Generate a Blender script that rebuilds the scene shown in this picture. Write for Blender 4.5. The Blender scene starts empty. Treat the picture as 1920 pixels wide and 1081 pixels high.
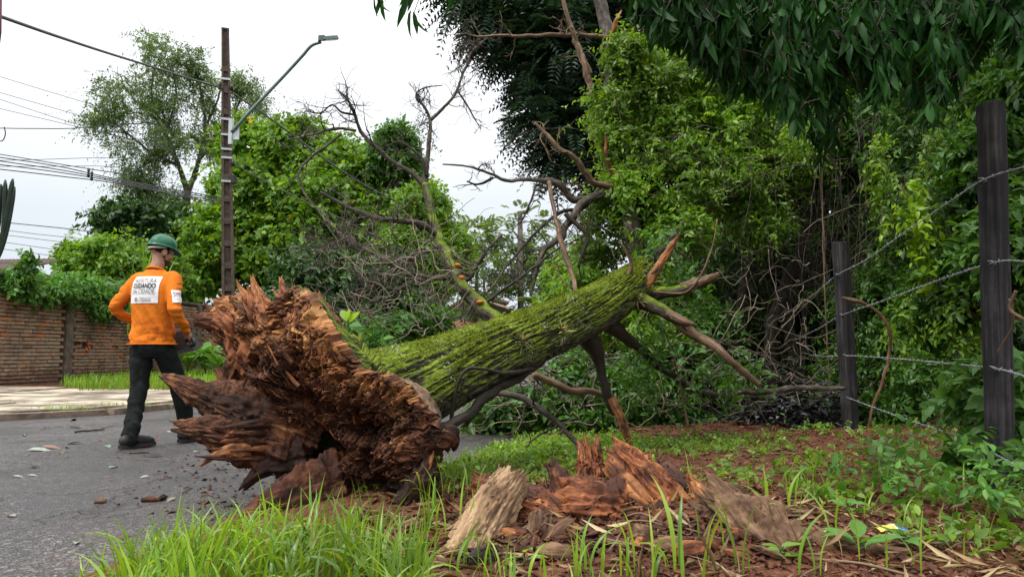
import bpy, math, random
import numpy as np
from mathutils import Vector, Matrix, Euler
from mathutils.bvhtree import BVHTree

SC = bpy.context.scene
COL = SC.collection
PI = math.pi
# ------------------------------------------------------------------ camera
F = 1400.0; CX = 960.0; CY = 540.5; CAM_H = 0.81; HORIZON = 660.0
TH = math.atan((HORIZON - CY) / F)
cam_d = bpy.data.cameras.new('camera')
cam_d.sensor_width = 36.0; cam_d.lens = 36.0 * F / 1920.0
cam_d.clip_start = 0.05; cam_d.clip_end = 2000
cam = bpy.data.objects.new('camera', cam_d); COL.objects.link(cam)
cam.location = (0, 0, CAM_H); cam.rotation_euler = (PI / 2 + TH, 0, 0)
SC.camera = cam
# ------------------------------------------------------------------ sky, sun, exposure
SUN_TO = Vector((-0.42, -0.38, 0.82)).normalized()
wd = bpy.data.worlds.new('World'); SC.world = wd; wd.use_nodes = True
nt = wd.node_tree; nt.nodes.clear()
_o = nt.nodes.new('ShaderNodeOutputWorld'); _b = nt.nodes.new('ShaderNodeBackground')
_b.inputs['Strength'].default_value = 0.1
_sky = nt.nodes.new('ShaderNodeTexSky'); _sky.sky_type = 'NISHITA'; _sky.sun_disc = False
_sky.sun_elevation = math.asin(SUN_TO.z); _sky.sun_rotation = math.atan2(SUN_TO.x, SUN_TO.y)
_tc = nt.nodes.new('ShaderNodeTexCoord'); _sp = nt.nodes.new('ShaderNodeSeparateXYZ')
nt.links.new(_tc.outputs['Generated'], _sp.inputs[0])
_rp = nt.nodes.new('ShaderNodeValToRGB')            # overcast vault: three times brighter overhead than at the horizon
_rp.color_ramp.elements[0].position = 0.0; _rp.color_ramp.elements[0].color = (0.172, 0.188, 0.212, 1)
_rp.color_ramp.elements[1].position = 1.0; _rp.color_ramp.elements[1].color = (0.95, 0.96, 0.97, 1)
_e = _rp.color_ramp.elements.new(0.16); _e.color = (0.208, 0.219, 0.230, 1)
_e = _rp.color_ramp.elements.new(0.42); _e.color = (0.36, 0.365, 0.37, 1)
nt.links.new(_sp.outputs['Z'], _rp.inputs[0])
_nz = nt.nodes.new('ShaderNodeTexNoise'); _nz.inputs['Scale'].default_value = 2.2; _nz.inputs['Detail'].default_value = 4
nt.links.new(_tc.outputs['Generated'], _nz.inputs['Vector'])
_mr = nt.nodes.new('ShaderNodeMapRange'); _mr.inputs['To Min'].default_value = 19.5; _mr.inputs['To Max'].default_value = 24.0
nt.links.new(_nz.outputs['Fac'], _mr.inputs['Value'])
_vm = nt.nodes.new('ShaderNodeVectorMath'); _vm.operation = 'SCALE'
nt.links.new(_rp.outputs[0], _vm.inputs[0]); nt.links.new(_mr.outputs[0], _vm.inputs['Scale'])
_mx = nt.nodes.new('ShaderNodeMixRGB'); _mx.inputs[0].default_value = 0.1
nt.links.new(_vm.outputs[0], _mx.inputs[1]); nt.links.new(_sky.outputs[0], _mx.inputs[2])
nt.links.new(_mx.outputs[0], _b.inputs['Color']); nt.links.new(_b.outputs[0], _o.inputs['Surface'])
sun_d = bpy.data.lights.new('sun', 'SUN'); sun_d.energy = 1.5; sun_d.angle = math.radians(14); sun_d.color = (1.0, 0.96, 0.88)
sun = bpy.data.objects.new('sun', sun_d); COL.objects.link(sun)
sun.rotation_euler = SUN_TO.to_track_quat('Z', 'Y').to_euler(); sun.location = (0, 0, 30)
SC.view_settings.view_transform = 'Standard'; SC.view_settings.look = 'None'
SC.view_settings.exposure = 0.95; SC.view_settings.gamma = 1.0; SC.view_settings.use_curve_mapping = False
SC.render.engine = 'CYCLES'
SC.cycles.use_denoising = True
SC.cycles.max_bounces = 8; SC.cycles.transparent_max_bounces = 4
SC.cycles.sample_clamp_indirect = 4

# ------------------------------------------------------------------ points from pixels
_c, _s = math.cos(TH), math.sin(TH)
def ray(px, py):
    u = (px - CX) / F; v = (CY - py) / F
    return np.array((u, _c - v * _s, _s + v * _c))
def pix(px, py, Y):
    d = ray(px, py); t = Y / d[1]
    return np.array((d[0] * t, Y, CAM_H + d[2] * t))
def gp(px, py, z=0.0):
    d = ray(px, py); t = (z - CAM_H) / d[2]
    return np.array((d[0] * t, d[1] * t, z))
def pts(l):
    """[(px, py, Y, radius_px)] -> rows of x, y, z, r"""
    return np.array([np.append(pix(a, b, Y), r * Y / F) for a, b, Y, r in l])

# ------------------------------------------------------------------ noise
def _h(ix, iy, iz, seed):
    n = (ix * 374761393 + iy * 668265263 + iz * 1274126177 + seed * 974634777) & 0xffffffff
    n = ((n ^ (n >> 13)) * 1103515245) & 0xffffffff
    n = ((n ^ (n >> 15)) * 668265263) & 0xffffffff
    return ((n ^ (n >> 16)) & 0xffff) / 65535.0
def vnoise(p, seed=0):
    p = np.asarray(p, float); i = np.floor(p).astype(np.int64); f = p - i; f = f * f * (3 - 2 * f)
    x, y, z = i[..., 0], i[..., 1], i[..., 2]; fx, fy, fz = f[..., 0], f[..., 1], f[..., 2]
    def L(a, b, t): return a + (b - a) * t
    def q(zz):
        return L(L(_h(x, y, zz, seed), _h(x + 1, y, zz, seed), fx), L(_h(x, y + 1, zz, seed), _h(x + 1, y + 1, zz, seed), fx), fy)
    return L(q(z), q(z + 1), fz)
def fbm(p, octv=4, seed=0, gain=0.5):
    a = 1.0; s = 0.0; t = 0.0; p = np.asarray(p, float)
    for k in range(octv):
        s = s + a * vnoise(p, seed + k); t += a; a *= gain; p = p * 2.03 + 7.1
    return s / t
def unit(v):
    v = np.asarray(v, float); return v / np.maximum(np.linalg.norm(v, axis=-1, keepdims=True), 1e-9)

# ------------------------------------------------------------------ mesh collecting
class MB:
    def __init__(s): s.V = []; s.T = []; s.Q = []; s.G = []; s.n = 0; s.tm = []; s.qm = []
    def add(s, V, T=None, Q=None, G=None, mi=0):
        V = np.asarray(V, float).reshape(-1, 3)
        if T is not None and len(T): s.T.append(np.asarray(T, np.int64) + s.n); s.tm.append(np.full(len(T), mi))
        if Q is not None and len(Q): s.Q.append(np.asarray(Q, np.int64) + s.n); s.qm.append(np.full(len(Q), mi))
        s.V.append(V); s.G.append(V if G is None else np.asarray(G, float).reshape(-1, 3)); s.n += len(V)
        return s
    def arrays(s):
        V = np.concatenate(s.V) if s.V else np.zeros((0, 3)); G = np.concatenate(s.G) if s.G else V
        T = np.concatenate(s.T) if s.T else np.zeros((0, 3), np.int64); Q = np.concatenate(s.Q) if s.Q else np.zeros((0, 4), np.int64)
        tm = np.concatenate(s.tm) if s.tm else np.zeros(0, int); qm = np.concatenate(s.qm) if s.qm else np.zeros(0, int)
        return V, T, Q, G, tm, qm
    def mesh(s, name, mats, off=(0, 0, 0), smooth=True, grain=True):
        V, T, Q, G, tm, qm = s.arrays()
        me = bpy.data.meshes.new(name)
        me.vertices.add(len(V)); me.vertices.foreach_set('co', (V - np.asarray(off)).astype(np.float32).ravel())
        li = np.concatenate([T.ravel(), Q.ravel()]).astype(np.int32)
        st = np.concatenate([np.arange(len(T)) * 3, len(T) * 3 + np.arange(len(Q)) * 4]).astype(np.int32)
        me.loops.add(len(li)); me.loops.foreach_set('vertex_index', li)
        me.polygons.add(len(st)); me.polygons.foreach_set('loop_start', st)
        if not isinstance(mats, (list, tuple)): mats = [mats]
        for m in mats: me.materials.append(m)
        if len(mats) > 1: me.polygons.foreach_set('material_index', np.concatenate([tm, qm]).astype(np.int32))
        me.polygons.foreach_set('use_smooth', np.full(len(st), smooth))
        if grain:
            at = me.attributes.new('grain', 'FLOAT_VECTOR', 'POINT'); at.data.foreach_set('vector', G.astype(np.float32).ravel())
        me.update(calc_edges=True); me.validate()
        return me
    def build(s, name, mats, parent=None, smooth=True, grain=True, loc=None, local=False):
        if parent is not None: off = (0, 0, 0) if local else ORG[parent.name]
        else:
            if loc is None:
                V = np.concatenate(s.V); loc = (V[:, 0].mean(), V[:, 1].mean(), V[:, 2].min())
            off = loc
        o = bpy.data.objects.new(name, s.mesh(name, mats, off, smooth, grain)); COL.objects.link(o)
        if parent is not None: o.parent = parent; ORG[o.name] = ORG[parent.name]
        else: o.location = off; ORG[o.name] = np.asarray(off, float)
        return o
ORG = {}
def tag(o, label=None, cat=None, group=None, kind=None):
    if label: o['label'] = label
    if cat: o['category'] = cat
    if group: o['group'] = group
    if kind: o['kind'] = kind
    return o
def thing(name, loc, label, cat, group=None, rotz=0):
    o = bpy.data.objects.new(name, None); COL.objects.link(o); o.empty_display_size = 0.1
    o.location = tuple(loc); o.rotation_euler = (0, 0, rotz); ORG[o.name] = np.asarray(loc, float)
    return tag(o, label, cat, group)

def box(c, s, R=None):
    x, y, z = np.asarray(s, float) / 2
    V = np.array([(-x, -y, -z), (x, -y, -z), (x, y, -z), (-x, y, -z), (-x, -y, z), (x, -y, z), (x, y, z), (-x, y, z)])
    if R is not None: V = V @ np.asarray(R).T
    return V + np.asarray(c), None, [(3, 2, 1, 0), (4, 5, 6, 7), (0, 1, 5, 4), (1, 2, 6, 5), (2, 3, 7, 6), (3, 0, 4, 7)]
def rotz(a): return np.array([[math.cos(a), -math.sin(a), 0], [math.sin(a), math.cos(a), 0], [0, 0, 1]])
def euler(a, b, c): return np.array(Euler((a, b, c)).to_matrix())
def spl(P, n):
    """Catmull-Rom through the rows of P (any width), n rows out"""
    P = np.asarray(P, float); k = len(P)
    if k == 2: t = np.linspace(0, 1, n)[:, None]; return P[0] * (1 - t) + P[1] * t
    E = np.vstack([2 * P[0] - P[1], P, 2 * P[-1] - P[-2]])
    t = np.linspace(0, k - 1 - 1e-6, n); i = t.astype(int); f = (t - i)[:, None]
    a, b, c, d = E[i], E[i + 1], E[i + 2], E[i + 3]
    return 0.5 * (2 * b + (c - a) * f + (2 * a - 5 * b + 4 * c - d) * f ** 2 + (3 * b - a - 3 * c + d) * f ** 3)
def frames(P):
    n = len(P); T = np.gradient(P, axis=0); T = unit(T)
    ref = np.array((0, 0, 1.0)) if abs(T[0][2]) < 0.8 else np.array((0, 1.0, 0))
    X = np.zeros_like(P); x = unit(np.cross(np.cross(T[0], ref), T[0]))
    for i in range(n):
        x = x - T[i] * np.dot(x, T[i]); x = x / max(np.linalg.norm(x), 1e-9); X[i] = x
    return T, X, np.cross(T, X)
def tube(P, r, sides=6, cap=True, disp=None, flat=1.0, jag0=0.0, jag1=0.0, seed=0):
    P = np.asarray(P, float); n = len(P); r = np.broadcast_to(np.asarray(r, float), (n,))
    T, X, Y = frames(P); u = np.arange(sides) * 2 * PI / sides
    s = np.concatenate([[0], np.cumsum(np.linalg.norm(np.diff(P, axis=0), axis=1))])
    cu, su = np.cos(u), np.sin(u)
    R = np.repeat(r[:, None], sides, 1)
    if disp is not None:
        U = np.stack([np.broadcast_to(cu, (n, sides)), np.broadcast_to(su, (n, sides)), np.broadcast_to(s[:, None], (n, sides))], -1)
        R = R * disp(U, r[:, None])
    V = P[:, None] + R[..., None] * (cu[None, :, None] * X[:, None] + flat * su[None, :, None] * Y[:, None])
    G = np.stack([r[:, None] * cu, r[:, None] * su, np.broadcast_to(s[:, None], (n, sides))], -1)
    if jag0 or jag1:
        j = fbm(np.stack([cu * 3 + seed, su * 3, np.zeros(sides)], -1), 3, seed) - 0.5
        j2 = vnoise(np.stack([cu * 9 + seed, su * 9, np.zeros(sides)], -1), seed + 5) - 0.5
        w = np.linspace(0, 1, n)[:, None, None]
        V = V + np.clip((w - 0.6) / 0.4, 0, 1) ** 2 * ((j * 2 + j2) * jag1)[None, :, None] * T[-1] - np.clip((0.4 - w) / 0.4, 0, 1) ** 2 * ((j * 2 + j2) * jag0)[None, :, None] * T[0]
    V = V.reshape(-1, 3); G = G.reshape(-1, 3)
    a = np.arange(sides); b = (a + 1) % sides
    Q = np.concatenate([np.stack([i * sides + a, i * sides + b, (i + 1) * sides + b, (i + 1) * sides + a], 1) for i in range(n - 1)])
    Tt = []
    if cap:
        k = len(V)
        c0 = V[:sides].mean(0); c1 = V[-sides:].mean(0)
        if jag1: c1 = c1 - T[-1] * abs(jag1) * 0.35
        if jag0: c0 = c0 + T[0] * abs(jag0) * 0.35
        V = np.vstack([V, c0, c1]); G = np.vstack([G, (0, 0, s[0]), (0, 0, s[-1])])
        Tt = np.concatenate([np.stack([b, a, np.full(sides, k)], 1), np.stack([(n - 1) * sides + a, (n - 1) * sides + b, np.full(sides, k + 1)], 1)])
    return V, Tt, Q, G
def fibrous(fib, low, seed):
    """radius factor for torn wood: long ridges along the grain"""
    def d(U, r):
        rr = np.broadcast_to(r, U.shape[:2])[..., None]
        a = fbm(np.concatenate([U[..., :2] * 1.6, U[..., 2:] * 9], -1) + seed * 3.7, 3, seed)
        w = fbm(np.concatenate([U[..., :2] * 2, U[..., 2:] * 7], -1) + seed * 2.1, 2, seed + 4)[..., None] * 1.6
        b = fbm(np.concatenate([U[..., :2] * 5.5, U[..., 2:] * 4.0], -1) + w + seed * 1.7, 3, seed + 9)
        c = fbm(np.concatenate([U[..., :2] * 15, U[..., 2:] * 9.0], -1) + w * 2 + seed * 1.1, 3, seed + 19)
        k = np.clip((fbm(np.concatenate([U[..., :2] * 3.2, U[..., 2:] * 14.0], -1) + seed, 3, seed + 29) - .5) * 9, -1, 1)
        crack = np.clip(1 - np.abs(2 * b - 1) / .10, 0, 1)
        return 1 + low * (a - 0.5) * 2 + fib * ((1 - np.abs(2 * b - 1)) - 0.62) * 1.6 + fib * (c - .5) * 1.3 - fib * 1.0 * crack + .35 * fib * k
    return d
def woody(mb, P4, n=30, sides=22, fib=0.2, low=0.3, flat=1.0, jag=(0, 0.05), seed=1, mi=0):
    C = spl(P4, n); V, T, Q, G = tube(C[:, :3], C[:, 3], sides, True, fibrous(fib, low, seed), flat, jag[0], jag[1], seed)
    mb.add(V, T, Q, G, mi)
def limb(mb, P4, n=None, sides=7, rough=0.12, seed=0, mi=0, jag=0.0):
    P4 = np.asarray(P4, float); n = int((n or max(4, 5 * len(P4))) * (1.6 if rough else 1)); C = spl(P4, n)
    if rough:                                            # crooked, as grown: bends, kinks and swellings
        q = np.column_stack([C[:, :3] * 5.5 + seed * 3.1]); w = np.sin(PI * np.linspace(0, 1, n)) ** .5
        o = np.stack([fbm(q + k * 17.3, 3, 300 + k) - .5 for k in range(3)], -1); C[:, :3] += o * (w * np.minimum(C[:, 3] * 1.8 + .012, .075))[:, None]
        C[:, 3] *= 1 + .3 * (fbm(C[:, :3] * 5 + seed, 2, 310) - .5)
    def d(U, r): return 1 + rough * 2 * (fbm(np.concatenate([U[..., :2] * 1.5, U[..., 2:] * 6], -1) + seed, 3, seed) - 0.5) + rough * 2.2 * (fbm(np.concatenate([U[..., :2] * 4, U[..., 2:] * 22], -1) + seed, 2, seed + 3) - 0.5)
    V, T, Q, G = tube(C[:, :3], np.maximum(C[:, 3], 0.0012), sides, True, d if rough else None, 1.0, 0, jag, seed); mb.add(V, T, Q, G, mi)
    return C
def twigs(mb, C, R, num, L, r, lev, sides=5, droop=-0.1, mi=0, tips=None, spread=1.0, bend=0.35, tmin=0.2):
    """side shoots along a limb C (rows x, y, z, r), recursive"""
    n = len(C)
    for k in range(num):
        i = int(R.uniform(tmin, 0.98) * (n - 1)); p = C[i, :3]; t = unit(C[min(i + 1, n - 1), :3] - C[max(i - 1, 0), :3])
        d = unit(t * R.uniform(0.1, 0.7) + spread * R.normal(size=3) * 0.6)
        l = L * R.uniform(0.5, 1.2); m = 6; q = [p]; dd = d.copy()
        for j in range(m):
            dd = unit(dd + R.normal(size=3) * bend * 0.6 + np.array((0, 0, droop * 0.4))); q.append(q[-1] + dd * l / m)
        q = np.array(q); rr = np.linspace(min(r, C[i, 3] * 0.7), max(r * 0.25, 0.0018), m + 1)
        c = np.column_stack([q, rr]); limb(mb, c, m + 4, sides, 0.0, 0, mi)
        if tips is not None: tips.append((q[-1], dd)); tips.append((q[m // 2], dd))
        if lev > 0: twigs(mb, c, R, max(2, int(num * 0.5)), l * 0.6, r * 0.55, lev - 1, max(3, sides - 1), droop, mi, tips, spread, bend, 0.3)

# ------------------------------------------------------------------ leaves
TPL = {
 'quad': (np.array([(0, 0, 0), (.42, .5, .07), (1, 0, -.1), (.42, -.5, .07)], float), np.array([(0, 1, 2), (0, 2, 3)])),
 'oval': (np.array([(0, 0, 0), (.28, .42, .07), (.66, .40, .03), (1, 0, -.18), (.66, -.40, .03), (.28, -.42, .07), (.5, 0, -.02)], float),
          np.array([(0, 1, 6), (1, 2, 6), (2, 3, 6), (3, 4, 6), (4, 5, 6), (5, 0, 6)])),
 'lance': (np.array([(0, 0, 0), (.2, .36, .05), (.5, .48, .0), (.8, .25, -.12), (1, 0, -.28), (.8, -.25, -.12), (.5, -.48, .0), (.2, -.36, .05), (.2, 0, .02), (.5, 0, -.05), (.8, 0, -.15)], float),
           np.array([(0, 1, 8), (1, 2, 9), (1, 9, 8), (2, 3, 10), (2, 10, 9), (3, 4, 10), (0, 8, 7), (7, 8, 9), (7, 9, 6), (6, 9, 10), (6, 10, 5), (5, 10, 4)])),
}
def leaves(mb, C, D, N, L, W, shape='quad', mi=0):
    C = np.asarray(C, float); D = np.broadcast_to(unit(D), C.shape); N = np.broadcast_to(np.asarray(N, float), C.shape); S = unit(np.cross(D, N)); U = np.cross(S, D)
    t, f = TPL[shape]; n = len(C); k = len(t)
    L = np.broadcast_to(np.asarray(L, float), (n,)); W = np.broadcast_to(np.asarray(W, float), (n,))
    V = (C[:, None] + (L[:, None] * t[:, 0])[..., None] * D[:, None] + (W[:, None] * t[:, 1])[..., None] * S[:, None] + (L[:, None] * t[:, 2])[..., None] * U[:, None])
    T = (f[None] + (np.arange(n) * k)[:, None, None]).reshape(-1, 3)
    mb.add(V.reshape(-1, 3), T, None, None, mi)
def sprays(mb, R, P, D, slen, k, L, W, shape='quad', droop=0.25, ang=0.9, mi=0, jit=0.25):
    """k leaves along each short shoot that starts at P and runs along D"""
    n = len(P); D = unit(D); t = (np.arange(k) + R.uniform(0, 1, (n, k))) / k
    sl = slen * R.uniform(0.6, 1.3, n)
    side = unit(np.cross(D, R.normal(size=(n, 3)))); sg = np.where(np.arange(k) % 2 == 0, 1, -1)
    pos = P[:, None] + (t * sl[:, None])[..., None] * D[:, None]; pos[..., 2] -= droop * sl[:, None] * t ** 2
    d = D[:, None] * (1 - ang * 0.5) + side[:, None] * (sg * ang)[None, :, None] + R.normal(size=(n, k, 3)) * jit
    d[..., 2] -= droop
    nm = np.array((0, 0, 0.55)) + D[:, None] * 0.65 + R.normal(size=(n, k, 3)) * 0.45
    sc = R.uniform(0.45, 1.3, (n, k))
    leaves(mb, pos.reshape(-1, 3), d.reshape(-1, 3), nm.reshape(-1, 3), (L * sc).ravel(), (W * sc).ravel(), shape, mi)
def pinnate(mb, R, P, D, rl, pairs, L, W, droop=0.3, mi=0):
    """compound leaves: pairs of leaflets along a drooping rachis"""
    n = len(P); D = unit(D); sl = rl * R.uniform(0.7, 1.2, n); k = pairs * 2
    t = (np.repeat(np.arange(pairs), 2) + 1.5) / (pairs + 1.5); sg = np.where(np.arange(k) % 2 == 0, 1, -1)
    side = unit(np.cross(D, np.array((0, 0, 1.0)) + R.normal(size=(n, 3)) * 0.3))
    pos = P[:, None] + (t[None] * sl[:, None])[..., None] * D[:, None]; pos[..., 2] -= droop * sl[:, None] * t ** 2
    d = D[:, None] * 0.35 + side[:, None] * sg[None, :, None]; d = np.broadcast_to(d, (n, k, 3)).copy(); d[..., 2] -= 0.25
    nm = np.cross(side, D)[:, None] * np.ones((1, k, 1)) + R.normal(size=(n, k, 3)) * 0.15
    nm *= np.where(nm[..., 2:] < 0, -1, 1)
    sh = np.sin(PI * np.clip(t * 0.9 + 0.1, 0, 1)) * 0.5 + 0.6
    leaves(mb, pos.reshape(-1, 3), d.reshape(-1, 3), nm.reshape(-1, 3), np.tile(L * sh, n), np.tile(W * sh, n), 'quad', mi)
def in_blobs(R, blobs, n, shell=0.55, clump=0.0, freq=1.2, seed=0):
    """blobs: (px, py, Y, rx_px, ry_px, rdepth_m). Points towards the skin of the lumps, and outward directions"""
    B = []
    for a, b, Y, rx, ry, rd in blobs: B.append((*pix(a, b, Y), rx * Y / F, rd, ry * Y / F))
    B = np.array(B); w = (B[:, 3] * B[:, 4] + B[:, 3] * B[:, 5] + B[:, 4] * B[:, 5]); w = w / w.sum()
    i = R.choice(len(B), size=n * 3, p=w); d = unit(R.normal(size=(n * 3, 3))); r = R.uniform(shell ** 2, 1, n * 3) ** 0.5
    P = B[i, :3] + d * B[i, 3:] * r[:, None]
    D = unit(d / np.maximum(B[i, 3:], 0.05) * B[i, 3:].mean(1)[:, None])
    if clump > 0:
        keep = vnoise(P * freq, seed) + 0.6 * vnoise(P * freq * 2.7, seed + 3) > clump; P = P[keep]; D = D[keep]
    # drop the share that lies deep inside another lump
    inside = np.zeros(len(P), bool)
    for b in B:
        q = (((P - b[:3]) / b[3:]) ** 2).sum(1); inside |= q < (shell * 0.8) ** 2
    P = P[~inside]; D = D[~inside]
    return P[:n], D[:n]

# ------------------------------------------------------------------ materials
def new_mat(name):
    m = bpy.data.materials.new(name); m.use_nodes = True; t = m.node_tree; t.nodes.clear()
    o = t.nodes.new('ShaderNodeOutputMaterial'); return m, t, o
class NT:
    def __init__(s, name): s.m, s.t, s.o = new_mat(name)
    def n(s, typ, **k):
        x = s.t.nodes.new('ShaderNode' + typ)
        for a, b in k.items():
            if a in x.inputs: 
                if isinstance(b, bpy.types.NodeSocket): s.t.links.new(b, x.inputs[a])
                else: x.inputs[a].default_value = b
            else: setattr(x, a, b)
        return x
    def l(s, a, b): s.t.links.new(a, b)
    def ramp(s, fac, stops, mode='LINEAR'):
        x = s.t.nodes.new('ShaderNodeValToRGB'); e = x.color_ramp.elements; x.color_ramp.interpolation = mode
        while len(e) < len(stops): e.new(0.5)
        for k, (p, c) in enumerate(stops):
            e[k].position = p; e[k].color = (c, c, c, 1) if isinstance(c, (int, float)) else (*c, 1)
        s.l(fac, x.inputs[0]); return x.outputs[0]
    def noise(s, vec, scale, detail=4, rough=0.55, dist=0.0):
        x = s.n('TexNoise', Scale=scale, Detail=detail, Roughness=rough, Distortion=dist)
        if vec is not None: s.l(vec, x.inputs['Vector'])
        return x.outputs['Fac']
    def pos(s): return s.n('NewGeometry').outputs['Position']
    def grain(s, a=1, b=1, c=1):
        at = s.n('Attribute', attribute_name='grain'); mp = s.n('Mapping'); s.l(at.outputs['Vector'], mp.inputs['Vector'])
        mp.inputs['Scale'].default_value = (a, b, c); return mp.outputs[0]
    def mix(s, fac, a, b, mode='MIX'):
        x = s.t.nodes.new('ShaderNodeMixRGB'); x.blend_type = mode
        for i, v in ((0, fac), (1, a), (2, b)):
            if isinstance(v, bpy.types.NodeSocket): s.l(v, x.inputs[i])
            else: x.inputs[i].default_value = v if i == 0 else (*v, 1)
        return x.outputs[0]
    def math(s, op, a, b=0.5):
        x = s.t.nodes.new('ShaderNodeMath'); x.operation = op
        for i, v in ((0, a), (1, b)):
            if isinstance(v, bpy.types.NodeSocket): s.l(v, x.inputs[i])
            else: x.inputs[i].default_value = v
        return x.outputs[0]
    def bsdf(s, col, rough=0.7, spec=0.3, bump=None, bstr=0.5, bdist=0.01, metal=0.0):
        b = s.t.nodes.new('ShaderNodeBsdfPrincipled')
        for k, v in (('Base Color', col), ('Roughness', rough), ('Specular IOR Level', spec), ('Metallic', metal)):
            if isinstance(v, bpy.types.NodeSocket): s.l(v, b.inputs[k])
            else: b.inputs[k].default_value = (*v, 1) if isinstance(v, tuple) else v
        if bump is not None:
            x = s.n('Bump', Strength=bstr, Distance=bdist); s.l(bump, x.inputs['Height']); s.l(x.outputs[0], b.inputs['Normal'])
        return b
    def out(s, sh): s.l(sh.outputs[0], s.o.inputs['Surface']); return s.m
def leaf_mat(name, cols, trans=0.3, rough=0.45, spec=0.4, tcol=None, freq=0.9, clump=(0.55, 1.3)):
    t = NT(name); r = t.n('NewGeometry').outputs['Random Per Island']
    k = len(cols); col = t.ramp(r, [((i + 0.02) / max(1, k - 1) if k > 1 else 0, c) for i, c in enumerate(cols)])
    v = t.ramp(t.noise(t.pos(), freq, 3), [(0.3, clump[0]), (0.7, clump[1])])
    col = t.mix(1.0, col, v, 'MULTIPLY')
    b = t.bsdf(col, rough, spec)
    tr = t.n('BsdfTranslucent'); t.l(t.mix(1.0, col, (1.6, 1.45, 0.6), 'MULTIPLY'), tr.inputs['Color'])
    mx = t.n('MixShader'); mx.inputs[0].default_value = trans; t.l(b.outputs[0], mx.inputs[1]); t.l(tr.outputs[0], mx.inputs[2])
    return t.out(mx)
def flat_mat(name, col, rough=0.6, spec=0.3, metal=0.0, var=0.15, scale=8, bump=0.0):
    t = NT(name); n = t.noise(t.pos(), scale, 5)
    v = t.ramp(n, [(0.3, tuple(c * (1 - var) for c in col)), (0.7, tuple(min(1, c * (1 + var)) for c in col))])
    return t.out(t.bsdf(v, rough, spec, n if bump else None, bump, 0.01, metal))
def wood_mat(name, stops, sc=26, stretch=0.1, patch=None, rough=0.75, spec=0.3, bstr=0.8, bdist=0.012, pf=5.0):
    """grain runs along the third component of the 'grain' attribute"""
    t = NT(name); g = t.grain(1, 1, stretch)
    n1 = t.noise(g, sc, 8, 0.65, 0.6); n2 = t.noise(t.pos(), pf, 6, 0.6); n3 = t.noise(t.pos(), 60, 4, 0.6)
    f = t.math('ADD', t.math('MULTIPLY', n1, 0.75), t.math('MULTIPLY', n2, 0.45)); f = t.math('SUBTRACT', f, 0.1)
    col = t.ramp(f, stops)
    if patch: col = t.mix(t.ramp(t.noise(t.pos(), pf * 0.6, 5, 0.6), [(0.5, 0.0), (0.62, 1.0)]), col, patch)
    h = t.math('ADD', n1, t.math('MULTIPLY', n3, 0.35))
    return t.out(t.bsdf(col, rough, spec, h, bstr, bdist))
# ------------------------------------------------------------------ shared materials
M = {}
M['bark_grey'] = wood_mat('bark_grey', [(0.33, (.012, .010, .008)), (0.5, (.060, .047, .036)), (0.72, (.20, .165, .13))], 30, 0.3)
M['bark_dark'] = wood_mat('bark_dark', [(0.3, (.010, .008, .006)), (0.55, (.035, .027, .019)), (0.8, (.10, .08, .06))], 22, 0.25)
M['bark_tan'] = wood_mat('bark_tan', [(0.3, (.030, .018, .012)), (0.5, (.13, .080, .048)), (0.75, (.34, .235, .15))], 30, 0.12)
M['torn_orange'] = wood_mat('torn_orange', [(0.32, (.04, .012, .006)), (0.47, (.24, .085, .030)), (0.60, (.42, .19, .07)), (0.76, (.60, .36, .17))], 50, 0.10, (.07, .025, .012), pf=9)
M['rot_red'] = wood_mat('rot_red', [(0.34, (.008, .0032, .002)), (0.49, (.050, .016, .008)), (0.62, (.15, .050, .019)), (0.76, (.36, .16, .06))], 30, 0.09, pf=6)
M['rot_dark'] = wood_mat('rot_dark', [(0.34, (.006, .0035, .003)), (0.55, (.035, .014, .009)), (0.78, (.12, .05, .025))], 30, 0.12)
M['rot_orange'] = wood_mat('rot_orange', [(0.30, (.018, .006, .004)), (0.45, (.12, .036, .014)), (0.58, (.30, .105, .036)), (0.74, (.52, .27, .11))], 52, 0.12, (.05, .016, .008), pf=9)
M['wood_pale'] = wood_mat('wood_pale', [(0.34, (.030, .017, .010)), (0.46, (.16, .092, .048)), (0.58, (.33, .215, .12)), (0.76, (.47, .34, .215))], 26, 0.07)
M['wood_brown'] = wood_mat('wood_brown', [(0.3, (.020, .010, .006)), (0.5, (.105, .055, .029)), (0.75, (.27, .165, .095))], 44, 0.14)
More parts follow.
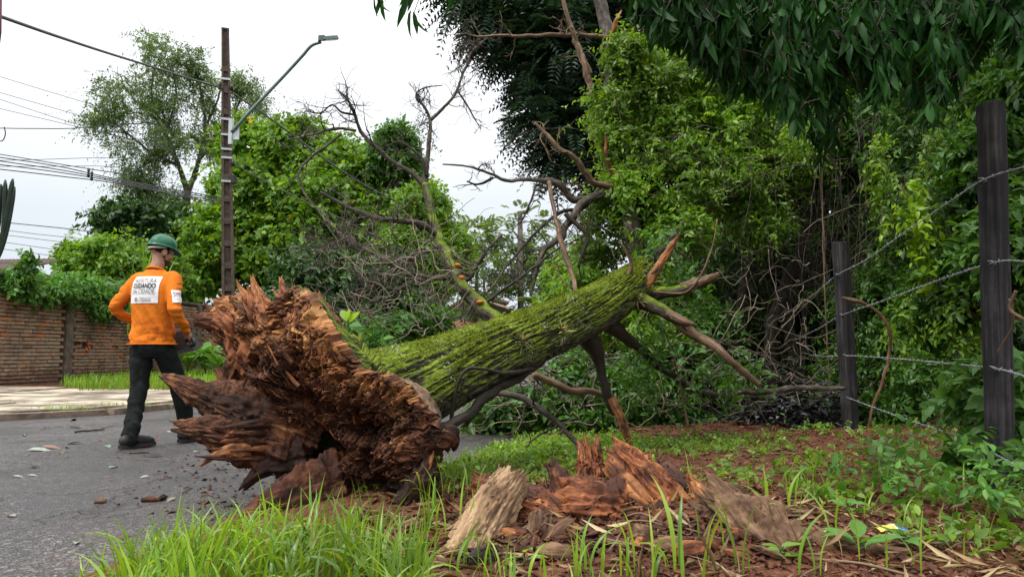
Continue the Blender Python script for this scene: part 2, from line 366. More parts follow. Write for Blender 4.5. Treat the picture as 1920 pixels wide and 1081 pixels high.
def moss_mat(name):
    t = NT(name); g = t.grain(1, 1, 0.22)
    n1 = t.noise(g, 34, 8, 0.65, 0.5); n2 = t.noise(t.pos(), 7, 5, 0.6); n3 = t.noise(t.pos(), 130, 4, 0.65)
    bark = t.ramp(n1, [(0.35, (.016, .013, .009)), (0.55, (.075, .064, .046)), (0.78, (.20, .18, .135))])
    moss = t.ramp(t.math('ADD', t.math('MULTIPLY', n3, 0.6), t.math('MULTIPLY', n2, 0.4)), [(0.35, (.035, .055, .006)), (0.52, (.145, .200, .018)), (0.68, (.29, .345, .05))])
    sp = t.n('SeparateXYZ'); t.l(t.n('NewGeometry').outputs['Normal'], sp.inputs[0])
    at = t.n('Attribute', attribute_name='ridge')
    k = t.math('ADD', t.math('MULTIPLY', sp.outputs['Z'], 0.95), t.math('MULTIPLY', t.math('ADD', t.math('MULTIPLY', n2, .6), t.math('MULTIPLY', t.noise(t.pos(), 2.6, 4, 0.55), .6)), 1.55))
    k = t.math('ADD', k, t.math('MULTIPLY', at.outputs['Fac'], 0.55)); k = t.math('ADD', k, t.math('MULTIPLY', n3, 0.3))
    mk = t.ramp(t.math('MULTIPLY', k, 0.5), [(0.56, 0.0), (0.80, 1.0)])
    col = t.mix(mk, bark, moss)
    h = t.math('ADD', n1, t.math('MULTIPLY', n3, 0.6))
    return t.out(t.bsdf(col, 0.85, 0.2, h, 0.9, 0.012))
M['moss_bark'] = moss_mat('moss_bark')
M['metal_grey'] = flat_mat('metal_grey', (.42, .44, .45), 0.4, 0.5, 0.6)
M['black'] = flat_mat('black', (.015, .015, .016), 0.45, 0.4)
M['cable'] = flat_mat('cable', (.03, .03, .032), 0.6, 0.3)

# ------------------------------------------------------------------ ground heights and road outline
NEAR_EDGE = np.array([(-2.3, -3), (-1.75, 1.6), (-1.58, 2.2), (-1.5, 2.9), (-1.3, 4.1), (-.5, 5.25), (-.12, 6.3), (.22, 7.5), (.55, 10), (1.0, 14), (2.4, 30), (5, 70), (12, 160)])
FAR_EDGE = np.array([(-12.5, -3), (-10.6, 4.0), (-8.6, 7.0), (-6.2, 9.07), (-5.25, 9.95), (-4.95, 10.9), (-4.6, 14), (-3.6, 26), (-1.5, 70), (4, 160)])
def x_near(y): return np.interp(y, NEAR_EDGE[:, 1], NEAR_EDGE[:, 0])
def x_far(y): return np.interp(y, FAR_EDGE[:, 1], FAR_EDGE[:, 0])
def gz(x, y):
    """height of the soil verge on the near side of the road"""
    x = np.asarray(x, float); y = np.asarray(y, float)
    e = x - x_near(y); P = np.stack([x, y, 0 * x], -1)
    z = 0.045 * np.clip(e / 0.3, -0.6, 1) + 0.05 * np.clip(e, 0, 1) * (fbm(P * 1.7, 3, 3) - 0.5) * 2 + 0.018 * (fbm(P * 9, 3, 5) - 0.5) * np.clip(e / 0.15, 0, 1)
    for cx, cy, r, h in ((0.42, 3.75, 0.65, 0.09), (1.1, 3.3, 0.45, 0.05), (-0.55, 3.85, 0.4, 0.05), (3.2, 8.2, 1.2, 0.06)):
        z = z + h * np.exp(-((x - cx) ** 2 + (y - cy) ** 2) / (r * r))
    return z

# ground out to the horizon
def earth_mat():
    t = NT('earth'); p = t.pos()
    a = t.noise(p, 3, 6, 0.6); b = t.noise(p, 45, 5, 0.7); v = t.n('TexVoronoi', Scale=55.0); t.l(p, v.inputs['Vector'])
    f = t.math('ADD', t.math('MULTIPLY', b, 0.7), t.math('MULTIPLY', a, 0.35))
    c = t.ramp(f, [(0.35, (.020, .008, .005)), (0.5, (.090, .032, .018)), (0.66, (.19, .078, .045)), (0.8, (.29, .17, .11))])
    c = t.mix(t.ramp(v.outputs['Color'], [(0.55, 0.0), (0.75, 0.5)]), c, (.15, .08, .05))
    return t.out(t.bsdf(c, 0.9, 0.15, f, 1.0, 0.02))
M['earth'] = earth_mat()
M['field'] = flat_mat('field', (.06, .075, .03), 0.9, 0.1, 0, 0.4, 2)
g = MB(); g.add([(-400, -300, -.06), (400, -300, -.06), (400, 700, -.06), (-400, 700, -.06)], None, [(0, 1, 2, 3)])
tag(g.build('ground', M['field'], smooth=False, loc=(0, 0, -.06)), kind='structure')

def asphalt_mat():
    t = NT('asphalt'); p = t.pos()
    v = t.n('TexVoronoi', Scale=95.0); t.l(p, v.inputs['Vector'])
    v2 = t.n('TexVoronoi', Scale=55.0); t.l(p, v2.inputs['Vector'])
    n = t.noise(p, 1.1, 5, 0.6); n2 = t.noise(p, 25, 5, 0.7)
    st = t.ramp(v.outputs['Color'], [(0.25, (.020, .0185, .019)), (0.55, (.044, .040, .040)), (0.8, (.095, .086, .083)), (0.97, (.23, .205, .19))])
    st2 = t.ramp(v2.outputs['Color'], [(0.80, 0.0), (0.86, 1.0)], 'LINEAR')
    c = t.mix(t.math('MULTIPLY', st2, 0.6), st, (.22, .195, .185))
    c = t.mix(1.0, c, t.ramp(n, [(0.34, (.55, .55, .57)), (0.48, (.95, .93, .93)), (0.66, (1.3, 1.22, 1.18))]), 'MULTIPLY')
    c = t.mix(t.ramp(t.noise(p, 0.9, 5, 0.7), [(0.54, 0.0), (0.70, 0.45)]), c, (.14, .085, .062)); c = t.mix(t.ramp(t.noise(p, 0.55, 3, 0.5), [(0.50, 0.0), (0.53, 0.45)]), c, (.030, .028, .029))
    cr = t.n('TexVoronoi', feature='DISTANCE_TO_EDGE', Scale=0.8); w = t.n('VectorMath', operation='ADD')
    nn = t.n('TexNoise', Scale=3.0, Detail=6.0); t.l(p, nn.inputs['Vector']); t.l(p, w.inputs[0]); t.l(nn.outputs['Color'], w.inputs[1]); t.l(w.outputs[0], cr.inputs['Vector'])
    crk = t.ramp(cr.outputs['Distance'], [(0.0, 1.0), (0.018, 0.0)])
    c = t.mix(t.math('MULTIPLY', crk, 0.8), c, (.02, .018, .016))
    ro = t.ramp(n, [(0.35, 0.34), (0.6, 0.62)])
    h = t.math('SUBTRACT', t.math('ADD', v.outputs['Distance'], t.math('MULTIPLY', n2, 0.8)), t.math('MULTIPLY', crk, 1.5))
    return t.out(t.bsdf(c, ro, 0.45, h, 0.9, 0.012))
M['asphalt'] = asphalt_mat()
ys = np.concatenate([np.linspace(-3, 12, 46), np.linspace(12.5, 160, 60)]); nx = 14
mb = MB(); t_ = np.linspace(0, 1, nx)
X = (x_far(ys) - 0.3)[:, None] * (1 - t_) + (x_near(ys) + 0.25)[:, None] * t_
P = np.stack([X, np.repeat(ys[:, None], nx, 1), 0.04 * np.sin(PI * t_)[None] * np.ones((len(ys), 1)) * 0.6 - 0.012], -1)
P[..., 2] += 0.008 * (fbm(P * 0.9, 2, 8) - 0.5)
def gridq(a, b): 
    i, j = np.meshgrid(np.arange(a - 1), np.arange(b - 1), indexing='ij'); k = (i * b + j).ravel()
    return np.stack([k, k + 1, k + b + 1, k + b], 1)
mb.add(P.reshape(-1, 3), None, gridq(len(ys), nx)); road = mb.build('road', M['asphalt'], loc=(0, 0, 0)); tag(road, kind='structure')

# soil verge on the near side
ys = np.concatenate([np.linspace(0.2, 9, 150), np.linspace(9.15, 40, 60)]); nx = 150
t_ = np.linspace(0, 1, nx) ** 1.7
X = (x_near(ys) - 0.12)[:, None] * (1 - t_) + 16 * t_; X[:, :6] += 0.07 * (fbm(np.stack([ys * 5, ys * 0, ys * 0], -1), 4, 2) - 0.5)[:, None] * 2
P = np.stack([X, np.repeat(ys[:, None], nx, 1), 0 * X], -1); P[..., 2] = gz(P[..., 0], P[..., 1])
mb = MB(); mb.add(P.reshape(-1, 3), None, gridq(len(ys), nx)); tag(mb.build('soil_verge', M['earth'], loc=(0, 0, 0)), kind='structure')

# ------------------------------------------------------------------ pavement and kerb on the far side
def concrete_mat():
    t = NT('concrete'); p = t.pos(); n = t.noise(p, 1.6, 6, 0.6, 0.4); n2 = t.noise(p, 30, 5, 0.65)
    c = t.ramp(n, [(0.36, (.11, .085, .06)), (0.48, (.24, .20, .15)), (0.58, (.42, .36, .285)), (0.78, (.53, .47, .39))])
    c = t.mix(1.0, c, t.ramp(n2, [(0.3, 0.8), (0.7, 1.1)]), 'MULTIPLY')
    return t.out(t.bsdf(c, 0.85, 0.25, n2, 0.5, 0.01))
M['concrete'] = concrete_mat()
M['kerb'] = flat_mat('kerb', (.17, .125, .095), 0.9, 0.2, 0, 0.45, 9, 0.8)
def x_wall(y): return -10.3 + 0.0806 * (y - 15.0)
pv = thing('pavement', (-8, 11, 0), 'cracked pale concrete pavement in front of the brick wall', None); del pv['label']; tag(pv, kind='structure')
mb = MB()
ys = np.linspace(2, 34, 60); t_ = np.linspace(0, 1, 8)
X = (x_far(ys) - 0.02)[:, None] * (1 - t_) + (x_wall(ys) - 0.3)[:, None] * t_
P = np.stack([X, np.repeat(ys[:, None], 8, 1), np.broadcast_to(0.015 + 0.13 * t_, X.shape)], -1); mb.add(P.reshape(-1, 3), None, gridq(60, 8))
mb.build('bed', M['earth'], pv)
R = np.random.default_rng(5)
rows = [4.5, 6.2, 7.9, 9.4, 10.6, 11.9, 13.1, 14.3]
for a in range(len(rows) - 1):
    for b in range(3):
        y0, y1 = rows[a] + .02, rows[a + 1] - .02
        u0, u1 = b / 3 + .008, (b + 1) / 3 - .008
        if b == 0: u0 = 0.05 + R.uniform(0, .03)
        n_ = 9; mb = MB(); vv = []
        for i in range(n_):
            yy = y0 + (y1 - y0) * i / (n_ - 1)
            for j in range(n_):
                uu = u0 + (u1 - u0) * j / (n_ - 1)
                yj = yy + (0.05 * (vnoise(np.array((uu * 9., a, b))) - .5) if i in (0, n_ - 1) else 0) 
                xx = x_far(yj) * (1 - uu) + (x_wall(yj) + 0.02) * uu
                vv.append((xx, yj, 0.065 + 0.115 * uu + 0.012 * (vnoise(np.array((xx, yj, 1.))) - .5) + (R.normal() * .001)))
        vv = np.array(vv); vv[:, 2] += R.normal() * 0.006 + (vv[:, 0] - vv[:, 0].mean()) * R.normal() * 0.004
        q = gridq(n_, n_); lo = vv - (0, 0, .1); e = [i for i in range(n_)] + [i * n_ + n_ - 1 for i in range(1, n_)] + [n_ * n_ - 1 - i for i in range(1, n_)] + [i * n_ for i in range(n_ - 2, 0, -1)]
        mb.add(np.vstack([vv, lo]), None, np.vstack([q[:, ::-1], [(e[i], e[(i + 1) % len(e)], e[(i + 1) % len(e)] + n_ * n_, e[i] + n_ * n_) for i in range(len(e))]]))
        mb.build('slab', M['concrete'], pv, smooth=False)
# kerb stones
ky = np.arange(4.2, 30, 0.95)
for k in range(len(ky) - 1):
    a = np.array((x_far(ky[k] + .02), ky[k] + .02, 0)); b = np.array((x_far(ky[k + 1] - .02), ky[k + 1] - .02, 0))
    d = b - a; l = np.linalg.norm(d); d /= l; mb = MB()
    V, T, Q = box((0, 0, 0), (l, .14, .16)); V[:, 2] += R.normal() * .008 - .008
    Rm = np.column_stack([d, (-d[1], d[0], 0), (0, 0, 1)]); V = V @ Rm.T + (a + b) / 2 + np.array((0, 0, .0))
    mb.add(V, T, Q); mb.build('kerb_stone', M['kerb'], pv, smooth=False)

# ------------------------------------------------------------------ brick wall
def brick_mat(name, base):
    t = NT(name); p = t.pos(); oi = t.n('ObjectInfo').outputs['Random']; isl = t.n('NewGeometry').outputs['Random Per Island']
    r = t.math('FRACT', t.math('ADD', t.math('MULTIPLY', oi, 7.31), t.math('MULTIPLY', isl, 3.77)))
    c = t.ramp(r, [(0.0, (.15, .092, .06)), (0.35, (.26, .158, .10)), (0.68, (.32, .18, .105)), (0.88, (.40, .165, .08)), (0.97, (.50, .13, .03))])
    n = t.noise(p, 1.1, 6, 0.65); n2 = t.noise(p, 40, 5, 0.7); n3 = t.noise(p, 3.2, 5, 0.7)
    c = t.mix(t.ramp(n3, [(0.40, 0.0), (0.56, 0.85)]), c, (.30, .22, .155))       # mortar smear
    c = t.mix(t.ramp(n, [(0.52, 0.0), (0.68, 0.75)]), c, (.06, .046, .035))         # mould stain
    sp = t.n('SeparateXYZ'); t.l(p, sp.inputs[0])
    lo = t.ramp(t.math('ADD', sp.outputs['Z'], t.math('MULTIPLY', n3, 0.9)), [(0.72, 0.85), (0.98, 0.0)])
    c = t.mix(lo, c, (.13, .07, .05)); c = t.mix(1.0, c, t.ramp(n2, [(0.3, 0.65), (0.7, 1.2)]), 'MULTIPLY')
    return t.out(t.bsdf(c, 0.9, 0.2, n2, 0.8, 0.01))
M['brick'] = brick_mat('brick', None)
M['mortar'] = flat_mat('mortar', (.055, .040, .030), 0.95, 0.1, 0, 0.5, 12, 0.6)
M['pillar'] = flat_mat('pillar', (.13, .10, .078), 0.95, 0.15, 0, 0.45, 7, 0.7)
WY0, WY1, WZ0, WZ1 = 8.0, 33.0, 0.02, 2.28
wall = thing('brick_wall', (x_wall(15.0), 15.0, 0.15), 'weathered red brick garden wall with plaster smears and creepers on its top', 'wall')
wdv = unit(np.array((0.0806, 1.0, 0))); wn = np.array((wdv[1], -wdv[0], 0))     # along, outwards to the road
W0 = np.array((x_wall(WY0), WY0, 0)); WL = (WY1 - WY0) / wdv[1]
WR = np.column_stack([wdv, -wn, (0, 0, 1)])
def wbox(mb, s0, s1, z0, z1, d0, d1):
    """s along the wall, d out of its face plane"""
    V, T, Q = box(((s0 + s1) / 2, -(d0 + d1) / 2, (z0 + z1) / 2), (s1 - s0, d1 - d0, z1 - z0)); mb.add(V @ WR.T + W0, T, Q)
def s_at(px): # where the ray through px meets the wall
    d = ray(px, 640); a = np.array([[d[0], -wdv[0]], [d[1], -wdv[1]]]); return np.linalg.solve(a, W0[:2])[1]
hs, hz = s_at(157), 0.98
mb = MB()
for a in ((0, hs - .16, WZ0, WZ1 - .03), (hs + .16, WL, WZ0, WZ1 - .03), (hs - .16, hs + .16, WZ0, hz - .1), (hs - .16, hs + .16, hz + .1, WZ1 - .03)): wbox(mb, *a, -.18, -.012)
mb.build('wall_core', M['mortar'], wall, smooth=False)
R = np.random.default_rng(11); bl, bh, gap = 0.245, 0.062, 0.018
cells = []
for r in range(int((WZ1 - .05 - WZ0) / (bh + gap))):
    z = WZ0 + r * (bh + gap); s = (r % 2) * bl / 2 + 0.02
    while s < WL - bl:
        if not (abs(s + bl / 2 - hs) < .24 and abs(z + bh / 2 - hz) < .11): cells.append((s, z))
        s += bl + .007
PIL = [s_at(128), s_at(372), s_at(128) + 3.15, s_at(128) - 3.0, s_at(128) + 9.6]
cells = [c for c in cells if all(abs(c[0] + bl / 2 - p) > .2 for p in PIL)]
S0, S1 = s_at(2), s_at(245)
vis = [c for c in cells if S0 - .1 < c[0] < S1 and c[1] > 0.12]; vis.sort(key=lambda c: c[0])
ind = set(vis[:300]); shared = []
for k in range(6):
    m_ = MB(); V, T, Q = box((0, 0, 0), (bl, .05, bh)); V = V + R.normal(size=V.shape) * .004; m_.add(V @ WR.T, T, Q); shared.append(m_.mesh('brick', M['brick'], smooth=False))
rest = MB()
for s, z in cells:
    pr = R.uniform(-.006, .010) - (0.02 if R.random() < .05 else 0)
    c = W0 + wdv * (s + bl / 2) + np.array((0, 0, z + bh / 2)) + wn * (pr - .025 + .012)
    if (s, z) in ind:
        o = bpy.data.objects.new('brick', shared[R.integers(6)]); COL.objects.link(o); o.parent = wall; o.location = tuple(c - ORG[wall.name])
    else:
        V, T, Q = box((0, 0, 0), (bl, .05, bh)); V = V + R.normal(size=V.shape) * .004; rest.add(V @ WR.T + c, T, Q)
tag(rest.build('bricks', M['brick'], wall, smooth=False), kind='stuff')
mb = MB()
wbox(mb, 0, WL, WZ1 - .03, WZ1 + .03, -.20, .02); mb.build('coping', M['pillar'], wall, smooth=False)
for p in PIL:
    mb = MB(); wbox(mb, p - .13, p + .13, WZ0, WZ1 - .031, -.15, .035); mb.build('pillar', M['pillar'], wall, smooth=False)
# broken brick ends round the hole
M['brick_raw'] = flat_mat('brick_raw', (.42, .11, .04), 0.9, 0.2, 0, 0.35, 20, 0.5)
for k, (ds, dz) in enumerate(((.19, .05), (.2, -.06), (.1, -.1), (.14, .1), (-.19, -.03))):
    mb = MB(); V, T, Q = box((0, 0, 0), (.11, .07, .055)); V = V + R.normal(size=V.shape) * .012
    mb.add(V @ WR.T + W0 + wdv * (hs + ds) + np.array((0, 0, hz + dz)) + wn * -.01, T, Q); mb.build('broken_brick', M['brick_raw'], wall, smooth=False)
# faded chalk writing
M['chalk'] = flat_mat('chalk', (.26, .22, .19), 0.95, 0.1, 0, 0.3, 30)
def text_mesh(txt, size, mb, xf, spacing=1.0):
    cu = bpy.data.curves.new('t', 'FONT'); cu.body = txt; cu.size = size; cu.align_x = 'LEFT'; cu.resolution_u = 3; cu.space_character = spacing
    o = bpy.data.objects.new('t', cu); COL.objects.link(o); bpy.context.view_layer.update()
    me = bpy.data.meshes.new_from_object(o.evaluated_get(bpy.context.evaluated_depsgraph_get()))
    V = np.array([v.co[:] for v in me.vertices]); w = V[:, 0].max() if len(V) else 0
    me.calc_loop_triangles(); T = np.array([t.vertices[:] for t in me.loop_triangles])
    bpy.data.objects.remove(o); bpy.data.curves.remove(cu); bpy.data.meshes.remove(me)
    mb.add(xf(V, w), T)
mb = MB(); s_t = s_at(150)
def xf_wall(V, w): return W0 + wdv * (s_t + V[:, :1]) + np.array((0, 0, 1.0)) * (1.55 + V[:, 1:2]) + wn * 0.027
text_mesh('E A D E', 0.26, mb, xf_wall, 1.1)
sq = [(s_at(118), 1.98), (s_at(128), 1.90), (s_at(136), 1.80), (s_at(128), 1.72), (s_at(135), 1.55), (s_at(138), 1.40), (s_at(150), 1.32), (s_at(163), 1.22)]
C = spl(np.array(sq), 40); V, T, Q, G = tube(np.array([W0 + wdv * s + np.array((0, 0, z)) + wn * .04 for s, z in C]), .010, 4); mb.add(V, T, Q, G)
mb.build('chalk_marks', M['chalk'], wall, smooth=False)
# ------------------------------------------------------------------ utility pole and street lamp
M['pole'] = flat_mat('pole_concrete', (.075, .055, .045), 0.9, 0.2, 0, 0.4, 9, 0.5)
M['pole_edge'] = flat_mat('pole_edge', (.16, .125, .105), 0.9, 0.2, 0, 0.3, 9, 0.5)
PB = pix(430, 704, 20.5); PT = pix(422.5, 57, 20.5); PB[2] = 0.1
pole = thing('utility_pole', PB, 'tall tapered concrete utility pole with recessed face and metal straps', 'utility pole')
def pole_at(z): f = (z - PB[2]) / (PT[2] - PB[2]); return PB + (PT - PB) * f, 0.185 - 0.085 * f
prof = np.array([(-1, -.8), (-.55, -.8), (-.5, -.35), (.5, -.35), (.55, -.8), (1, -.8), (1, .8), (.55, .8), (.5, .35), (-.5, .35), (-.55, .8), (-1, .8)])
Rp = rotz(0.30)
mb = MB(); V = []
zs = np.linspace(PB[2] - .3, PT[2], 14)
for z in zs:
    c, w = pole_at(z); p = np.column_stack([prof * w, np.zeros(12)]) @ Rp.T + c; p[:, 2] = z; V.append(p)
V = np.concatenate(V); a = np.arange(12); b = (a + 1) % 12
Q = np.concatenate([np.stack([i * 12 + a, i * 12 + b, (i + 1) * 12 + b, (i + 1) * 12 + a], 1) for i in range(len(zs) - 1)])
k = len(zs) - 1; top = [(k * 12 + 0, k * 12 + 1, k * 12 + 10, k * 12 + 11), (k * 12 + 1, k * 12 + 2, k * 12 + 9, k * 12 + 10), (k * 12 + 2, k * 12 + 3, k * 12 + 8, k * 12 + 9), (k * 12 + 3, k * 12 + 4, k * 12 + 7, k * 12 + 8), (k * 12 + 4, k * 12 + 5, k * 12 + 6, k * 12 + 7)]
mb.add(V, None, np.vstack([Q, top])); mb.build('shaft', M['pole'], pole, smooth=False)
mb = MB()
c, w = pole_at(PT[2]); V, T, Q = box((0, 0, 0), (2.06 * w, 1.7 * w, .05)); mb.add(V @ Rp.T + c + (0, 0, .02), T, Q); mb.build('cap', M['pole'], pole, smooth=False)
for z in np.arange(0.7, 9.2, 0.62):
    c, w = pole_at(z); mb = MB(); V, T, Q = box((0, -.56 * w, 0), (1.04 * w, .44 * w, .16)); mb.add(V @ Rp.T + (c[0], c[1], z), T, Q); mb.build('rung', M['pole'], pole, smooth=False)
def zpx(py): return pix(425, py, 20.5)[2]
for py in (150, 225, 254, 281, 297, 341):
    c, w = pole_at(zpx(py)); mb = MB(); V, T, Q = box((0, 0, 0), (2.16 * w, 1.82 * w, .055)); mb.add(V @ Rp.T + (c[0], c[1], zpx(py)), T, Q); mb.build('strap', M['metal_grey'], pole, smooth=False)
c, w = pole_at(zpx(337)); mb = MB(); mb.add(*box((c[0] + .21, c[1] - .05, zpx(337)), (.10, .18, .22))); mb.build('junction_box', M['black'], pole, smooth=False)
for py, dx in ((165, .18), (162, -.16), (306, .2)):
    c, w = pole_at(zpx(py)); mb = MB()
    V, T, Q, G = tube(np.array([(c[0] + dx, c[1] - .06, zpx(py) - .10), (c[0] + dx, c[1] - .06, zpx(py)), (c[0] + dx, c[1] - .06, zpx(py) + .10)]), [.035, .06, .03], 10); mb.add(V, T, Q, G); mb.build('insulator', M['black'], pole)
M['lamp_green'] = flat_mat('lamp_green', (.085, .13, .12), 0.45, 0.5, 0.3)
M['lamp_pipe'] = flat_mat('lamp_pipe', (.12, .165, .165), 0.4, 0.5, 0.4)
lamp = thing('street_lamp', pix(437, 270, 20.3), 'street lamp with long slanting green pipe arm clamped to the concrete pole', 'street lamp')
mb = MB(); C = spl(np.array([pix(434, 248, 20.3), pix(470, 208, 20.25), pix(530, 145, 20.2), pix(566, 106, 20.1), pix(584, 86, 20.05), pix(602, 79, 20.0)]), 40)
V, T, Q, G = tube(C, .045, 12); mb.add(V, T, Q, G); mb.build('arm', M['lamp_pipe'], lamp)
mb = MB(); c = pix(433, 247, 20.33); mb.add(*box(c, (.10, .12, .72))); mb.add(*box(c + (.13, 0, -.05), (.2, .03, .35))); mb.build('bracket', M['metal_grey'], lamp, smooth=False)
hd = pix(616, 73, 19.95); Rh = euler(0.25, -0.17, 0.25)
def taper(c, s, R_, tx, ty, dz=0):
    V, T, Q = box((0, 0, 0), s); up = V[:, 2] > 0; V[up, 0] *= tx; V[up, 1] *= ty; return V @ R_.T + c, T, Q
mb = MB(); mb.add(*taper(hd + Rh @ np.array((.06, 0, .02)), (.42, .30, .09), Rh, .9, .82)); mb.add(*taper(hd + Rh @ np.array((-.18, 0, .03)), (.22, .22, .14), Rh, .75, .75))
mb.build('lamp_head', M['lamp_green'], lamp, smooth=False)
M['lens'] = flat_mat('lens', (.45, .44, .36), 0.2, 0.5)
mb = MB(); mb.add(*box(hd + Rh @ np.array((.07, 0, -.033)), (.33, .23, .02), Rh)); mb.build('lens', M['lens'], lamp, smooth=False)

# ------------------------------------------------------------------ cables
def cable(P, r, label, group=None, name='overhead_cable', sides=5):
    P = np.array(P, float)
    if label.startswith(('thin straight overhead', 'thick black cable in', 'thick twisted')): P = np.vstack([P[0] + (P[0] - P[1]) * (2.2 if 'twisted' in label else 1.5), P])      # goes on beyond the frame
    C = spl(P, 60); mb = MB(); V, T, Q, G = tube(C, r, sides); mb.add(V, T, Q, G); o = mb.build(name, M['cable']); return tag(o, label, 'cable', group)
cable([pix(-30, 20, 8), pix(6, 33, 8.8), pix(100, 66, 10.6), pix(200, 99, 13), pix(300, 130, 16), pix(370, 152, 18.6), pix(417, 166, 20.4)], .024, 'thick twisted black cable sagging from the upper left corner to the pole')
cable([pix(436, 174, 20.4), pix(520, 232, 20.8), pix(600, 292, 21.2), pix(680, 345, 21.6), pix(760, 385, 22), pix(850, 420, 22.5)], .026, 'black cable running down from the pole into the leafy creeper')
cable([pix(437, 305, 20.4), pix(465, 322, 20.3), pix(540, 362, 20.0), pix(640, 410, 19.6), pix(760, 470, 19), pix(850, 505, 18)], .013, 'thin cable below the junction box crossing in front of the creeper')
cable([pix(417, 463, 20.3), pix(440, 468, 20.2), pix(520, 467, 19.5), pix(620, 460, 19), pix(720, 458, 18)], .007, 'thin pale wire tied low around the pole')
lw = [((-20, 138), (205, 206)), ((-20, 168), (150, 217), (300, 262)), ((-20, 180), (147, 234), (330, 285)), ((-20, 199), (146, 238), (330, 280)), ((-20, 240), (60, 241), (150, 240), (300, 228)),
      ((-20, 286), (170, 317), (260, 330)), ((75, 299), (200, 296), (420, 300)), ((90, 312), (200, 312), (300, 322)), ((20, 418), (110, 427), (195, 436), (300, 440)),
      ((15, 432), (90, 441), (300, 462)), ((15, 441), (140, 456), (300, 470)), ((15, 455), (140, 472), (300, 485)), ((0, 466), (120, 481), (300, 492))]
for k, l in enumerate(lw):
    cable([pix(a, b, 27 + k * .15) for a, b in l], .011 if k not in (4, 5, 8) else .018, 'thin straight overhead wire at the left passing behind the feathery tree', 'overhead wires at the left')
for k, l in enumerate([((-20, 292), (110, 312), (220, 336), (420, 372)), ((-20, 299), (110, 318), (222, 339), (420, 376)), ((-20, 306), (110, 323), (224, 342), (420, 380)), ((-20, 315), (110, 330), (225, 345), (420, 384))]):
    cable([pix(a, b, 25 + k * .1) for a, b in l], .019, 'thick black cable in the sagging bundle left of the feathery tree', 'bundle of sagging cables')
for px, py in ((166, 324), (172, 330)):
    mb = MB(); p = pix(px, py, 24.9); V, T, Q, G = tube(np.array([p - (0, 0, .16), p - (0, 0, .1), p, p + (0, 0, .1), p + (0, 0, .16)]), [.03, .05, .03, .05, .03], 8); mb.add(V, T, Q, G)
    tag(mb.build('cable_spacer', M['black']), 'small black spacer clipped on the sagging cable bundle', 'spacer', 'cable spacers')
cable([pix(8, 238, 27), pix(10, 252, 27), pix(4, 264, 27), pix(-8, 262, 27)], .02, 'short dangling loop of wire at the left edge')
mb = MB(); p = pix(118, 480, 28); V, T, Q, G = tube(np.array([pix(118, 530, 28), pix(118, 457, 28)]), .06, 8); mb.add(V, T, Q, G); tag(mb.build('metal_post', M['cable']), 'short dark post standing behind the wall beside the roof', 'post')
M['purple_fringe'] = flat_mat('purple_fringe', (.10, .02, .05), 0.5, 0.3)  # purple colour fringe of the lens put into a dark part's colour
mb = MB(); V, T, Q, G = tube(np.array([pix(-2, 82, 8.6), pix(-1, 60, 8.6), pix(0, -30, 8.6)]), [.012, .022, .024], 8); mb.add(V, T, Q, G); tag(mb.build('hanging_rod', M['purple_fringe']), 'dark rod with purple lens fringe in its colour hanging at the upper left corner where the thick cable ends', 'rod')

# ------------------------------------------------------------------ shed with corrugated roof behind the wall
def roof_mat(name, a, b):
    t = NT(name); n = t.noise(t.pos(), 2.5, 6, 0.65); n2 = t.noise(t.pos(), 20, 4)
    return t.out(t.bsdf(t.mix(1.0, t.ramp(n, [(0.35, a), (0.65, b)]), t.ramp(n2, [(0.3, 0.7), (0.7, 1.15)]), 'MULTIPLY'), 0.8, 0.25, n2, 0.3, 0.01))
M['roof_old'] = roof_mat('roof_old', (.055, .035, .03), (.15, .10, .085))
shed = thing('shed', pix(50, 600, 24), 'low shed behind the wall with an old dark corrugated roof', 'shed')
def corrugated(mb, A, B, D, waves, amp, n=6):
    """A -> B along the eaves, D down the slope; ribs run along D"""
    k = waves * 6 + 1; t = np.linspace(0, 1, k); nrm = unit(np.cross(B - A, D)); V = []
    for s in np.linspace(0, 1, n): V.append(A + (B - A) * t[:, None] + D * s + nrm * (amp * np.sin(t * waves * 2 * PI))[:, None])
    V = np.concatenate(V); mb.add(V, None, gridq(n, k)); mb.add(V - nrm * .02, None, gridq(n, k)[:, ::-1])
A = pix(-60, 489, 26.5); B = pix(128, 486, 27.5); D = np.array((0.3, -3.2, -0.75))
mb = MB(); corrugated(mb, A, B, D, 26, .035); mb.build('roof', M['roof_old'], shed)
mb = MB(); a, b = A + D * .9, B + D * .9
V = np.array([(a[0], a[1], 0), (b[0], b[1], 0), (b[0], b[1], b[2] - .08), (a[0], a[1], a[2] - .08)]); V2 = V + (0.2, 2.5, 0)
mb.add(np.vstack([V, V2]), None, [(0, 1, 2, 3), (7, 6, 5, 4), (0, 4, 5, 1), (1, 5, 6, 2), (2, 6, 7, 3), (3, 7, 4, 0)]); mb.build('wall', M['pillar'], shed, smooth=False)

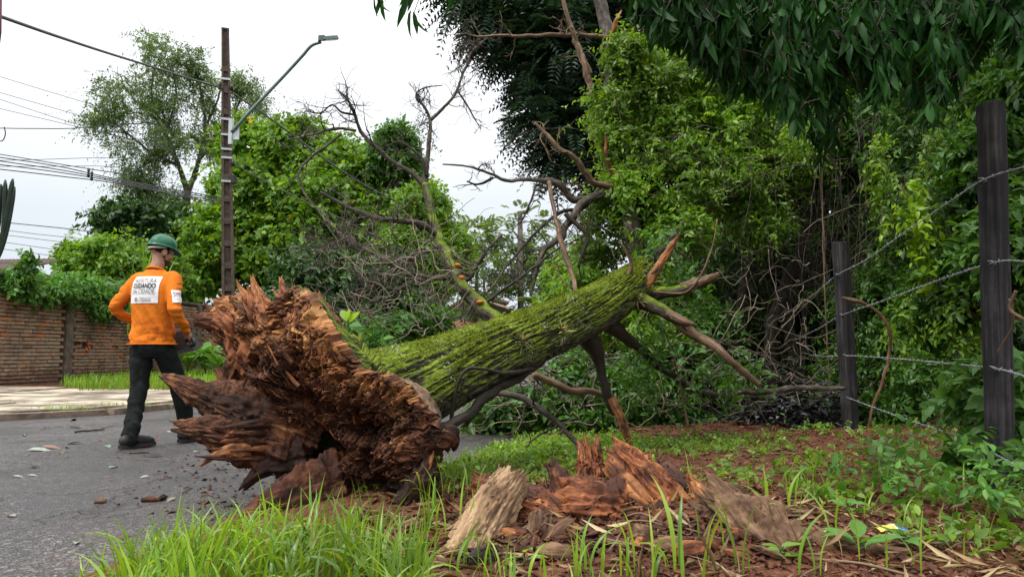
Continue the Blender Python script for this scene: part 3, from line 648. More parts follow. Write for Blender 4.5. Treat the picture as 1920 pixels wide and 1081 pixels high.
# ------------------------------------------------------------------ house behind the fallen tree
M['house_wall'] = roof_mat('house_wall', (.34, .37, .40), (.50, .53, .56)); M['roof_red'] = roof_mat('roof_red', (.40, .19, .12), (.60, .34, .24)); M['trim'] = flat_mat('trim', (.16, .10, .07), 0.8)
house = thing('house', pix(900, 660, 34), 'pale grey house with red tiled porch roof half hidden behind the fallen trunk', 'house')
mb = MB(); yy = 34.0
g0 = [pix(832, 648, yy), pix(985, 648, yy), pix(985, 596, yy), pix(880, 559, yy), pix(832, 590, yy)]
V = np.array(g0); V[:2, 2] = -.05; V2 = V + (1.5, 7, 0)
me_v = np.vstack([V, V2]); mb.add(me_v, [(0, 1, 2), (0, 2, 3), (0, 3, 4), (7, 6, 5), (8, 7, 5), (9, 8, 5)], [(0, 5, 6, 1), (1, 6, 7, 2), (2, 7, 8, 3), (3, 8, 9, 4), (4, 9, 5, 0)]); mb.build('wall', M['house_wall'], house, smooth=False)
for a, b in ((2, 3), (3, 4)):
    p, q = V[a], V[b]; ex = unit(q - p) * .35; p = p - ex; q = q + ex * .2; mb = MB(); d = np.array((1.5, 7, 0)) ; o_ = np.array((-.08, -.4, 0)); h = np.array((0, 0, .14))
    vv = np.array([p + o_, q + o_, q + d, p + d]); mb.add(np.vstack([vv + (0, 0, .02), vv + h]), None, [(3, 2, 1, 0), (4, 5, 6, 7), (0, 1, 5, 4), (1, 2, 6, 5), (2, 3, 7, 6), (3, 0, 4, 7)]); mb.build('roof', M['trim'], house, smooth=False)
A = pix(842, 600, 33.6); B = pix(913, 600, 33.6); D = np.array((-0.45, -2.6, -0.75))
mb = MB(); corrugated(mb, A, B, D, 15, .04); mb.build('porch_roof', M['roof_red'], house)
for px in (822, 905):
    mb = MB(); p = pix(px, 630, 31.4); mb.add(*box((p[0], p[1], .75), (.2, .2, 1.6))); mb.build('porch_post', M['house_wall'], house, smooth=False)
mb = MB(); V = np.array([pix(815, 632, 31.3), pix(900, 632, 31.3)]); mb.add(*box((V[:, 0].mean(), 31.2, V[0][2] - .12), (V[1][0] - V[0][0], .12, .22))); mb.build('porch_beam', M['house_wall'], house, smooth=False)
# far pole with wires among the palms
mb = MB(); V, T, Q, G = tube(np.array([pix(977, 650, 30), pix(975, 396, 30)]), [.14, .10], 8); mb.add(V, T, Q, G); tag(mb.build('bare_pole', M['bark_grey']), 'thin bare wooden pole far behind the fallen trunk among the feathery saplings', 'pole')
for k, (a, b) in enumerate((((900, 497), (1100, 500)), ((905, 520), (1110, 535)))):
    cable([pix(a[0] - 60, a[1] - 4, 30.2), pix(*a, 30.2), pix(*b, 30.2)], .012, ['upper', 'lower'][k] + ' of the two thin wires crossing behind the bare wooden pole', 'wires at the far pole')
# ------------------------------------------------------------------ the fallen tree
ft = thing('fallen_tree', gp(690, 950, 0.0), 'huge uprooted tree lying across the road, mossy trunk and torn reddish brown root base', 'fallen tree')
TR = pts([(690, 754, 4.20, 88), (745, 736, 4.29, 84), (800, 713, 4.42, 77), (850, 690, 4.58, 68), (900, 667, 4.76, 60), (960, 646, 5.0, 55), (1000, 631, 5.18, 52), (1050, 609, 5.42, 48), (1100, 587, 5.67, 45), (1150, 557, 5.95, 41), (1185, 530, 6.17, 34), (1208, 505, 6.33, 22), (1218, 494, 6.4, 10)])
NR, NS = 400, 240
C = spl(TR, NR); T3, X3, Y3 = frames(C[:, :3]); u = np.arange(NS) * 2 * PI / NS
s = np.concatenate([[0], np.cumsum(np.linalg.norm(np.diff(C[:, :3], axis=0), axis=1))])
cu, su = np.cos(u), np.sin(u); r = C[:, 3:4]
tw = u[None] + s[:, None] * 0.35
q = np.stack([np.cos(tw) * 3.6, np.sin(tw) * 3.6, np.broadcast_to(s[:, None] * 3.3, tw.shape)], -1)
wob = (fbm(q * 1.7 + 3, 3, 21) - .5) * 0.9
q2 = q.copy(); q2[..., 0] *= 3.3; q2[..., 1] *= 3.3; q2[..., 2] += wob
f1 = fbm(q2, 4, 31); ridge = np.clip((0.13 - np.abs(f1 - 0.5)) / 0.13, 0, 1)      # 1 in the furrows
low = fbm(np.stack([cu * .9 + 0 * r, su * .9 + 0 * r, np.broadcast_to(s[:, None] * 2.2, tw.shape)], -1), 3, 41) - .5
fine = fbm(q * 7, 3, 51) - .5
flare = 1 + 0.06 * np.exp(-s[:, None] / 0.18)
knot = np.zeros_like(tw)
for su0, sz, w, h in ((2.2, .75, .16, .05), (4.2, 1.35, .12, .06), (0.6, 1.9, .14, .05), (3.3, 1.05, .1, .05), (5.2, 2.0, .13, .06)):
    dd = np.angle(np.exp(1j * (u[None] - su0))) * 0.25; knot += h * np.exp(-(dd ** 2 + (s[:, None] - sz) ** 2) / (w * w))
R_ = r * flare * (1 + 0.08 * low) - 0.030 * ridge ** 1.2 + 0.010 * fine + knot * .55
V = C[:, None, :3] + R_[..., None] * (cu[None, :, None] * X3[:, None] + su[None, :, None] * Y3[:, None])
G = np.stack([r * np.cos(tw), r * np.sin(tw), np.broadcast_to(s[:, None], tw.shape)], -1)
a = np.arange(NS); b = (a + 1) % NS
Q = np.concatenate([np.stack([i * NS + a, i * NS + b, (i + 1) * NS + b, (i + 1) * NS + a], 1) for i in range(NR - 1)])
mb = MB(); V = V.reshape(-1, 3); k = len(V)
mb.add(np.vstack([V, V[:NS].mean(0), V[-NS:].mean(0) - T3[-1] * .05]), np.concatenate([np.stack([b, a, np.full(NS, k)], 1), np.stack([(NR - 1) * NS + a, (NR - 1) * NS + b, np.full(NS, k + 1)], 1)]), Q, np.vstack([G.reshape(-1, 3), (0, 0, 0), (0, 0, s[-1])]))
trunk = mb.build('trunk', M['moss_bark'], ft)
at = trunk.data.attributes.new('ridge', 'FLOAT', 'POINT'); at.data.foreach_set('value', np.concatenate([(0.5 - ridge).ravel(), [0, 0]]).astype(np.float32))
TRUNK_V = V.reshape(NR, NS, 3)
# moss tufts standing on the bark
RM = np.random.default_rng(77)
M['moss_tuft'] = leaf_mat('moss_tuft', [(.085, .12, .010), (.155, .195, .017), (.23, .27, .03), (.045, .075, .008)], 0.25, 0.8, 0.1, freq=3)
vn = np.zeros((NR, NS, 3)); cc = C[:, None, :3]; nrm = unit(TRUNK_V - cc)
pm = np.clip(nrm[..., 2] * 0.9 + 0.15 + (fbm(TRUNK_V * 6, 3, 61) - .5) * 2.6 - ridge * 1.6, 0, 1); pm[:6] = 0
ii = RM.choice(NR * NS, size=24000, p=(pm / pm.sum()).ravel())
P = TRUNK_V.reshape(-1, 3)[ii] + RM.normal(size=(24000, 3)) * .004; D = unit(nrm.reshape(-1, 3)[ii] * .7 + RM.normal(size=(24000, 3)) * .55)
mb = MB(); leaves(mb, P - D * .003, D, RM.normal(size=(24000, 3)), RM.uniform(.006, .017, 24000), RM.uniform(.004, .010, 24000)); tag(mb.build('moss', M['moss_tuft'], trunk, grain=False), kind='stuff')
# lichen crumbs and dry airplants
M['lichen'] = leaf_mat('lichen', [(.22, .26, .17), (.32, .36, .26), (.16, .2, .13)], 0.1, 0.8, 0.1)
pm = np.clip((fbm(TRUNK_V * 9, 2, 71) - .6) * 4, 0, 1) * (nrm[..., 2] > -.5); ii = RM.choice(NR * NS, size=2200, p=(pm / pm.sum()).ravel())
mb = MB(); leaves(mb, TRUNK_V.reshape(-1, 3)[ii], RM.normal(size=(2200, 3)) - nrm.reshape(-1, 3)[ii] * 0.0, nrm.reshape(-1, 3)[ii], RM.uniform(.008, .022, 2200), RM.uniform(.006, .016, 2200)); tag(mb.build('lichen', M['lichen'], trunk, grain=False), kind='stuff')
M['airplant'] = leaf_mat('airplant', [(.30, .29, .14), (.40, .38, .2), (.2, .22, .09)], 0.3, 0.7, 0.1)
bvh_tr = BVHTree.FromPolygons([Vector(v) for v in V], [tuple(q) for q in Q.tolist()])
def on_trunk(px, py):
    d = Vector(ray(px, py)).normalized(); h = bvh_tr.ray_cast(Vector((0, 0, CAM_H)), d); return (np.array(h[0]), np.array(h[1])) if h[0] is not None else (None, None)
for px, py in ((1052, 618), (978, 638), (1195, 560)):
    p, n_ = on_trunk(px, py)
    if p is None: continue
    k = 46; mb = MB(); d = unit(np.array((-.1, -.7, .25)) + RM.normal(size=(k, 3)) * .75); leaves(mb, np.repeat(p[None], k, 0) - d * .005, d, RM.normal(size=(k, 3)), RM.uniform(.06, .14, k), .006); mb.build('airplant', M['airplant'], trunk, grain=False)

def plate_mat():
    t = NT('torn_base'); g = t.grain(1, 1, .16); p = t.pos()
    n1 = t.noise(g, 55, 8, 0.65, 0.5); n2 = t.noise(p, 5.5, 6, 0.62, .3); n3 = t.noise(p, 70, 5, 0.65); at = t.n('Attribute', attribute_name='rot')
    tan_ = t.ramp(n1, [(0.30, (.016, .006, .003)), (0.44, (.13, .045, .014)), (0.55, (.34, .14, .042)), (0.70, (.60, .36, .14))])
    red = t.ramp(t.math('ADD', t.math('MULTIPLY', n1, .6), t.math('MULTIPLY', n3, .4)), [(0.33, (.009, .0038, .0025)), (0.47, (.055, .019, .009)), (0.59, (.15, .052, .020)), (0.73, (.34, .15, .06))])
    k = t.math('ADD', t.math('MULTIPLY', n2, 1.3), at.outputs['Fac'])
    c = t.mix(t.ramp(t.math('MULTIPLY', k, 0.5), [(0.34, 1.0), (0.56, 0.0)]), tan_, red)
    c = t.mix(t.ramp(t.noise(p, 2.6, 5, .6), [(0.49, 0.0), (0.60, .85)]), c, (.014, .006, .004))
    h = t.math('ADD', n1, t.math('MULTIPLY', n3, .5))
    return t.out(t.bsdf(c, 0.72, 0.3, h, 1.0, 0.016))
M['torn_base'] = plate_mat()
# --- root plate: the torn base that faces the road ----------------------------------
OUT = [(430, 712), (442, 672), (420, 640), (398, 616), (372, 602), (404, 588), (438, 562), (466, 548), (490, 556), (512, 572), (530, 562), (560, 548), (600, 556), (622, 590), (648, 640), (690, 690), (752, 706), (792, 738), (818, 790), (830, 826), (828, 858), (812, 890), (798, 930), (768, 958), (720, 948), (680, 930), (640, 930), (570, 934), (522, 902), (497, 872), (470, 862), (436, 846), (410, 818), (405, 780), (428, 745)]
ctr = (600, 775); PN = unit(np.array((-.32, -.94, -.02))); Pc = pix(ctr[0], ctr[1], 3.98)
PTn = unit(np.cross((0, 0, 1.0), PN)) * -1.0
if PTn[0] < 0: PTn = -PTn
PU = np.cross(PTn, PN); PU = PU if PU[2] > 0 else -PU
def on_plate(px, py):
    d = ray(px, py); o = np.array((0, 0, CAM_H)); t = np.dot(Pc - o, PN) / np.dot(d, PN); p = o + d * t - Pc; return np.dot(p, PTn), np.dot(p, PU)
O2 = np.array([on_plate(*p) for p in OUT]); ang = np.unwrap(np.arctan2(O2[:, 1], O2[:, 0])); rad = np.hypot(O2[:, 0], O2[:, 1])
NA, NRD = 720, 190
th = np.linspace(0, 2 * PI, NA, endpoint=False); o_ = np.argsort(np.mod(ang, 2 * PI)); aa = np.mod(ang, 2 * PI)[o_]; rr = rad[o_]
Rr = np.interp(th, np.concatenate([aa - 2 * PI, aa, aa + 2 * PI]), np.tile(rr, 3))
jg = fbm(np.stack([np.cos(th) * 9, np.sin(th) * 9, th * 0], -1), 4, 91) - .5; jg2 = vnoise(np.stack([np.cos(th) * 34, np.sin(th) * 34, th * 0], -1), 95) - .5
Rr = Rr * (1 + 0.13 * jg + 0.07 * jg2)
rho = np.linspace(0.0, 1, NRD + 1)[1:] ** 0.85
A = rho[:, None] * Rr * np.cos(th); B = rho[:, None] * Rr * np.sin(th)
def gauss(px, py, rx, ry):
    a0, b0 = on_plate(px, py); return np.exp(-((A - a0) / rx) ** 2 - ((B - b0) / ry) ** 2)
flow0 = np.array(on_plate(670, 905))           # fibres run out from the foot of the trunk
fa, fb = A - flow0[0], B - flow0[1]; fr = np.hypot(fa, fb); ft_ = np.arctan2(fb, fa) + .55 * (fbm(np.stack([A * 4, B * 4, 0 * A], -1), 3, 101) - .5)
def fl(k, z, o, sd): return fbm(np.stack([np.cos(ft_) * k, np.sin(ft_) * k, fr * z], -1), o, sd)
fib = fl(9, 2.0, 4, 111); fibm = fl(22, 4.0, 4, 115); fibf = fl(60, 8, 3, 121)
def pn(k, o, sd): return fbm(np.stack([A * k, B * k, 0 * A + sd * .37], -1), o, sd) - .5
ch = pn(5, 4, 131); chf = pn(17, 4, 141); chff = pn(52, 3, 145); lump = 1 - np.abs(2 * (pn(9, 3, 151) + .5) - 1)
upper = np.clip((B - on_plate(600, 745)[1]) / .22 + .5, 0, 1)      # the upper flare is all fibre, the lower half crumbling rot
Hh = 0.10 * (1 - rho[:, None] ** 2.2) + 0.09 * gauss(560, 640, .32, .20) + 0.05 * gauss(690, 740, .2, .15) + .05 * upper
Hh += 0.12 * gauss(765, 850, .12, .2) - 0.46 * gauss(570, 838, .22, .085) - 0.24 * gauss(490, 800, .10, .06) - .16 * gauss(600, 742, .07, .035) - .14 * gauss(560, 610, .03, .07) - 0.15 * gauss(690, 800, .12, .045) - .16 * gauss(490, 650, .05, .06) - .12 * gauss(520, 745, .10, .03) - .10 * gauss(640, 765, .09, .03) - .12 * gauss(690, 870, .05, .04) - 0.10 * gauss(640, 905, .3, .05)
Hh += 0.16 * (np.abs(2 * fib - 1) - .25) * (.3 + .7 * upper) + .085 * (.4 - np.abs(2 * fibm - 1)) * (.3 + .7 * upper) + .030 * (fibf - .5) * 2 * (.35 + .65 * upper)
Hh += 0.20 * ch + 0.075 * chf * (1.2 - .7 * upper) + .05 * chff * (1.2 - .5 * upper) + .022 * pn(100, 2, 147) + .05 * (lump - .6) * (1 - .5 * upper)
Hh -= .07 * np.clip(1 - np.abs(2 * fibm - 1) / .08, 0, 1) * (.5 + .5 * upper) + .06 * np.clip(1 - np.abs(ch) / .02, 0, 1)
Hh = Hh * np.clip((1 - rho[:, None]) / .05 + .35, 0, 1)
Vp = Pc + A[..., None] * PTn + B[..., None] * PU + Hh[..., None] * PN
# fibres also lean sideways
Gp = np.stack([np.cos(ft_) * .30, np.sin(ft_) * .30, fr], -1)
a = np.arange(NA); b = (a + 1) % NA
Q = np.concatenate([np.stack([i * NA + a, i * NA + b, (i + 1) * NA + b, (i + 1) * NA + a], 1) for i in range(NRD - 1)])
Vp2 = Vp.reshape(-1, 3); mb = MB(); k = len(Vp2)
mb.add(np.vstack([Vp2, Vp[0].mean(0)]), np.stack([a, b, np.full(NA, k)], 1), Q, np.vstack([Gp.reshape(-1, 3), Gp[0].mean(0)]))
# back skin: from the torn rim back to the trunk
tc_, tt, tx, ty = C[14, :3], T3[14], X3[14], Y3[14]
rim = Vp[-1]; NB = 34
ra = np.array([math.atan2(np.dot(p - tc_, ty), np.dot(p - tc_, tx)) for p in rim]); ra = np.unwrap(ra)
# even out: blend to uniform angles so the skin closes round the trunk
tot = 2 * PI * np.sign(ra[-1] - ra[0]); uni = ra[0] + tot * np.arange(NA) / NA; ra = 0.55 * ra + .45 * (uni + (ra - uni).mean())
ring = tc_ + (TR[0, 3] * 0.98) * (np.cos(ra)[:, None] * tx + np.sin(ra)[:, None] * ty)
w = np.linspace(0, 1, NB)[:, None, None]; ws = w ** 0.8
BK = rim[None] * (1 - ws) + ring[None] * ws
rimdir = unit(rim - Pc); bulge = (np.sin(PI * w[:, :, 0]) * 0.05)[..., None] - 0.10 * (np.sin(PI * w) * (w < .7))
BK = BK + rimdir[None] * (bulge * .6) 
nz = fbm(np.stack([np.cos(th)[None] * 7 + 0 * w[..., 0], np.sin(th)[None] * 7 + 0 * w[..., 0], np.broadcast_to(w[..., 0] * 3, (NB, NA))], -1), 4, 161) - .5
BK = BK + rimdir[None] * (nz * .16 * np.sin(PI * np.clip(w[..., 0] * .95 + .03, 0, 1)))[..., None]
mb2 = MB(); Gb = np.stack([np.cos(th)[None] * .35 + 0 * w[..., 0], np.sin(th)[None] * .35 + 0 * w[..., 0], np.broadcast_to(w[..., 0] * .6, (NB, NA))], -1)
Qb = np.concatenate([np.stack([i * NA + b, i * NA + a, (i + 1) * NA + a, (i + 1) * NA + b], 1) for i in range(NB - 1)])
mb2.add(BK.reshape(-1, 3), None, Qb, Gb.reshape(-1, 3))
plate = mb.build('root_base', M['torn_base'], ft)
at = plate.data.attributes.new('rot', 'FLOAT', 'POINT')
rot_shade = -0.40 + 0.90 * upper * (0.3 + .7 * rho[:, None]) + 0.75 * gauss(770, 790, .09, .16) + .5 * gauss(795, 880, .05, .12) + .3 * gauss(600, 640, .2, .1) - .35 * gauss(600, 830, .2, .1) + 1.2 * (fibm - .5) + .8 * ch + .3 * chf  # rot colour, plus shade painted into the hollow and low spots
at.data.foreach_set('value', np.concatenate([rot_shade.ravel(), [0]]).astype(np.float32))
fl = mb2.build('bark_flare', M['moss_bark'], ft)
at = fl.data.attributes.new('ridge', 'FLOAT', 'POINT'); at.data.foreach_set('value', (nz.ravel() * .8 + .05).astype(np.float32))
# --- shards, spikes and roots standing out of the torn base -------------------------
def shard(name, l, mat_, n=46, sides=26, fib=.28, low=.35, flat=.6, jag=.05, seed=1, parent=ft, label=None):
    mb = MB(); woody(mb, pts(l), int(n * 1.8), int(sides * 1.8), fib, low, flat, (0, jag), seed); o = mb.build(name, M[mat_], parent)
    if label: o['label'] = label
    return o
shard('root_shard', [(600, 810, 4.1, 50), (520, 785, 4.02, 52), (450, 768, 3.98, 42), (395, 746, 3.97, 29), (345, 723, 3.97, 17), (304, 703, 4.0, 4)], 'torn_base', 80, 48, .30, .45, .62, .03, 3, label='long reddish spike pointing left')
shard('root_shard', [(540, 830, 4.02, 50), (470, 818, 3.95, 42), (415, 808, 3.92, 30), (370, 804, 3.9, 19), (333, 801, 3.9, 9)], 'torn_base', 60, 44, .32, .45, .6, .06, 5)
shard('root_shard', [(470, 842, 3.9, 15), (430, 846, 3.86, 10), (402, 855, 3.84, 5.5), (376, 872, 3.83, 2)], 'torn_orange', 30, 16, .35, .4, .7, .02, 7, label='thin pale claw at the lower left')
shard('root_shard', [(640, 905, 3.95, 50), (570, 925, 3.85, 42), (505, 955, 3.7, 32), (440, 1008, 3.55, 18)], 'rot_red', 50, 30, .3, .4, .6, .05, 11)
shard('root_shard', [(570, 850, 4.0, 30), (520, 866, 3.95, 18), (485, 885, 3.93, 14), (455, 915, 3.92, 6)], 'rot_dark', 40, 20, .4, .6, .5, .04, 13)
shard('root_shard', [(800, 830, 3.92, 40), (795, 880, 3.86, 46), (775, 930, 3.78, 44), (740, 978, 3.7, 30), (705, 1000, 3.64, 18)], 'rot_dark', 50, 30, .3, .4, .55, .05, 17, label='black rotten slab under the right side')
shard('root_shard', [(745, 820, 3.9, 26), (790, 828, 3.84, 24), (826, 822, 3.82, 21), (842, 830, 3.83, 15), (846, 842, 3.84, 6)], 'rot_red', 40, 30, .5, .8, .95, .03, 19)
shard('root_shard', [(806, 850, 3.86, 16), (818, 880, 3.84, 12), (820, 905, 3.83, 4)], 'rot_dark', 24, 14, .4, .5, .5, .03, 23)
shard('root_shard', [(540, 670, 4.02, 48), (500, 600, 4.05, 34), (486, 562, 4.06, 20), (478, 540, 4.06, 9), (473, 519, 4.06, 3)], 'torn_orange', 50, 26, .35, .4, .6, .03, 29)
shard('root_shard', [(600, 690, 4.0, 60), (565, 610, 4.05, 44), (545, 570, 4.08, 25), (534, 545, 4.1, 13), (527, 523, 4.1, 3)], 'rot_orange', 50, 28, .35, .4, .6, .03, 31)
shard('root_shard', [(640, 700, 4.0, 60), (618, 620, 4.08, 36), (604, 578, 4.1, 18), (598, 553, 4.12, 6)], 'rot_orange', 50, 26, .35, .4, .6, .04, 37)
shard('root_shard', [(500, 660, 4.05, 50), (450, 620, 4.08, 34), (412, 604, 4.1, 18), (386, 600, 4.1, 13), (370, 601, 4.1, 8)], 'rot_orange', 50, 26, .4, .5, .7, .03, 41)
shard('root_shard', [(500, 650, 4.03, 44), (455, 592, 4.07, 30), (425, 572, 4.08, 16), (404, 566, 4.08, 6)], 'torn_orange', 50, 26, .4, .5, .6, .04, 43)
shard('root_shard', [(728, 714, 3.96, 6), (762, 722, 3.96, 12), (788, 745, 3.95, 16), (806, 780, 3.92, 16), (806, 812, 3.88, 8)], 'bark_tan', 60, 28, .35, .5, .8, .03, 47, label='pale torn rim where the bark ends')
shard('root_shard', [(712, 712, 3.9, 10), (752, 740, 3.86, 22), (778, 782, 3.82, 26), (786, 830, 3.79, 22), (770, 870, 3.76, 14)], 'torn_base', 60, 30, .3, .4, .7, .03, 48)
shard('root_shard', [(812, 842, 3.8, 9), (800, 870, 3.78, 14), (790, 900, 3.76, 10)], 'torn_orange', 40, 20, .3, .4, .6, .03, 49)
shard('root_shard', [(440, 690, 4.1, 26), (425, 720, 4.05, 16), (408, 690, 4.05, 6)], 'rot_red', 30, 18, .4, .5, .6, .03, 53)
# smaller splinters all over the torn face
RS = np.random.default_rng(41); mb = MB(); mo = MB()
for k in range(170):
    i = RS.integers(8, NRD - 1); j = RS.integers(NA); p = Vp[i, j]; up_ = upper[i, j]
    d = unit(np.cos(ft_[i, j]) * PTn + np.sin(ft_[i, j]) * PU + PN * RS.uniform(.05, .45) + RS.normal(size=3) * .2)
    l = RS.uniform(.04, .15) * (1.3 if up_ > .5 else .7); w0 = RS.uniform(.003, .009)
    P4 = np.array([np.append(p - d * l * .5, w0 * 1.3), np.append(p + d * l * .1, w0), np.append(p + d * l * .5 + RS.normal(size=3) * .008, w0 * .3)])
    woody(mo if RS.random() < .22 else mb, P4, 6, 6, .3, .3, .6, (0, 0), k)
tag(mb.build('splinters', M['torn_base'], plate, smooth=False), kind='stuff'); tag(mo.build('pale_splinters', M['torn_orange'], plate, smooth=False), kind='stuff')
mb = MB(); mo = MB()                                        # long stringy fibres lying over the torn face
for k in range(1100):
    i = RS.integers(30, NRD - 4); j = RS.integers(NA); 
    if RS.random() > .25 + upper[i, j]: continue
    m = RS.integers(4, 9); stp = RS.integers(3, 7); ii_ = np.clip(i - np.arange(m) * stp, 4, NRD - 1); jj_ = (j + np.cumsum(RS.normal(size=m) * 2.2).astype(int)) % NA
    q = Vp[ii_, jj_] + PN * np.linspace(RS.uniform(.0, .03), .003, m)[:, None] + RS.normal(size=(m, 3)) * .003; w0 = RS.uniform(.0012, .0042)
    limb(mo if RS.random() < .4 else mb, np.column_stack([q, np.linspace(w0 * .4, w0, m)]), m * 2, 4, 0)
tag(mb.build('fibres', M['rot_red'], plate), kind='stuff'); tag(mo.build('pale_fibres', M['torn_orange'], plate), kind='stuff')
for k in range(26):                                         # broken ends round the rim
    px = RS.uniform(385, 660); py = np.interp(px, [385, 440, 480, 530, 600, 660], [612, 570, 552, 562, 566, 660]) + RS.uniform(0, 50); dx = (px - 640) * RS.uniform(.06, .16) + RS.normal() * 8; dy = RS.uniform(14, 46); w = RS.uniform(5, 15); dpt = RS.uniform(3.96, 4.1)
    shard('root_shard', [(px - dx, py + dy, dpt + .08, w), (px, py, dpt, w * .8), (px + dx * .8, py - dy * .6, dpt + .02, w * .35), (px + dx, py - dy * .9, dpt + .02, w * .1)], ('torn_base', 'torn_orange', 'rot_orange')[k % 3], 22, 14, .35, .4, .6, .02, 300 + k)
for k in range(16):                                         # and along the lower left
    px = RS.uniform(395, 500); py = RS.uniform(770, 870); dx = RS.uniform(20, 60); w = RS.uniform(4, 11); dpt = RS.uniform(3.82, 3.95); dy = RS.uniform(-12, 16)
    shard('root_shard', [(px + dx * 1.3, py - dy, dpt + .22, w), (px + dx * .3, py, dpt + .06, w * .9), (px - dx * .6, py + dy * .7, dpt, w * .4), (px - dx, py + dy, dpt, w * .1)], ('torn_base', 'rot_red', 'rot_orange')[k % 3], 22, 14, .35, .4, .6, .02, 340 + k)
# crumbs of soil and rot in the lower half
mb = MB(); n_ = 2600; i = RS.integers(5, NRD - 2, n_); j = RS.integers(0, NA, n_); ok = RS.random(n_) > upper[i, j] * .85; p = (Vp[i, j] + RS.normal(size=(n_, 3)) * .006)[ok]
k = len(p); tv = np.array([(1, 0, -.7), (-1, 0, -.7), (0, 1, .7), (0, -1, .7)]) * .6; sz = RS.uniform(.006, .020, k)
Vc = p[:, None] + (tv[None] + RS.normal(size=(k, 4, 3)) * .3) * sz[:, None, None]; mb.add(Vc.reshape(-1, 3), (np.array([(0, 2, 3), (1, 3, 2), (0, 1, 2), (0, 3, 1)])[None] + (np.arange(k) * 4)[:, None, None]).reshape(-1, 3)); tag(mb.build('soil_crumbs', M['rot_red'], plate, smooth=False), kind='stuff')

# --- broken branches at the upper end, and the limbs that prop the trunk ------------
def branch(l, mat_, name='broken_branch', sides=14, rough=.14, jag=.04, parent=ft, tw=0, twl=.5, seed=1, label=None, n=None):
    mb = MB(); c = limb(mb, pts(l), n or 6 * len(l), sides, rough, seed, 0, jag)
    if tw: twigs(mb, c, np.random.default_rng(seed), tw, twl, .010, 1)
    o = mb.build(name, M[mat_], parent)
    if label: o['label'] = label
    return c
branch([(1140, 580, 6.05, 26), (1200, 554, 6.25, 16), (1240, 549, 6.2, 11), (1290, 540, 6.05, 9)], 'moss_bark', seed=3)
shard('broken_branch', [(1278, 541, 6.07, 9), (1300, 534, 6.04, 10), (1325, 524, 6.0, 8), (1347, 514, 5.97, 4)], 'bark_tan', 24, 14, .3, .2, .7, .03, 61, label='pale broken branch end')
shard('splinter', [(1192, 560, 6.12, 5), (1212, 535, 6.1, 7.5), (1238, 495, 6.05, 7), (1258, 464, 6.02, 5.5), (1272, 442, 6.0, 1.5)], 'torn_orange', 40, 18, .28, .25, .8, .05, 63, label='long orange splinter standing up')
branch([(1150, 560, 6.1, 24), (1200, 562, 6.1, 16), (1245, 588, 6.0, 11), (1290, 612, 5.95, 9)], 'moss_bark', seed=5)
branch([(1270, 602, 5.98, 9), (1320, 640, 5.95, 9), (1370, 680, 5.95, 7), (1425, 722, 6.0, 5)], 'bark_tan', seed=7, jag=.06)
shard('splinter', [(1250, 585, 5.94, 7), (1280, 600, 5.9, 6), (1300, 607, 5.88, 3)], 'bark_tan', 16, 10, .3, .2, .5, .03, 67)
branch([(1130, 600, 6.0, 20), (1180, 640, 6.15, 10), (1240, 690, 6.3, 7), (1285, 716, 6.4, 7), (1300, 740, 6.4, 5)], 'bark_dark', seed=9)
branch([(1285, 718, 6.38, 6), (1330, 738, 6.4, 5), (1420, 735, 6.5, 5), (1500, 727, 6.7, 5), (1582, 728, 6.9, 4)], 'bark_grey', seed=11, tw=5, twl=.5)
branch([(1100, 630, 5.8, 20), (1130, 690, 5.9, 9), (1140, 745, 5.95, 9), (1152, 770, 5.95, 9)], 'bark_dark', seed=13)
shard('splinter', [(1146, 745, 5.92, 12), (1160, 775, 5.9, 13), (1172, 805, 5.88, 12), (1184, 836, 5.86, 7)], 'torn_orange', 34, 16, .25, .3, .6, .04, 71, label='orange split stick standing on the soil')
branch([(930, 735, 5.6, 6), (975, 742, 5.6, 6), (1020, 772, 5.5, 5.5), (1060, 808, 5.4, 5), (1092, 836, 5.3, 6)], 'bark_grey', seed=15, tw=4, twl=.35)
branch([(1000, 700, 5.9, 7), (1060, 726, 6.0, 7), (1120, 738, 6.1, 6), (1145, 742, 6.1, 5)], 'bark_tan', seed=17)
branch([(895, 720, 5.1, 10), (905, 745, 5.15, 7), (870, 800, 5.2, 6)], 'bark_dark', seed=23)
# a vine stem that creeps along the underside
branch([(845, 800, 4.3, 4), (856, 720, 4.25, 3.5), (875, 690, 4.27, 3), (905, 690, 4.36, 3), (950, 700, 4.62, 4), (1000, 690, 4.95, 4)], 'bark_dark', 'vine_stem', 9, .3, 0, seed=25)
branch([(826, 805, 4.2, 8), (870, 780, 4.3, 9), (915, 738, 4.55, 9), (975, 708, 4.9, 7), (1020, 676, 5.2, 5)], 'bark_dark', 'bark_ridge', 12, .35, 0, seed=27)
# upright snags at the broken top
branch([(1195, 520, 6.3, 24), (1222, 492, 6.45, 13), (1248, 462, 6.6, 7), (1262, 440, 6.8, 4), (1280, 415, 7.2, 3)], 'bark_dark', seed=29, tw=5, twl=.4)
branch([(1165, 545, 6.0, 6), (1185, 500, 5.95, 4), (1175, 470, 5.9, 3), (1160, 452, 5.9, 2)], 'bark_tan', 'twig', 6, .1, 0, seed=31)
branch([(1215, 520, 6.1, 5), (1232, 505, 6.05, 3), (1238, 480, 6.05, 2)], 'bark_tan', 'twig', 6, .1, 0, seed=33)
branch([(1225, 548, 6.1, 2.2), (1290, 545, 6.0, 1.8), (1330, 480, 5.9, 1.6), (1345, 410, 5.9, 1)], 'bark_tan', 'twig', 6, .1, 0, seed=35)

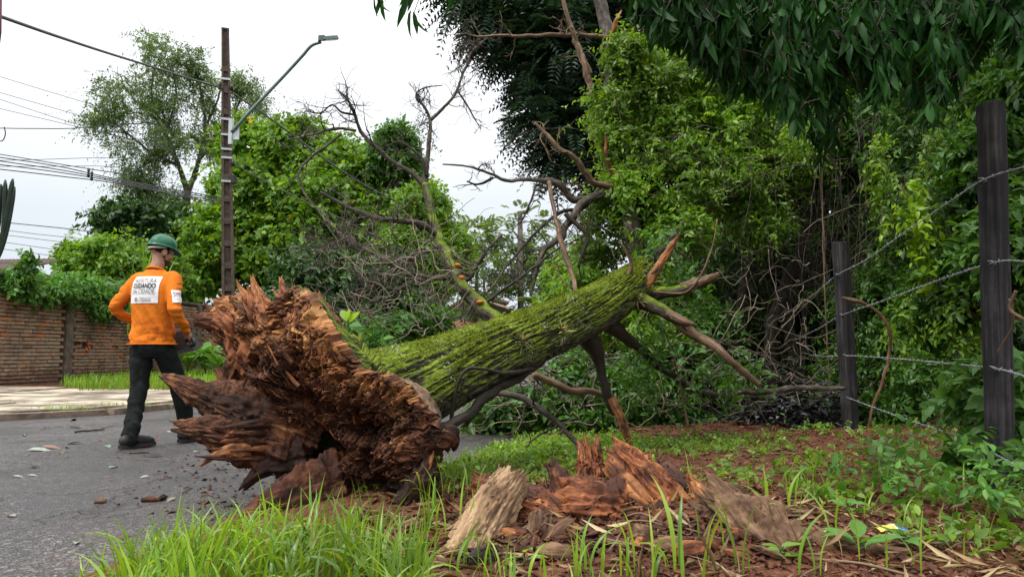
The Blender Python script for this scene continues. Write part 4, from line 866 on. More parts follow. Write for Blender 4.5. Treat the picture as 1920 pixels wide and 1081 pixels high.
# ------------------------------------------------------------------ the mossy dead limb that rises behind the trunk
dl = thing('dead_limb', pix(950, 640, 8.0), 'bare mossy forked limb leaning up to the left behind the fallen trunk', 'dead limb')
def dl_branch(l, mat_, tw, twl, seed, sides=10, lev=1, r=.011):
    mb = MB(); c = limb(mb, pts(l), 8 * len(l), sides, .16, seed); twigs(mb, c, np.random.default_rng(seed), int(tw * 1.5), twl, r * .8, lev, 5, 0.05, bend=.5); mb.build('branch', M[mat_], dl); return c
mb = MB(); limb(mb, pts([(960, 625, 7.6, 16), (925, 596, 7.7, 15), (895, 570, 7.8, 14), (865, 535, 7.9, 12), (845, 495, 8.0, 11), (822, 448, 8.1, 10), (808, 400, 8.2, 8), (797, 345, 8.3, 7)]), 60, 16, .16, 3); mb.build('trunk', M['moss_bark'], dl)
dl_branch([(818, 440, 8.1, 6.6), (795, 422, 8.0, 6.0), (760, 414, 7.9, 5.3), (700, 408, 7.8, 4.7), (650, 388, 7.7, 4.0), (600, 360, 7.6, 2.0)], 'bark_grey', 9, .5, 3)
dl_branch([(798, 350, 8.3, 5.3), (770, 325, 8.3, 4.7), (735, 300, 8.3, 4.0), (700, 272, 8.2, 4.0), (675, 245, 8.2, 3.3), (662, 205, 8.1, 2.6), (650, 185, 8.1, 2.0), (635, 170, 8.1, 1.4)], 'bark_grey', 9, .5, 5)
dl_branch([(668, 245, 8.2, 2.6), (630, 242, 8.1, 2.6), (590, 252, 8.0, 2.0), (540, 262, 7.9, 1.4)], 'bark_grey', 6, .45, 6)
dl_branch([(664, 215, 8.1, 2.0), (640, 210, 8.0, 2.0), (622, 197, 8.0, 1.7), (600, 212, 8.0, 1.4), (572, 208, 7.9, 1.0)], 'bark_dark', 5, .3, 7)
dl_branch([(798, 350, 8.3, 5.3), (800, 300, 8.4, 4.7), (806, 260, 8.4, 4.0), (806, 225, 8.5, 3.3), (795, 200, 8.5, 2.6), (780, 180, 8.5, 2.0), (795, 165, 8.5, 1.4), (830, 160, 8.5, 1.0)], 'bark_grey', 12, .32, 8, lev=1, r=.008)
dl_branch([(808, 225, 8.5, 3.3), (830, 205, 8.5, 3.0), (855, 172, 8.5, 2.6), (870, 130, 8.6, 2.6), (885, 98, 8.6, 2.3), (905, 78, 8.7, 1.7), (930, 60, 8.8, 1.4)], 'bark_grey', 12, .42, 9, r=.008)
dl_branch([(858, 170, 8.5, 2.0), (875, 195, 8.5, 1.7), (885, 215, 8.5, 1.4), (902, 242, 8.5, 0.8)], 'bark_dark', 4, .2, 10, r=.006)
dl_branch([(800, 330, 8.3, 3.3), (785, 290, 8.3, 2.6), (745, 262, 8.3, 1.7)], 'bark_dark', 5, .3, 12)
dl_branch([(848, 520, 8.0, 5.3), (800, 520, 7.8, 4.0), (745, 500, 7.6, 3.3), (690, 470, 7.5, 2.6), (640, 452, 7.4, 2.0), (600, 470, 7.3, 1.4)], 'bark_grey', 14, .55, 13)
dl_branch([(850, 530, 8.0, 4.7), (880, 520, 8.0, 4.0), (905, 480, 8.0, 3.3), (940, 440, 8.1, 2.0)], 'bark_grey', 7, .4, 14)
dl_branch([(812, 470, 8.1, 4.0), (770, 480, 7.9, 3.3), (735, 505, 7.8, 2.6), (700, 540, 7.7, 2.0), (660, 555, 7.7, 1.4)], 'bark_grey', 10, .5, 15)
dl_branch([(900, 575, 7.8, 4.0), (925, 555, 7.8, 3.3), (990, 510, 7.9, 2.6), (1040, 470, 8.0, 2.0), (1100, 440, 8.0, 1.4)], 'bark_dark', 8, .4, 16)
dl_branch([(640, 250, 8.1, 2.6), (560, 330, 7.9, 2.0), (640, 440, 7.6, 1.7), (700, 470, 7.5, 1.4)], 'bark_grey', 6, .4, 18)
# orange bracket fungi
M['fungus'] = flat_mat('fungus', (.42, .12, .02), 0.6, 0.3)
for px, py in ((900, 566), (866, 520), (858, 497)):
    mb = MB(); p = pix(px, py, 7.7); V, T, Q, G = tube(np.array([p - (0, 0, .02), p, p + (.0, 0, .02)]), [.02, .045, .02], 9); mb.add(V, T, Q, G); mb.build('bracket_fungus', M['fungus'], dl)
# ------------------------------------------------------------------ the second, snapped stem with its bare branches to the left
sn = thing('snapped_tree', pix(1195, 660, 8.6), 'upright snapped tree with bare curved branches, trunk wrapped in bright creeper', 'snapped tree')
mb = MB(); limb(mb, pts([(1222, 690, 8.4, 23), (1206, 560, 8.5, 21), (1194, 470, 8.6, 18), (1182, 410, 8.6, 16), (1165, 350, 8.7, 14), (1148, 290, 8.8, 13), (1144, 200, 8.9, 14), (1148, 120, 9.0, 14), (1140, 60, 9.1, 13), (1118, -20, 9.2, 11)]), 90, 18, .14, 5); mb.build('trunk', M['bark_grey'], sn)
def sn_branch(l, mat_, tw, twl, seed, jag=0, sides=10, r=.010):
    mb = MB(); c = limb(mb, pts(l), 8 * len(l), sides, .16, seed, 0, jag)
    if tw: twigs(mb, c, np.random.default_rng(seed), tw, twl, r, 1, 5, 0.0, bend=.5)
    mb.build('branch', M[mat_], sn)
sn_branch([(1142, 72, 9.0, 5.3), (1090, 66, 8.9, 4.0), (1040, 66, 8.8, 4.0), (985, 68, 8.7, 3.3), (935, 66, 8.6, 2.6), (895, 68, 8.6, 2.0), (872, 62, 8.6, 1.0)], 'bark_tan', 7, .3, 1)
sn_branch([(1105, 140, 8.7, 6.6), (1085, 95, 8.7, 6.0), (1070, 50, 8.7, 4.7), (1052, -10, 8.7, 4.0)], 'bark_tan', 4, .35, 2)
sn_branch([(1112, 185, 8.7, 4.7), (1100, 135, 8.65, 6.0), (1086, 85, 8.65, 3.3)], 'bark_tan', 0, .3, 3, .05)
sn_branch([(1148, 66, 9.0, 6.0), (1152, 45, 8.9, 4.7), (1165, 22, 8.9, 2.0)], 'torn_orange', 0, .3, 4, .05)
sn_branch([(1150, 352, 8.5, 6.0), (1110, 340, 8.4, 6.0), (1085, 305, 8.3, 5.3), (1050, 278, 8.2, 4.7), (1025, 255, 8.2, 4.0), (1003, 230, 8.2, 2.0)], 'bark_tan', 7, .35, 5)
sn_branch([(1130, 366, 8.6, 6.0), (1075, 375, 8.5, 6.6), (1045, 345, 8.4, 6.0), (1010, 338, 8.4, 4.0), (950, 337, 8.3, 3.3), (925, 328, 8.3, 2.6), (875, 312, 8.2, 2.0), (830, 308, 8.2, 1.4)], 'bark_grey', 10, .35, 6)
sn_branch([(925, 333, 8.3, 2.6), (895, 345, 8.3, 2.0), (875, 340, 8.3, 1.4)], 'bark_dark', 3, .25, 7)
sn_branch([(1150, 360, 8.6, 6.8), (1095, 378, 8.4, 7.6), (1070, 410, 8.3, 7.6), (1050, 445, 8.2, 6.6), (1020, 470, 8.2, 5.3), (1005, 510, 8.2, 3.3), (995, 555, 8.2, 2.0)], 'bark_grey', 8, .4, 8)
sn_branch([(1030, 340, 8.3, 4.0), (1040, 400, 8.1, 4.0), (1052, 450, 8.0, 5.3), (1075, 520, 7.8, 4.7), (1082, 560, 7.6, 4.0)], 'bark_tan', 5, .3, 9)
sn_branch([(1005, 345, 8.3, 2.6), (990, 390, 8.2, 2.0), (975, 420, 8.2, 1.4)], 'bark_dark', 4, .3, 10)
sn_branch([(1130, 350, 8.7, 8.0), (1090, 390, 8.6, 4.7), (1050, 400, 8.5, 3.3), (1000, 440, 8.4, 2.6), (950, 500, 8.3, 2.0), (905, 560, 8.2, 1.4)], 'bark_dark', 8, .4, 11)
sn_branch([(1060, 400, 8.2, 4.7), (1100, 440, 8.2, 4.0), (1085, 500, 8.2, 2.6)], 'bark_dark', 5, .3, 12)
sn_branch([(1150, 330, 8.6, 4.0), (1138, 290, 8.4, 3.3), (1135, 250, 8.3, 2.0)], 'torn_orange', 0, .3, 13, .03)
# ------------------------------------------------------------------ the worker in orange
def evaluated(mb, voxel, smooth_it=6, sub=0):
    me = mb.mesh('tmp', [], grain=False); o = bpy.data.objects.new('tmp', me); COL.objects.link(o)
    a = o.modifiers.new('r', 'REMESH'); a.mode = 'VOXEL'; a.voxel_size = voxel; a.use_smooth_shade = True
    if smooth_it: b = o.modifiers.new('s', 'SMOOTH'); b.iterations = smooth_it; b.factor = .5
    bpy.context.view_layer.update()
    m = bpy.data.meshes.new_from_object(o.evaluated_get(bpy.context.evaluated_depsgraph_get()))
    n = len(m.vertices); V = np.empty(n * 3, np.float32); m.vertices.foreach_get('co', V); V = V.reshape(-1, 3).astype(float)
    N = np.empty(n * 3, np.float32); m.vertices.foreach_get('normal', N); N = N.reshape(-1, 3).astype(float)
    m.calc_loop_triangles(); T = np.empty(len(m.loop_triangles) * 3, np.int32); m.loop_triangles.foreach_get('vertices', T); T = T.reshape(-1, 3)
    bpy.data.objects.remove(o); bpy.data.meshes.remove(me); bpy.data.meshes.remove(m)
    return V, T, N
def ell(mb, c, r, Rm=None, n=20, m=12):
    th_ = np.linspace(0, PI, m + 1)[1:-1]; ph = np.arange(n) * 2 * PI / n
    V = np.stack([np.sin(th_)[:, None] * np.cos(ph), np.sin(th_)[:, None] * np.sin(ph), np.cos(th_)[:, None] * np.ones(n)], -1).reshape(-1, 3)
    V = np.vstack([V, (0, 0, 1), (0, 0, -1)]) * np.asarray(r); V = (V @ np.asarray(Rm).T if Rm is not None else V) + np.asarray(c)
    a = np.arange(n); b = (a + 1) % n; k = (m - 1) * n
    Q = np.concatenate([np.stack([i * n + a, (i + 1) * n + a, (i + 1) * n + b, i * n + b], 1) for i in range(m - 2)])
    mb.add(V, np.concatenate([np.stack([np.full(n, k), a, b], 1), np.stack([np.full(n, k + 1), (m - 2) * n + b, (m - 2) * n + a], 1)]), Q)
def limbp(mb, l, sides=18, n=None, flat=1.0):
    C = spl(np.array(l, float), n or 8 * len(l)); V, T, Q, G = tube(C[:, :3], C[:, 3], sides, True, None, flat); mb.add(V, T, Q)
    for e in (C[0], C[-1]): ell(mb, e[:3], (e[3] * .98,) * 3, None, 12, 8)
def loft(mb, S, sides=32):
    """sections: (z, cx, cy, rx, ry)"""
    S = spl(np.array(S, float), 6 * len(S)); ph = np.arange(sides) * 2 * PI / sides
    V = np.stack([S[:, 1:2] + S[:, 3:4] * np.cos(ph), S[:, 2:3] + S[:, 4:5] * np.sin(ph), np.broadcast_to(S[:, :1], (len(S), sides))], -1)
    a = np.arange(sides); b = (a + 1) % sides; k = len(S)
    Q = np.concatenate([np.stack([i * sides + a, i * sides + b, (i + 1) * sides + b, (i + 1) * sides + a], 1) for i in range(k - 1)])
    V = V.reshape(-1, 3); nV = len(V); V = np.vstack([V, V[:sides].mean(0), V[-sides:].mean(0)])
    mb.add(V, np.concatenate([np.stack([b, a, np.full(sides, nV)], 1), np.stack([(k - 1) * sides + a, (k - 1) * sides + b, np.full(sides, nV + 1)], 1)]), Q)
PX = gp(297, 836.5, 0.012)
PX = np.array((pix(277, 836, 6.45)[0], 6.45, 0.018))
man = thing('person', PX, 'man in orange long sleeved work shirt and green hard hat walking on the road', 'person', rotz=-math.radians(11))
skin = NT('skin'); nn = skin.noise(skin.pos(), 30, 4)
M['skin'] = skin.out(skin.bsdf(skin.ramp(nn, [(0.3, (.26, .135, .085)), (0.7, (.36, .20, .13))]), 0.55, 0.35))
def cloth(name, a, b, sc=40, rough=.9):
    t = NT(name); n = t.noise(t.pos(), 7, 5, .6); w = t.noise(t.pos(), 260, 2, .5)
    return t.out(t.bsdf(t.ramp(n, [(0.3, a), (0.7, b)]), rough, 0.12, t.math('ADD', n, t.math('MULTIPLY', w, .3)), 0.35, 0.006))
M['shirt'] = cloth('orange_cotton', (.46, .105, .010), (.66, .185, .018)); M['trousers'] = cloth('dark_trousers', (.007, .0085, .008), (.019, .022, .020))
M['hair'] = flat_mat('hair', (.012, .009, .008), 0.7, 0.2, 0, .4, 200, .6); M['beard'] = flat_mat('beard', (.05, .033, .025), 0.8, 0.2, 0, .5, 300, .6); M['boot'] = flat_mat('boot', (.020, .018, .019), 0.6, 0.3, 0, .5, 25, .4); M['sole'] = flat_mat('sole', (.03, .024, .022), 0.85)
t = NT('helmet_green'); M['helmet'] = t.out(t.bsdf(t.ramp(t.noise(t.pos(), 18, 5), [(0.35, (.002, .070, .030)), (0.7, (.004, .105, .045))]), 0.4, 0.3)); M['strap'] = flat_mat('strap', (.36, .34, .30), 0.7); M['white_print'] = flat_mat('white_print', (.70, .68, .68), 0.8, .2, 0, .08, 30); M['ink'] = flat_mat('ink', (.035, .035, .05), 0.8)
HC = np.array((0.02, 0.05, 1.665)); HY = rotz(math.radians(-24)) @ euler(math.radians(-14), 0, 0)      # the head turns right and looks down
def hp(p): return tuple(HC + HY @ np.array(p))
LH = [(-.175, .02, 1.43, .058), (-.265, -.05, 1.26, .047), (-.315, -.07, 1.165, .042), (-.27, .06, 1.08, .037), (-.19, .18, 1.025, .029)]
RH = [(.175, .02, 1.43, .058), (.232, -.05, 1.25, .048), (.265, -.075, 1.13, .043), (.268, .03, 1.035, .036), (.238, .135, .965, .029)]
mb = MB()
ell(mb, hp((0, -.005, .03)), (.076, .098, .088), HY); ell(mb, hp((0, .025, -.045)), (.058, .072, .075), HY); ell(mb, hp((0, .062, -.088)), (.030, .026, .024), HY)
ell(mb, hp((0, .098, -.022)), (.013, .024, .018), HY); limbp(mb, [(*hp((0, .084, .03)), .008), (*hp((0, .108, -.02)), .012)], 8)
for sx in (-1, 1):
    ell(mb, hp((sx * .077, -.008, -.015)), (.010, .022, .034), HY @ rotz(sx * -.35)); ell(mb, hp((sx * .048, .062, -.03)), (.024, .03, .022), HY); limbp(mb, [(*hp((sx * .012, .092, .028)), .009), (*hp((sx * .055, .074, .028)), .008)], 8)
limbp(mb, [(*hp((-.022, .088, -.058)), .006), (*hp((0, .097, -.057)), .0075), (*hp((.022, .088, -.058)), .006)], 8); limbp(mb, [(*hp((-.018, .086, -.069)), .006), (*hp((0, .094, -.070)), .008), (*hp((.018, .086, -.069)), .006)], 8)
limbp(mb, [(0, 0, 1.42, .066), (.0, .01, 1.50, .060), (.012, .028, 1.58, .056), (*hp((0, -.015, -.02)), .058)])
loft(mb, [(.84, 0, .0, .15, .10), (.95, 0, .0, .155, .10), (1.1, 0, 0, .14, .095), (1.3, 0, .0, .165, .105), (1.43, 0, 0, .15, .08), (1.5, 0, 0, .06, .05)])
for A_ in (LH, RH): limbp(mb, [(*p[:3], p[3] * .85) for p in A_])
LEGL = [(-.088, 0.0, .86, .082), (-.093, -.015, .68, .07), (-.092, -.02, .50, .052), (-.08, -.075, .30, .048), (-.062, -.13, .10, .036)]
LEGR = [(.09, 0.02, .86, .082), (.105, .11, .68, .07), (.122, .205, .50, .052), (.128, .28, .30, .048), (.135, .335, .11, .038)]
for A_ in (LEGL, LEGR): limbp(mb, A_)
# hands: palm, four fingers and a thumb, closed round the saw's two handles
def hand(mb, wrist, pdir, fdir, nrm):
    """palm runs along pdir, the fingers curl from pdir towards fdir; nrm points to the thumb side"""
    w = np.array(wrist); pd, nm = unit(pdir), unit(nrm); fd = unit(fdir)
    for k, (off, l) in enumerate(((.030, .90), (.010, 1.0), (-.010, .94), (-.029, .74))):
        b = w + pd * .015 + nm * off * .6; kn = w + pd * .085 + nm * off
        limbp(mb, [(*b, .013), (*(w + pd * .05 + nm * off * .9), .014), (*kn, .0115)], 10)
        p1 = kn + unit(pd + fd * .8) * .036 * l; p2 = p1 + unit(fd - pd * .25) * .026 * l; p3 = p2 + unit(fd * .5 - pd) * .020 * l
        limbp(mb, [(*kn, .0105), (*p1, .0095), (*p2, .0085), (*p3, .0075)], 10)
    t0 = w + pd * .025 + nm * .022; t1 = t0 + unit(nm + pd * .5 + fd * .4) * .038; t2 = t1 + unit(pd * .5 + fd * .9 + nm * .1) * .030; t3 = t2 + unit(fd + pd * .1 - nm * .3) * .022
    limbp(mb, [(*t0, .014), (*t1, .012), (*t2, .0105), (*t3, .009)], 10)
    ell(mb, w + pd * .048 + fd * .004, (.03, .03, .03))
wr = np.array(RH[-1][:3]); wl = np.array(LH[-1][:3])
hand(mb, wr, (-.10, .75, -.55), (-.75, .1, -.6), (-.3, .4, .8)); hand(mb, wl, (.5, .75, -.4), (.1, .2, -1), (.6, -.3, .6))
V, T, N = evaluated(mb, .0065, 3); mb = MB(); mb.add(V, T); mb.build('body', M['skin'], man, local=True)
# eyes
for sx in (-1, 1):
    mb = MB(); ell(mb, hp((sx * .031, .079, .012)), (.013, .012, .010), HY, 12, 8); mb.build('eye', M['white_print'], man, local=True)
# hair below the helmet and a short beard
mb = MB(); ell(mb, hp((0, -.008, .034)), (.0785, .1, .090), HY, 32, 24); V, T, Q, G, tm, qm = mb.arrays()
lo = (V - HC) @ HY; keepv = (lo[:, 2] > -.045 - .3 * np.clip(lo[:, 1], -.1, .02)) & (lo[:, 1] < .045); Q = Q[keepv[Q].all(1)]; T = T[keepv[T].all(1)]
mb = MB(); mb.add(V, T, Q); mb.build('hair', M['hair'], man, local=True)
mb = MB(); ell(mb, hp((0, .027, -.047)), (.0605, .0745, .0765), HY, 32, 24); V, T, Q, G, tm, qm = mb.arrays()
lo = (V - HC) @ HY; keepv = (lo[:, 2] < -.066) & (lo[:, 1] > .01) | ((lo[:, 1] > -.005) & (lo[:, 1] < .02) & (lo[:, 2] < -.01)); Q = Q[keepv[Q].all(1)]; mb = MB(); mb.add(V, None, Q); mb.build('beard', M['beard'], man, local=True)
# shirt
mb = MB()
loft(mb, [(.855, .0, .005, .212, .150), (.90, 0, .005, .208, .147), (.98, 0, 0, .194, .137), (1.10, 0, -.01, .182, .128), (1.25, 0, -.015, .190, .130), (1.36, 0, -.01, .192, .122), (1.43, 0, 0, .163, .100), (1.475, 0, .008, .12, .082), (1.505, 0, .012, .075, .070)], 40)
for A_, sg in ((LH, -1), (RH, 1)):
    limbp(mb, [(A_[0][0] * .75, A_[0][1], 1.425, .068), (A_[0][0], A_[0][1] - .005, 1.405, .072)] + [(*A_[i][:3], A_[i][3] * (1.2, 1.25, 1.22, 1.22, 1.2)[i]) for i in (1, 2, 3)] + [(*(np.array(A_[4][:3]) * .9 + np.array(A_[3][:3]) * .1), .036)], 20)
V, T, N = evaluated(mb, .009, 5)
# cloth folds: diagonal pulls over the back, bunching above the hem and at the elbows
x, y, z = V.T
d1 = fbm(np.stack([(x * 1.0 + z * .55) * 13, y * 5, (z - x * .6) * 3.2], -1), 3, 201); d2 = fbm(np.stack([x * 6, y * 6, z * 26], -1), 3, 211); d3 = fbm(V * 38, 2, 221)
wz = np.clip((1.28 - z) / .35, 0.15, 1) * (1 - .85 * (y < 0) * np.clip((.17 - np.abs(x)) / .04, 0, 1) * np.clip((z - 1.15) / .06, 0, 1)); hemw = np.clip((1.04 - z) / .12, 0, 1) * np.clip((z - .87) / .03, 0, 1); arm = np.clip((np.abs(x) - .21) / .05, 0, 1)
V = V + N * ((np.abs(2 * d1 - 1) - .3) * .055 * wz * (1 - arm) + (d2 - .5) * .045 * (hemw * .9 + arm * .8) + (d3 - .5) * .005)[:, None]
mb = MB(); mb.add(V, T); shirt = mb.build('shirt', M['shirt'], man, local=True); SV, ST = V, T
mb = MB(); ph = np.linspace(0, 2 * PI, 60, endpoint=True); Cc = np.column_stack([.216 * np.cos(ph), .005 + .153 * np.sin(ph), np.full(60, .862)]); V, T, Q, G = tube(Cc, .006, 8, False); mb.add(V, T, Q); mb.build('hem', M['shirt'], man, local=True)
mb = MB(); Cc = np.column_stack([.002 + .071 * np.cos(ph), .012 + .068 * np.sin(ph), 1.503 - .02 * np.sin(ph)]); V, T, Q, G = tube(Cc, .011, 8, False); mb.add(V, T, Q); mb.build('collar', M['shirt'], man, local=True)
# trousers
mb = MB()
loft(mb, [(.96, 0, .01, .145, .10), (.92, 0, .008, .158, .112), (.86, 0, .005, .176, .132), (.80, 0, .01, .174, .134), (.74, 0, .015, .12, .1)], 36)
limbp(mb, [(-.088, .0, .84, .098), (-.093, -.01, .70, .094), (-.092, -.02, .50, .078), (-.08, -.07, .32, .070), (-.066, -.122, .17, .068), (-.061, -.145, .06, .064)], 24)
limbp(mb, [(.088, .02, .84, .098), (.103, .10, .70, .094), (.122, .205, .50, .078), (.128, .275, .32, .069), (.134, .32, .17, .066), (.135, .345, .065, .062)], 24)
V, T, N = evaluated(mb, .009, 5); x, y, z = V.T
d1 = fbm(np.stack([x * 10, y * 10 + z * 7, z * 5 + x * 4], -1), 3, 231); d2 = fbm(np.stack([x * 7, y * 7, z * 34], -1), 3, 241)
V = V + N * ((np.abs(2 * d1 - 1) - .3) * .026 + (d2 - .5) * .014 * np.clip((.26 - z) / .14, 0, 1))[:, None]
mb = MB(); mb.add(V, T); mb.build('trousers', M['trousers'], man, local=True)
# boots
for (fx, fy, zz, yaw) in ((-.062, -.135, .0, -.38), (.135, .345, .0, -.22)):
    Rb = rotz(yaw); o = np.array((fx, fy, zz)); mb = MB()
    def bp(p): return o + Rb @ np.array(p)
    C = [(*bp((0, -.055, .058)), .046), (*bp((0, -.02, .064)), .050), (*bp((0, .06, .056)), .046), (*bp((0, .13, .046)), .042), (*bp((0, .18, .038)), .034)]
    limbp(mb, C, 18); limbp(mb, [(*bp((0, -.028, .06)), .050), (*bp((0, -.015, .13)), .046)], 18); V, T, N = evaluated(mb, .008, 4); V[:, 2] = np.maximum(V[:, 2], .018); mb = MB(); mb.add(V, T); bo = mb.build('boot', M['boot'], man, local=True)
    mb = MB(); k = 28; ph_ = np.arange(k) * 2 * PI / k; yy_ = .06 + .165 * np.sin(ph_); xx_ = (.050 - .010 * np.cos(2 * ph_) ) * np.cos(ph_) * (1 + .12 * np.sin(ph_)); b0 = np.array([bp((a_, b_, .0)) for a_, b_ in zip(xx_, yy_)]); b1 = b0 + (0, 0, .028)
    a_ = np.arange(k); b_ = (a_ + 1) % k; mb.add(np.vstack([b0, b1, b0.mean(0), b1.mean(0)]), np.vstack([np.stack([b_, a_, np.full(k, 2 * k)], 1), np.stack([a_ + k, b_ + k, np.full(k, 2 * k + 1)], 1)]), np.stack([a_, b_, b_ + k, a_ + k], 1)); mb.build('sole', M['sole'], man, smooth=False, local=True)
# helmet: ribbed shell, brim and peak, head band
HR = HY @ euler(math.radians(4), 0, 0); hc = np.array(hp((0, .0, .052)))
n_, m_ = 48, 16; th_ = np.linspace(0.02, PI / 2 + .02, m_); ph_ = np.arange(n_) * 2 * PI / n_
rx = .099; ry = .121; rz = .102
Vh = np.stack([rx * np.sin(th_)[:, None] * np.cos(ph_), ry * np.sin(th_)[:, None] * np.sin(ph_), rz * np.cos(th_)[:, None] * np.ones(n_)], -1)
rib = .009 * (np.exp(-(Vh[..., 0] / .010) ** 2) + .7 * np.exp(-((np.abs(Vh[..., 0]) - .042) / .008) ** 2)) * np.sin(th_)[:, None] * .0 + .009 * (np.exp(-(Vh[..., 0] / .011) ** 2) + .7 * np.exp(-((np.abs(Vh[..., 0]) - .042) / .009) ** 2)) * np.clip(1.45 - th_[:, None], 0, .35) / .35
Vh = Vh * (1 + rib[..., None] / .11)
brim = Vh[-1] + np.column_stack([.010 * np.cos(ph_), .010 * np.sin(ph_) + .045 * np.clip(np.sin(ph_), 0, 1) ** 2.2, -.010 - .022 * np.clip(np.sin(ph_), 0, 1) ** 2])
inn = Vh * .955; Vall = np.concatenate([Vh, brim[None], (brim - (0, 0, .006))[None], inn[::-1]])
k = len(Vall); a_ = np.arange(n_); b_ = (a_ + 1) % n_; Q = np.concatenate([np.stack([i * n_ + a_, (i + 1) * n_ + a_, (i + 1) * n_ + b_, i * n_ + b_], 1) for i in range(k - 1)])
mb = MB(); mb.add(Vall.reshape(-1, 3) @ HR.T + hc, None, Q); hel = mb.build('helmet', M['helmet'], man, local=True)
mb = MB(); ph_ = np.linspace(PI * 1.02, PI * 2.0, 30); Cc = np.column_stack([.086 * np.cos(ph_), -.012 + .103 * np.sin(ph_), -.018 - .022 * np.abs(np.sin(ph_))]) @ HR.T + hc; V, T, Q, G = tube(Cc, .010, 10, True, None, .5); mb.add(V, T, Q); mb.build('head_band', M['strap'], hel, local=True)
# printed panel on the back and patch on the sleeve: flat print laid on the cloth
bvh_s = BVHTree.FromPolygons([Vector(v) for v in SV], [tuple(q) for q in ST.tolist()])
def lay(V2, org, ax, ay, dr, off):
    o = []
    for p in V2:
        q = np.array(org) + np.array(ax) * p[0] + np.array(ay) * p[1]; h = bvh_s.ray_cast(Vector(q - np.array(dr) * .3), Vector(dr))
        o.append((np.array(h[0]) if h[0] is not None else q) - np.array(dr) * off)
    return np.array(o)
def panel(mb, w, h, org, ax, ay, dr, off, n=44, skew=0):
    gx, gy = np.meshgrid(np.linspace(-w / 2, w / 2, n), np.linspace(-h / 2, h / 2, n), indexing='ij'); mb.add(lay(np.column_stack([gx.ravel(), gy.ravel()]), org, ax, ay, dr, off), None, gridq(n, n))
def words(mb, txt, size, cx_, cy_, w, org, ax, ay, dr, off):
    def xf(V, w_):
        f = w / max(w_, 1e-6); return lay(np.column_stack([(V[:, 0] - w_ / 2) * f + cx_, V[:, 1] * size + cy_]), org, ax, ay, dr, off)
    text_mesh(txt, 1.0, mb, xf)
BO = dict(org=(-.005, -.13, 1.322), ax=(1, 0, 0), ay=(0, 0, 1), dr=(0, 1, 0))
mb = MB(); panel(mb, .262, .232, off=.004, **BO); lab = mb.build('back_print', M['white_print'], man, local=True)
mb = MB()
for txt, sz, cy_, w in (('PREFEITURA', .052, .060, .215), ('CUIDANDO', .058, .014, .215), ('DA CIDADE', .052, -.032, .215), ('PREFEITURA DE', .016, -.077, .095), ('LONDRINA', .030, -.102, .11)):
    words(mb, txt, sz, 0 if cy_ > -.05 else .03, cy_, w, off=.012, **BO)
    if txt == 'CUIDANDO': words(mb, txt, sz, .0018, cy_, w, off=.0066, **BO)
gx, gy = np.meshgrid(np.linspace(-.115, .115, 14), np.linspace(-.0425, -.0405, 2), indexing='ij'); mb.add(lay(np.column_stack([gx.ravel(), gy.ravel()]), off=.012, **BO), None, gridq(14, 2))
a_ = np.linspace(0, 2 * PI, 13)[:-1]
for q0, r0, r1 in (((-.055, -.085), .014, .018), ((-.055, -.085), .004, .009)):
    V2 = np.vstack([np.column_stack([q0[0] + r0 * np.cos(a_), q0[1] + r0 * np.sin(a_)]), np.column_stack([q0[0] + r1 * np.cos(a_), q0[1] + r1 * np.sin(a_)])]); i_ = np.arange(12); mb.add(lay(V2, off=.012, **BO), None, np.stack([i_, (i_ + 1) % 12, (i_ + 1) % 12 + 12, i_ + 12], 1))
mb.build('lettering', M['ink'], lab, smooth=False, local=True)
M['blue'] = flat_mat('print_blue', (.02, .08, .35), .8); M['red'] = flat_mat('print_red', (.5, .02, .03), .8)
e = unit(np.array((.255, -.06, 1.25)) - np.array((.292, -.085, 1.13))); dr = unit(np.array((-.8, .6, -.05))); ax = unit(np.cross(dr, e)); 
SO = dict(org=tuple(np.array((.252, -.055, 1.262))), ax=tuple(ax), ay=tuple(e), dr=tuple(dr))
mb = MB(); panel(mb, .085, .115, off=.005, **SO); lab2 = mb.build('sleeve_print', M['white_print'], man, local=True)
mb = MB(); words(mb, 'C', .045, -.024, .008, .026, off=.012, **SO); words(mb, 'U', .045, .031, .008, .018, off=.012, **SO); mb.build('lettering', M['blue'], lab2, smooth=False, local=True)
mb = MB(); words(mb, 'MT', .045, .008, .008, .036, off=.012, **SO); words(mb, 'LONDRINA', .016, 0, -.03, .06, off=.012, **SO); mb.build('lettering', M['red'], lab2, smooth=False, local=True)
# ------------------------------------------------------------------ chainsaw carried low in front of him
def man_w(p): return PX + rotz(-math.radians(11)) @ np.array(p)
saw = thing('chainsaw', man_w((-.05, .30, .85)), 'dark chainsaw with long bar carried low in front of the worker', 'chainsaw')
RmW = rotz(-math.radians(11))
def sawpart(name, fn, mat_, smooth=False, parent=saw):
    mb = MB(); fn(mb); V, T, Q, G, tm, qm = mb.arrays(); m2 = MB(); m2.add(V @ RmW.T + PX, T, Q); return m2.build(name, mat_, parent, smooth)
M['saw_body'] = flat_mat('saw_body', (.05, .045, .045), .5, .4); M['saw_bar'] = flat_mat('saw_bar', (.09, .085, .10), .45, .5, .6)
sx = unit(np.array((-.62, .05, -.13))); sy = unit(np.cross((0, 0, 1.0), sx)); sz_ = np.cross(sx, sy); SR = np.column_stack([sx, sy, sz_]); SB = np.array((.06, .27, .875))
def sb(p): return SB + SR @ np.array(p)
def body_(mb): mb.add(*taper(SB, (.30, .19, .17), SR, .8, .75)); mb.add(*taper(sb((.06, 0, .10)), (.14, .12, .08), SR, .7, .8)); mb.add(*box(sb((.10, -.105, -.02)), (.16, .03, .12), SR))
sawpart('housing', body_, M['saw_body'])
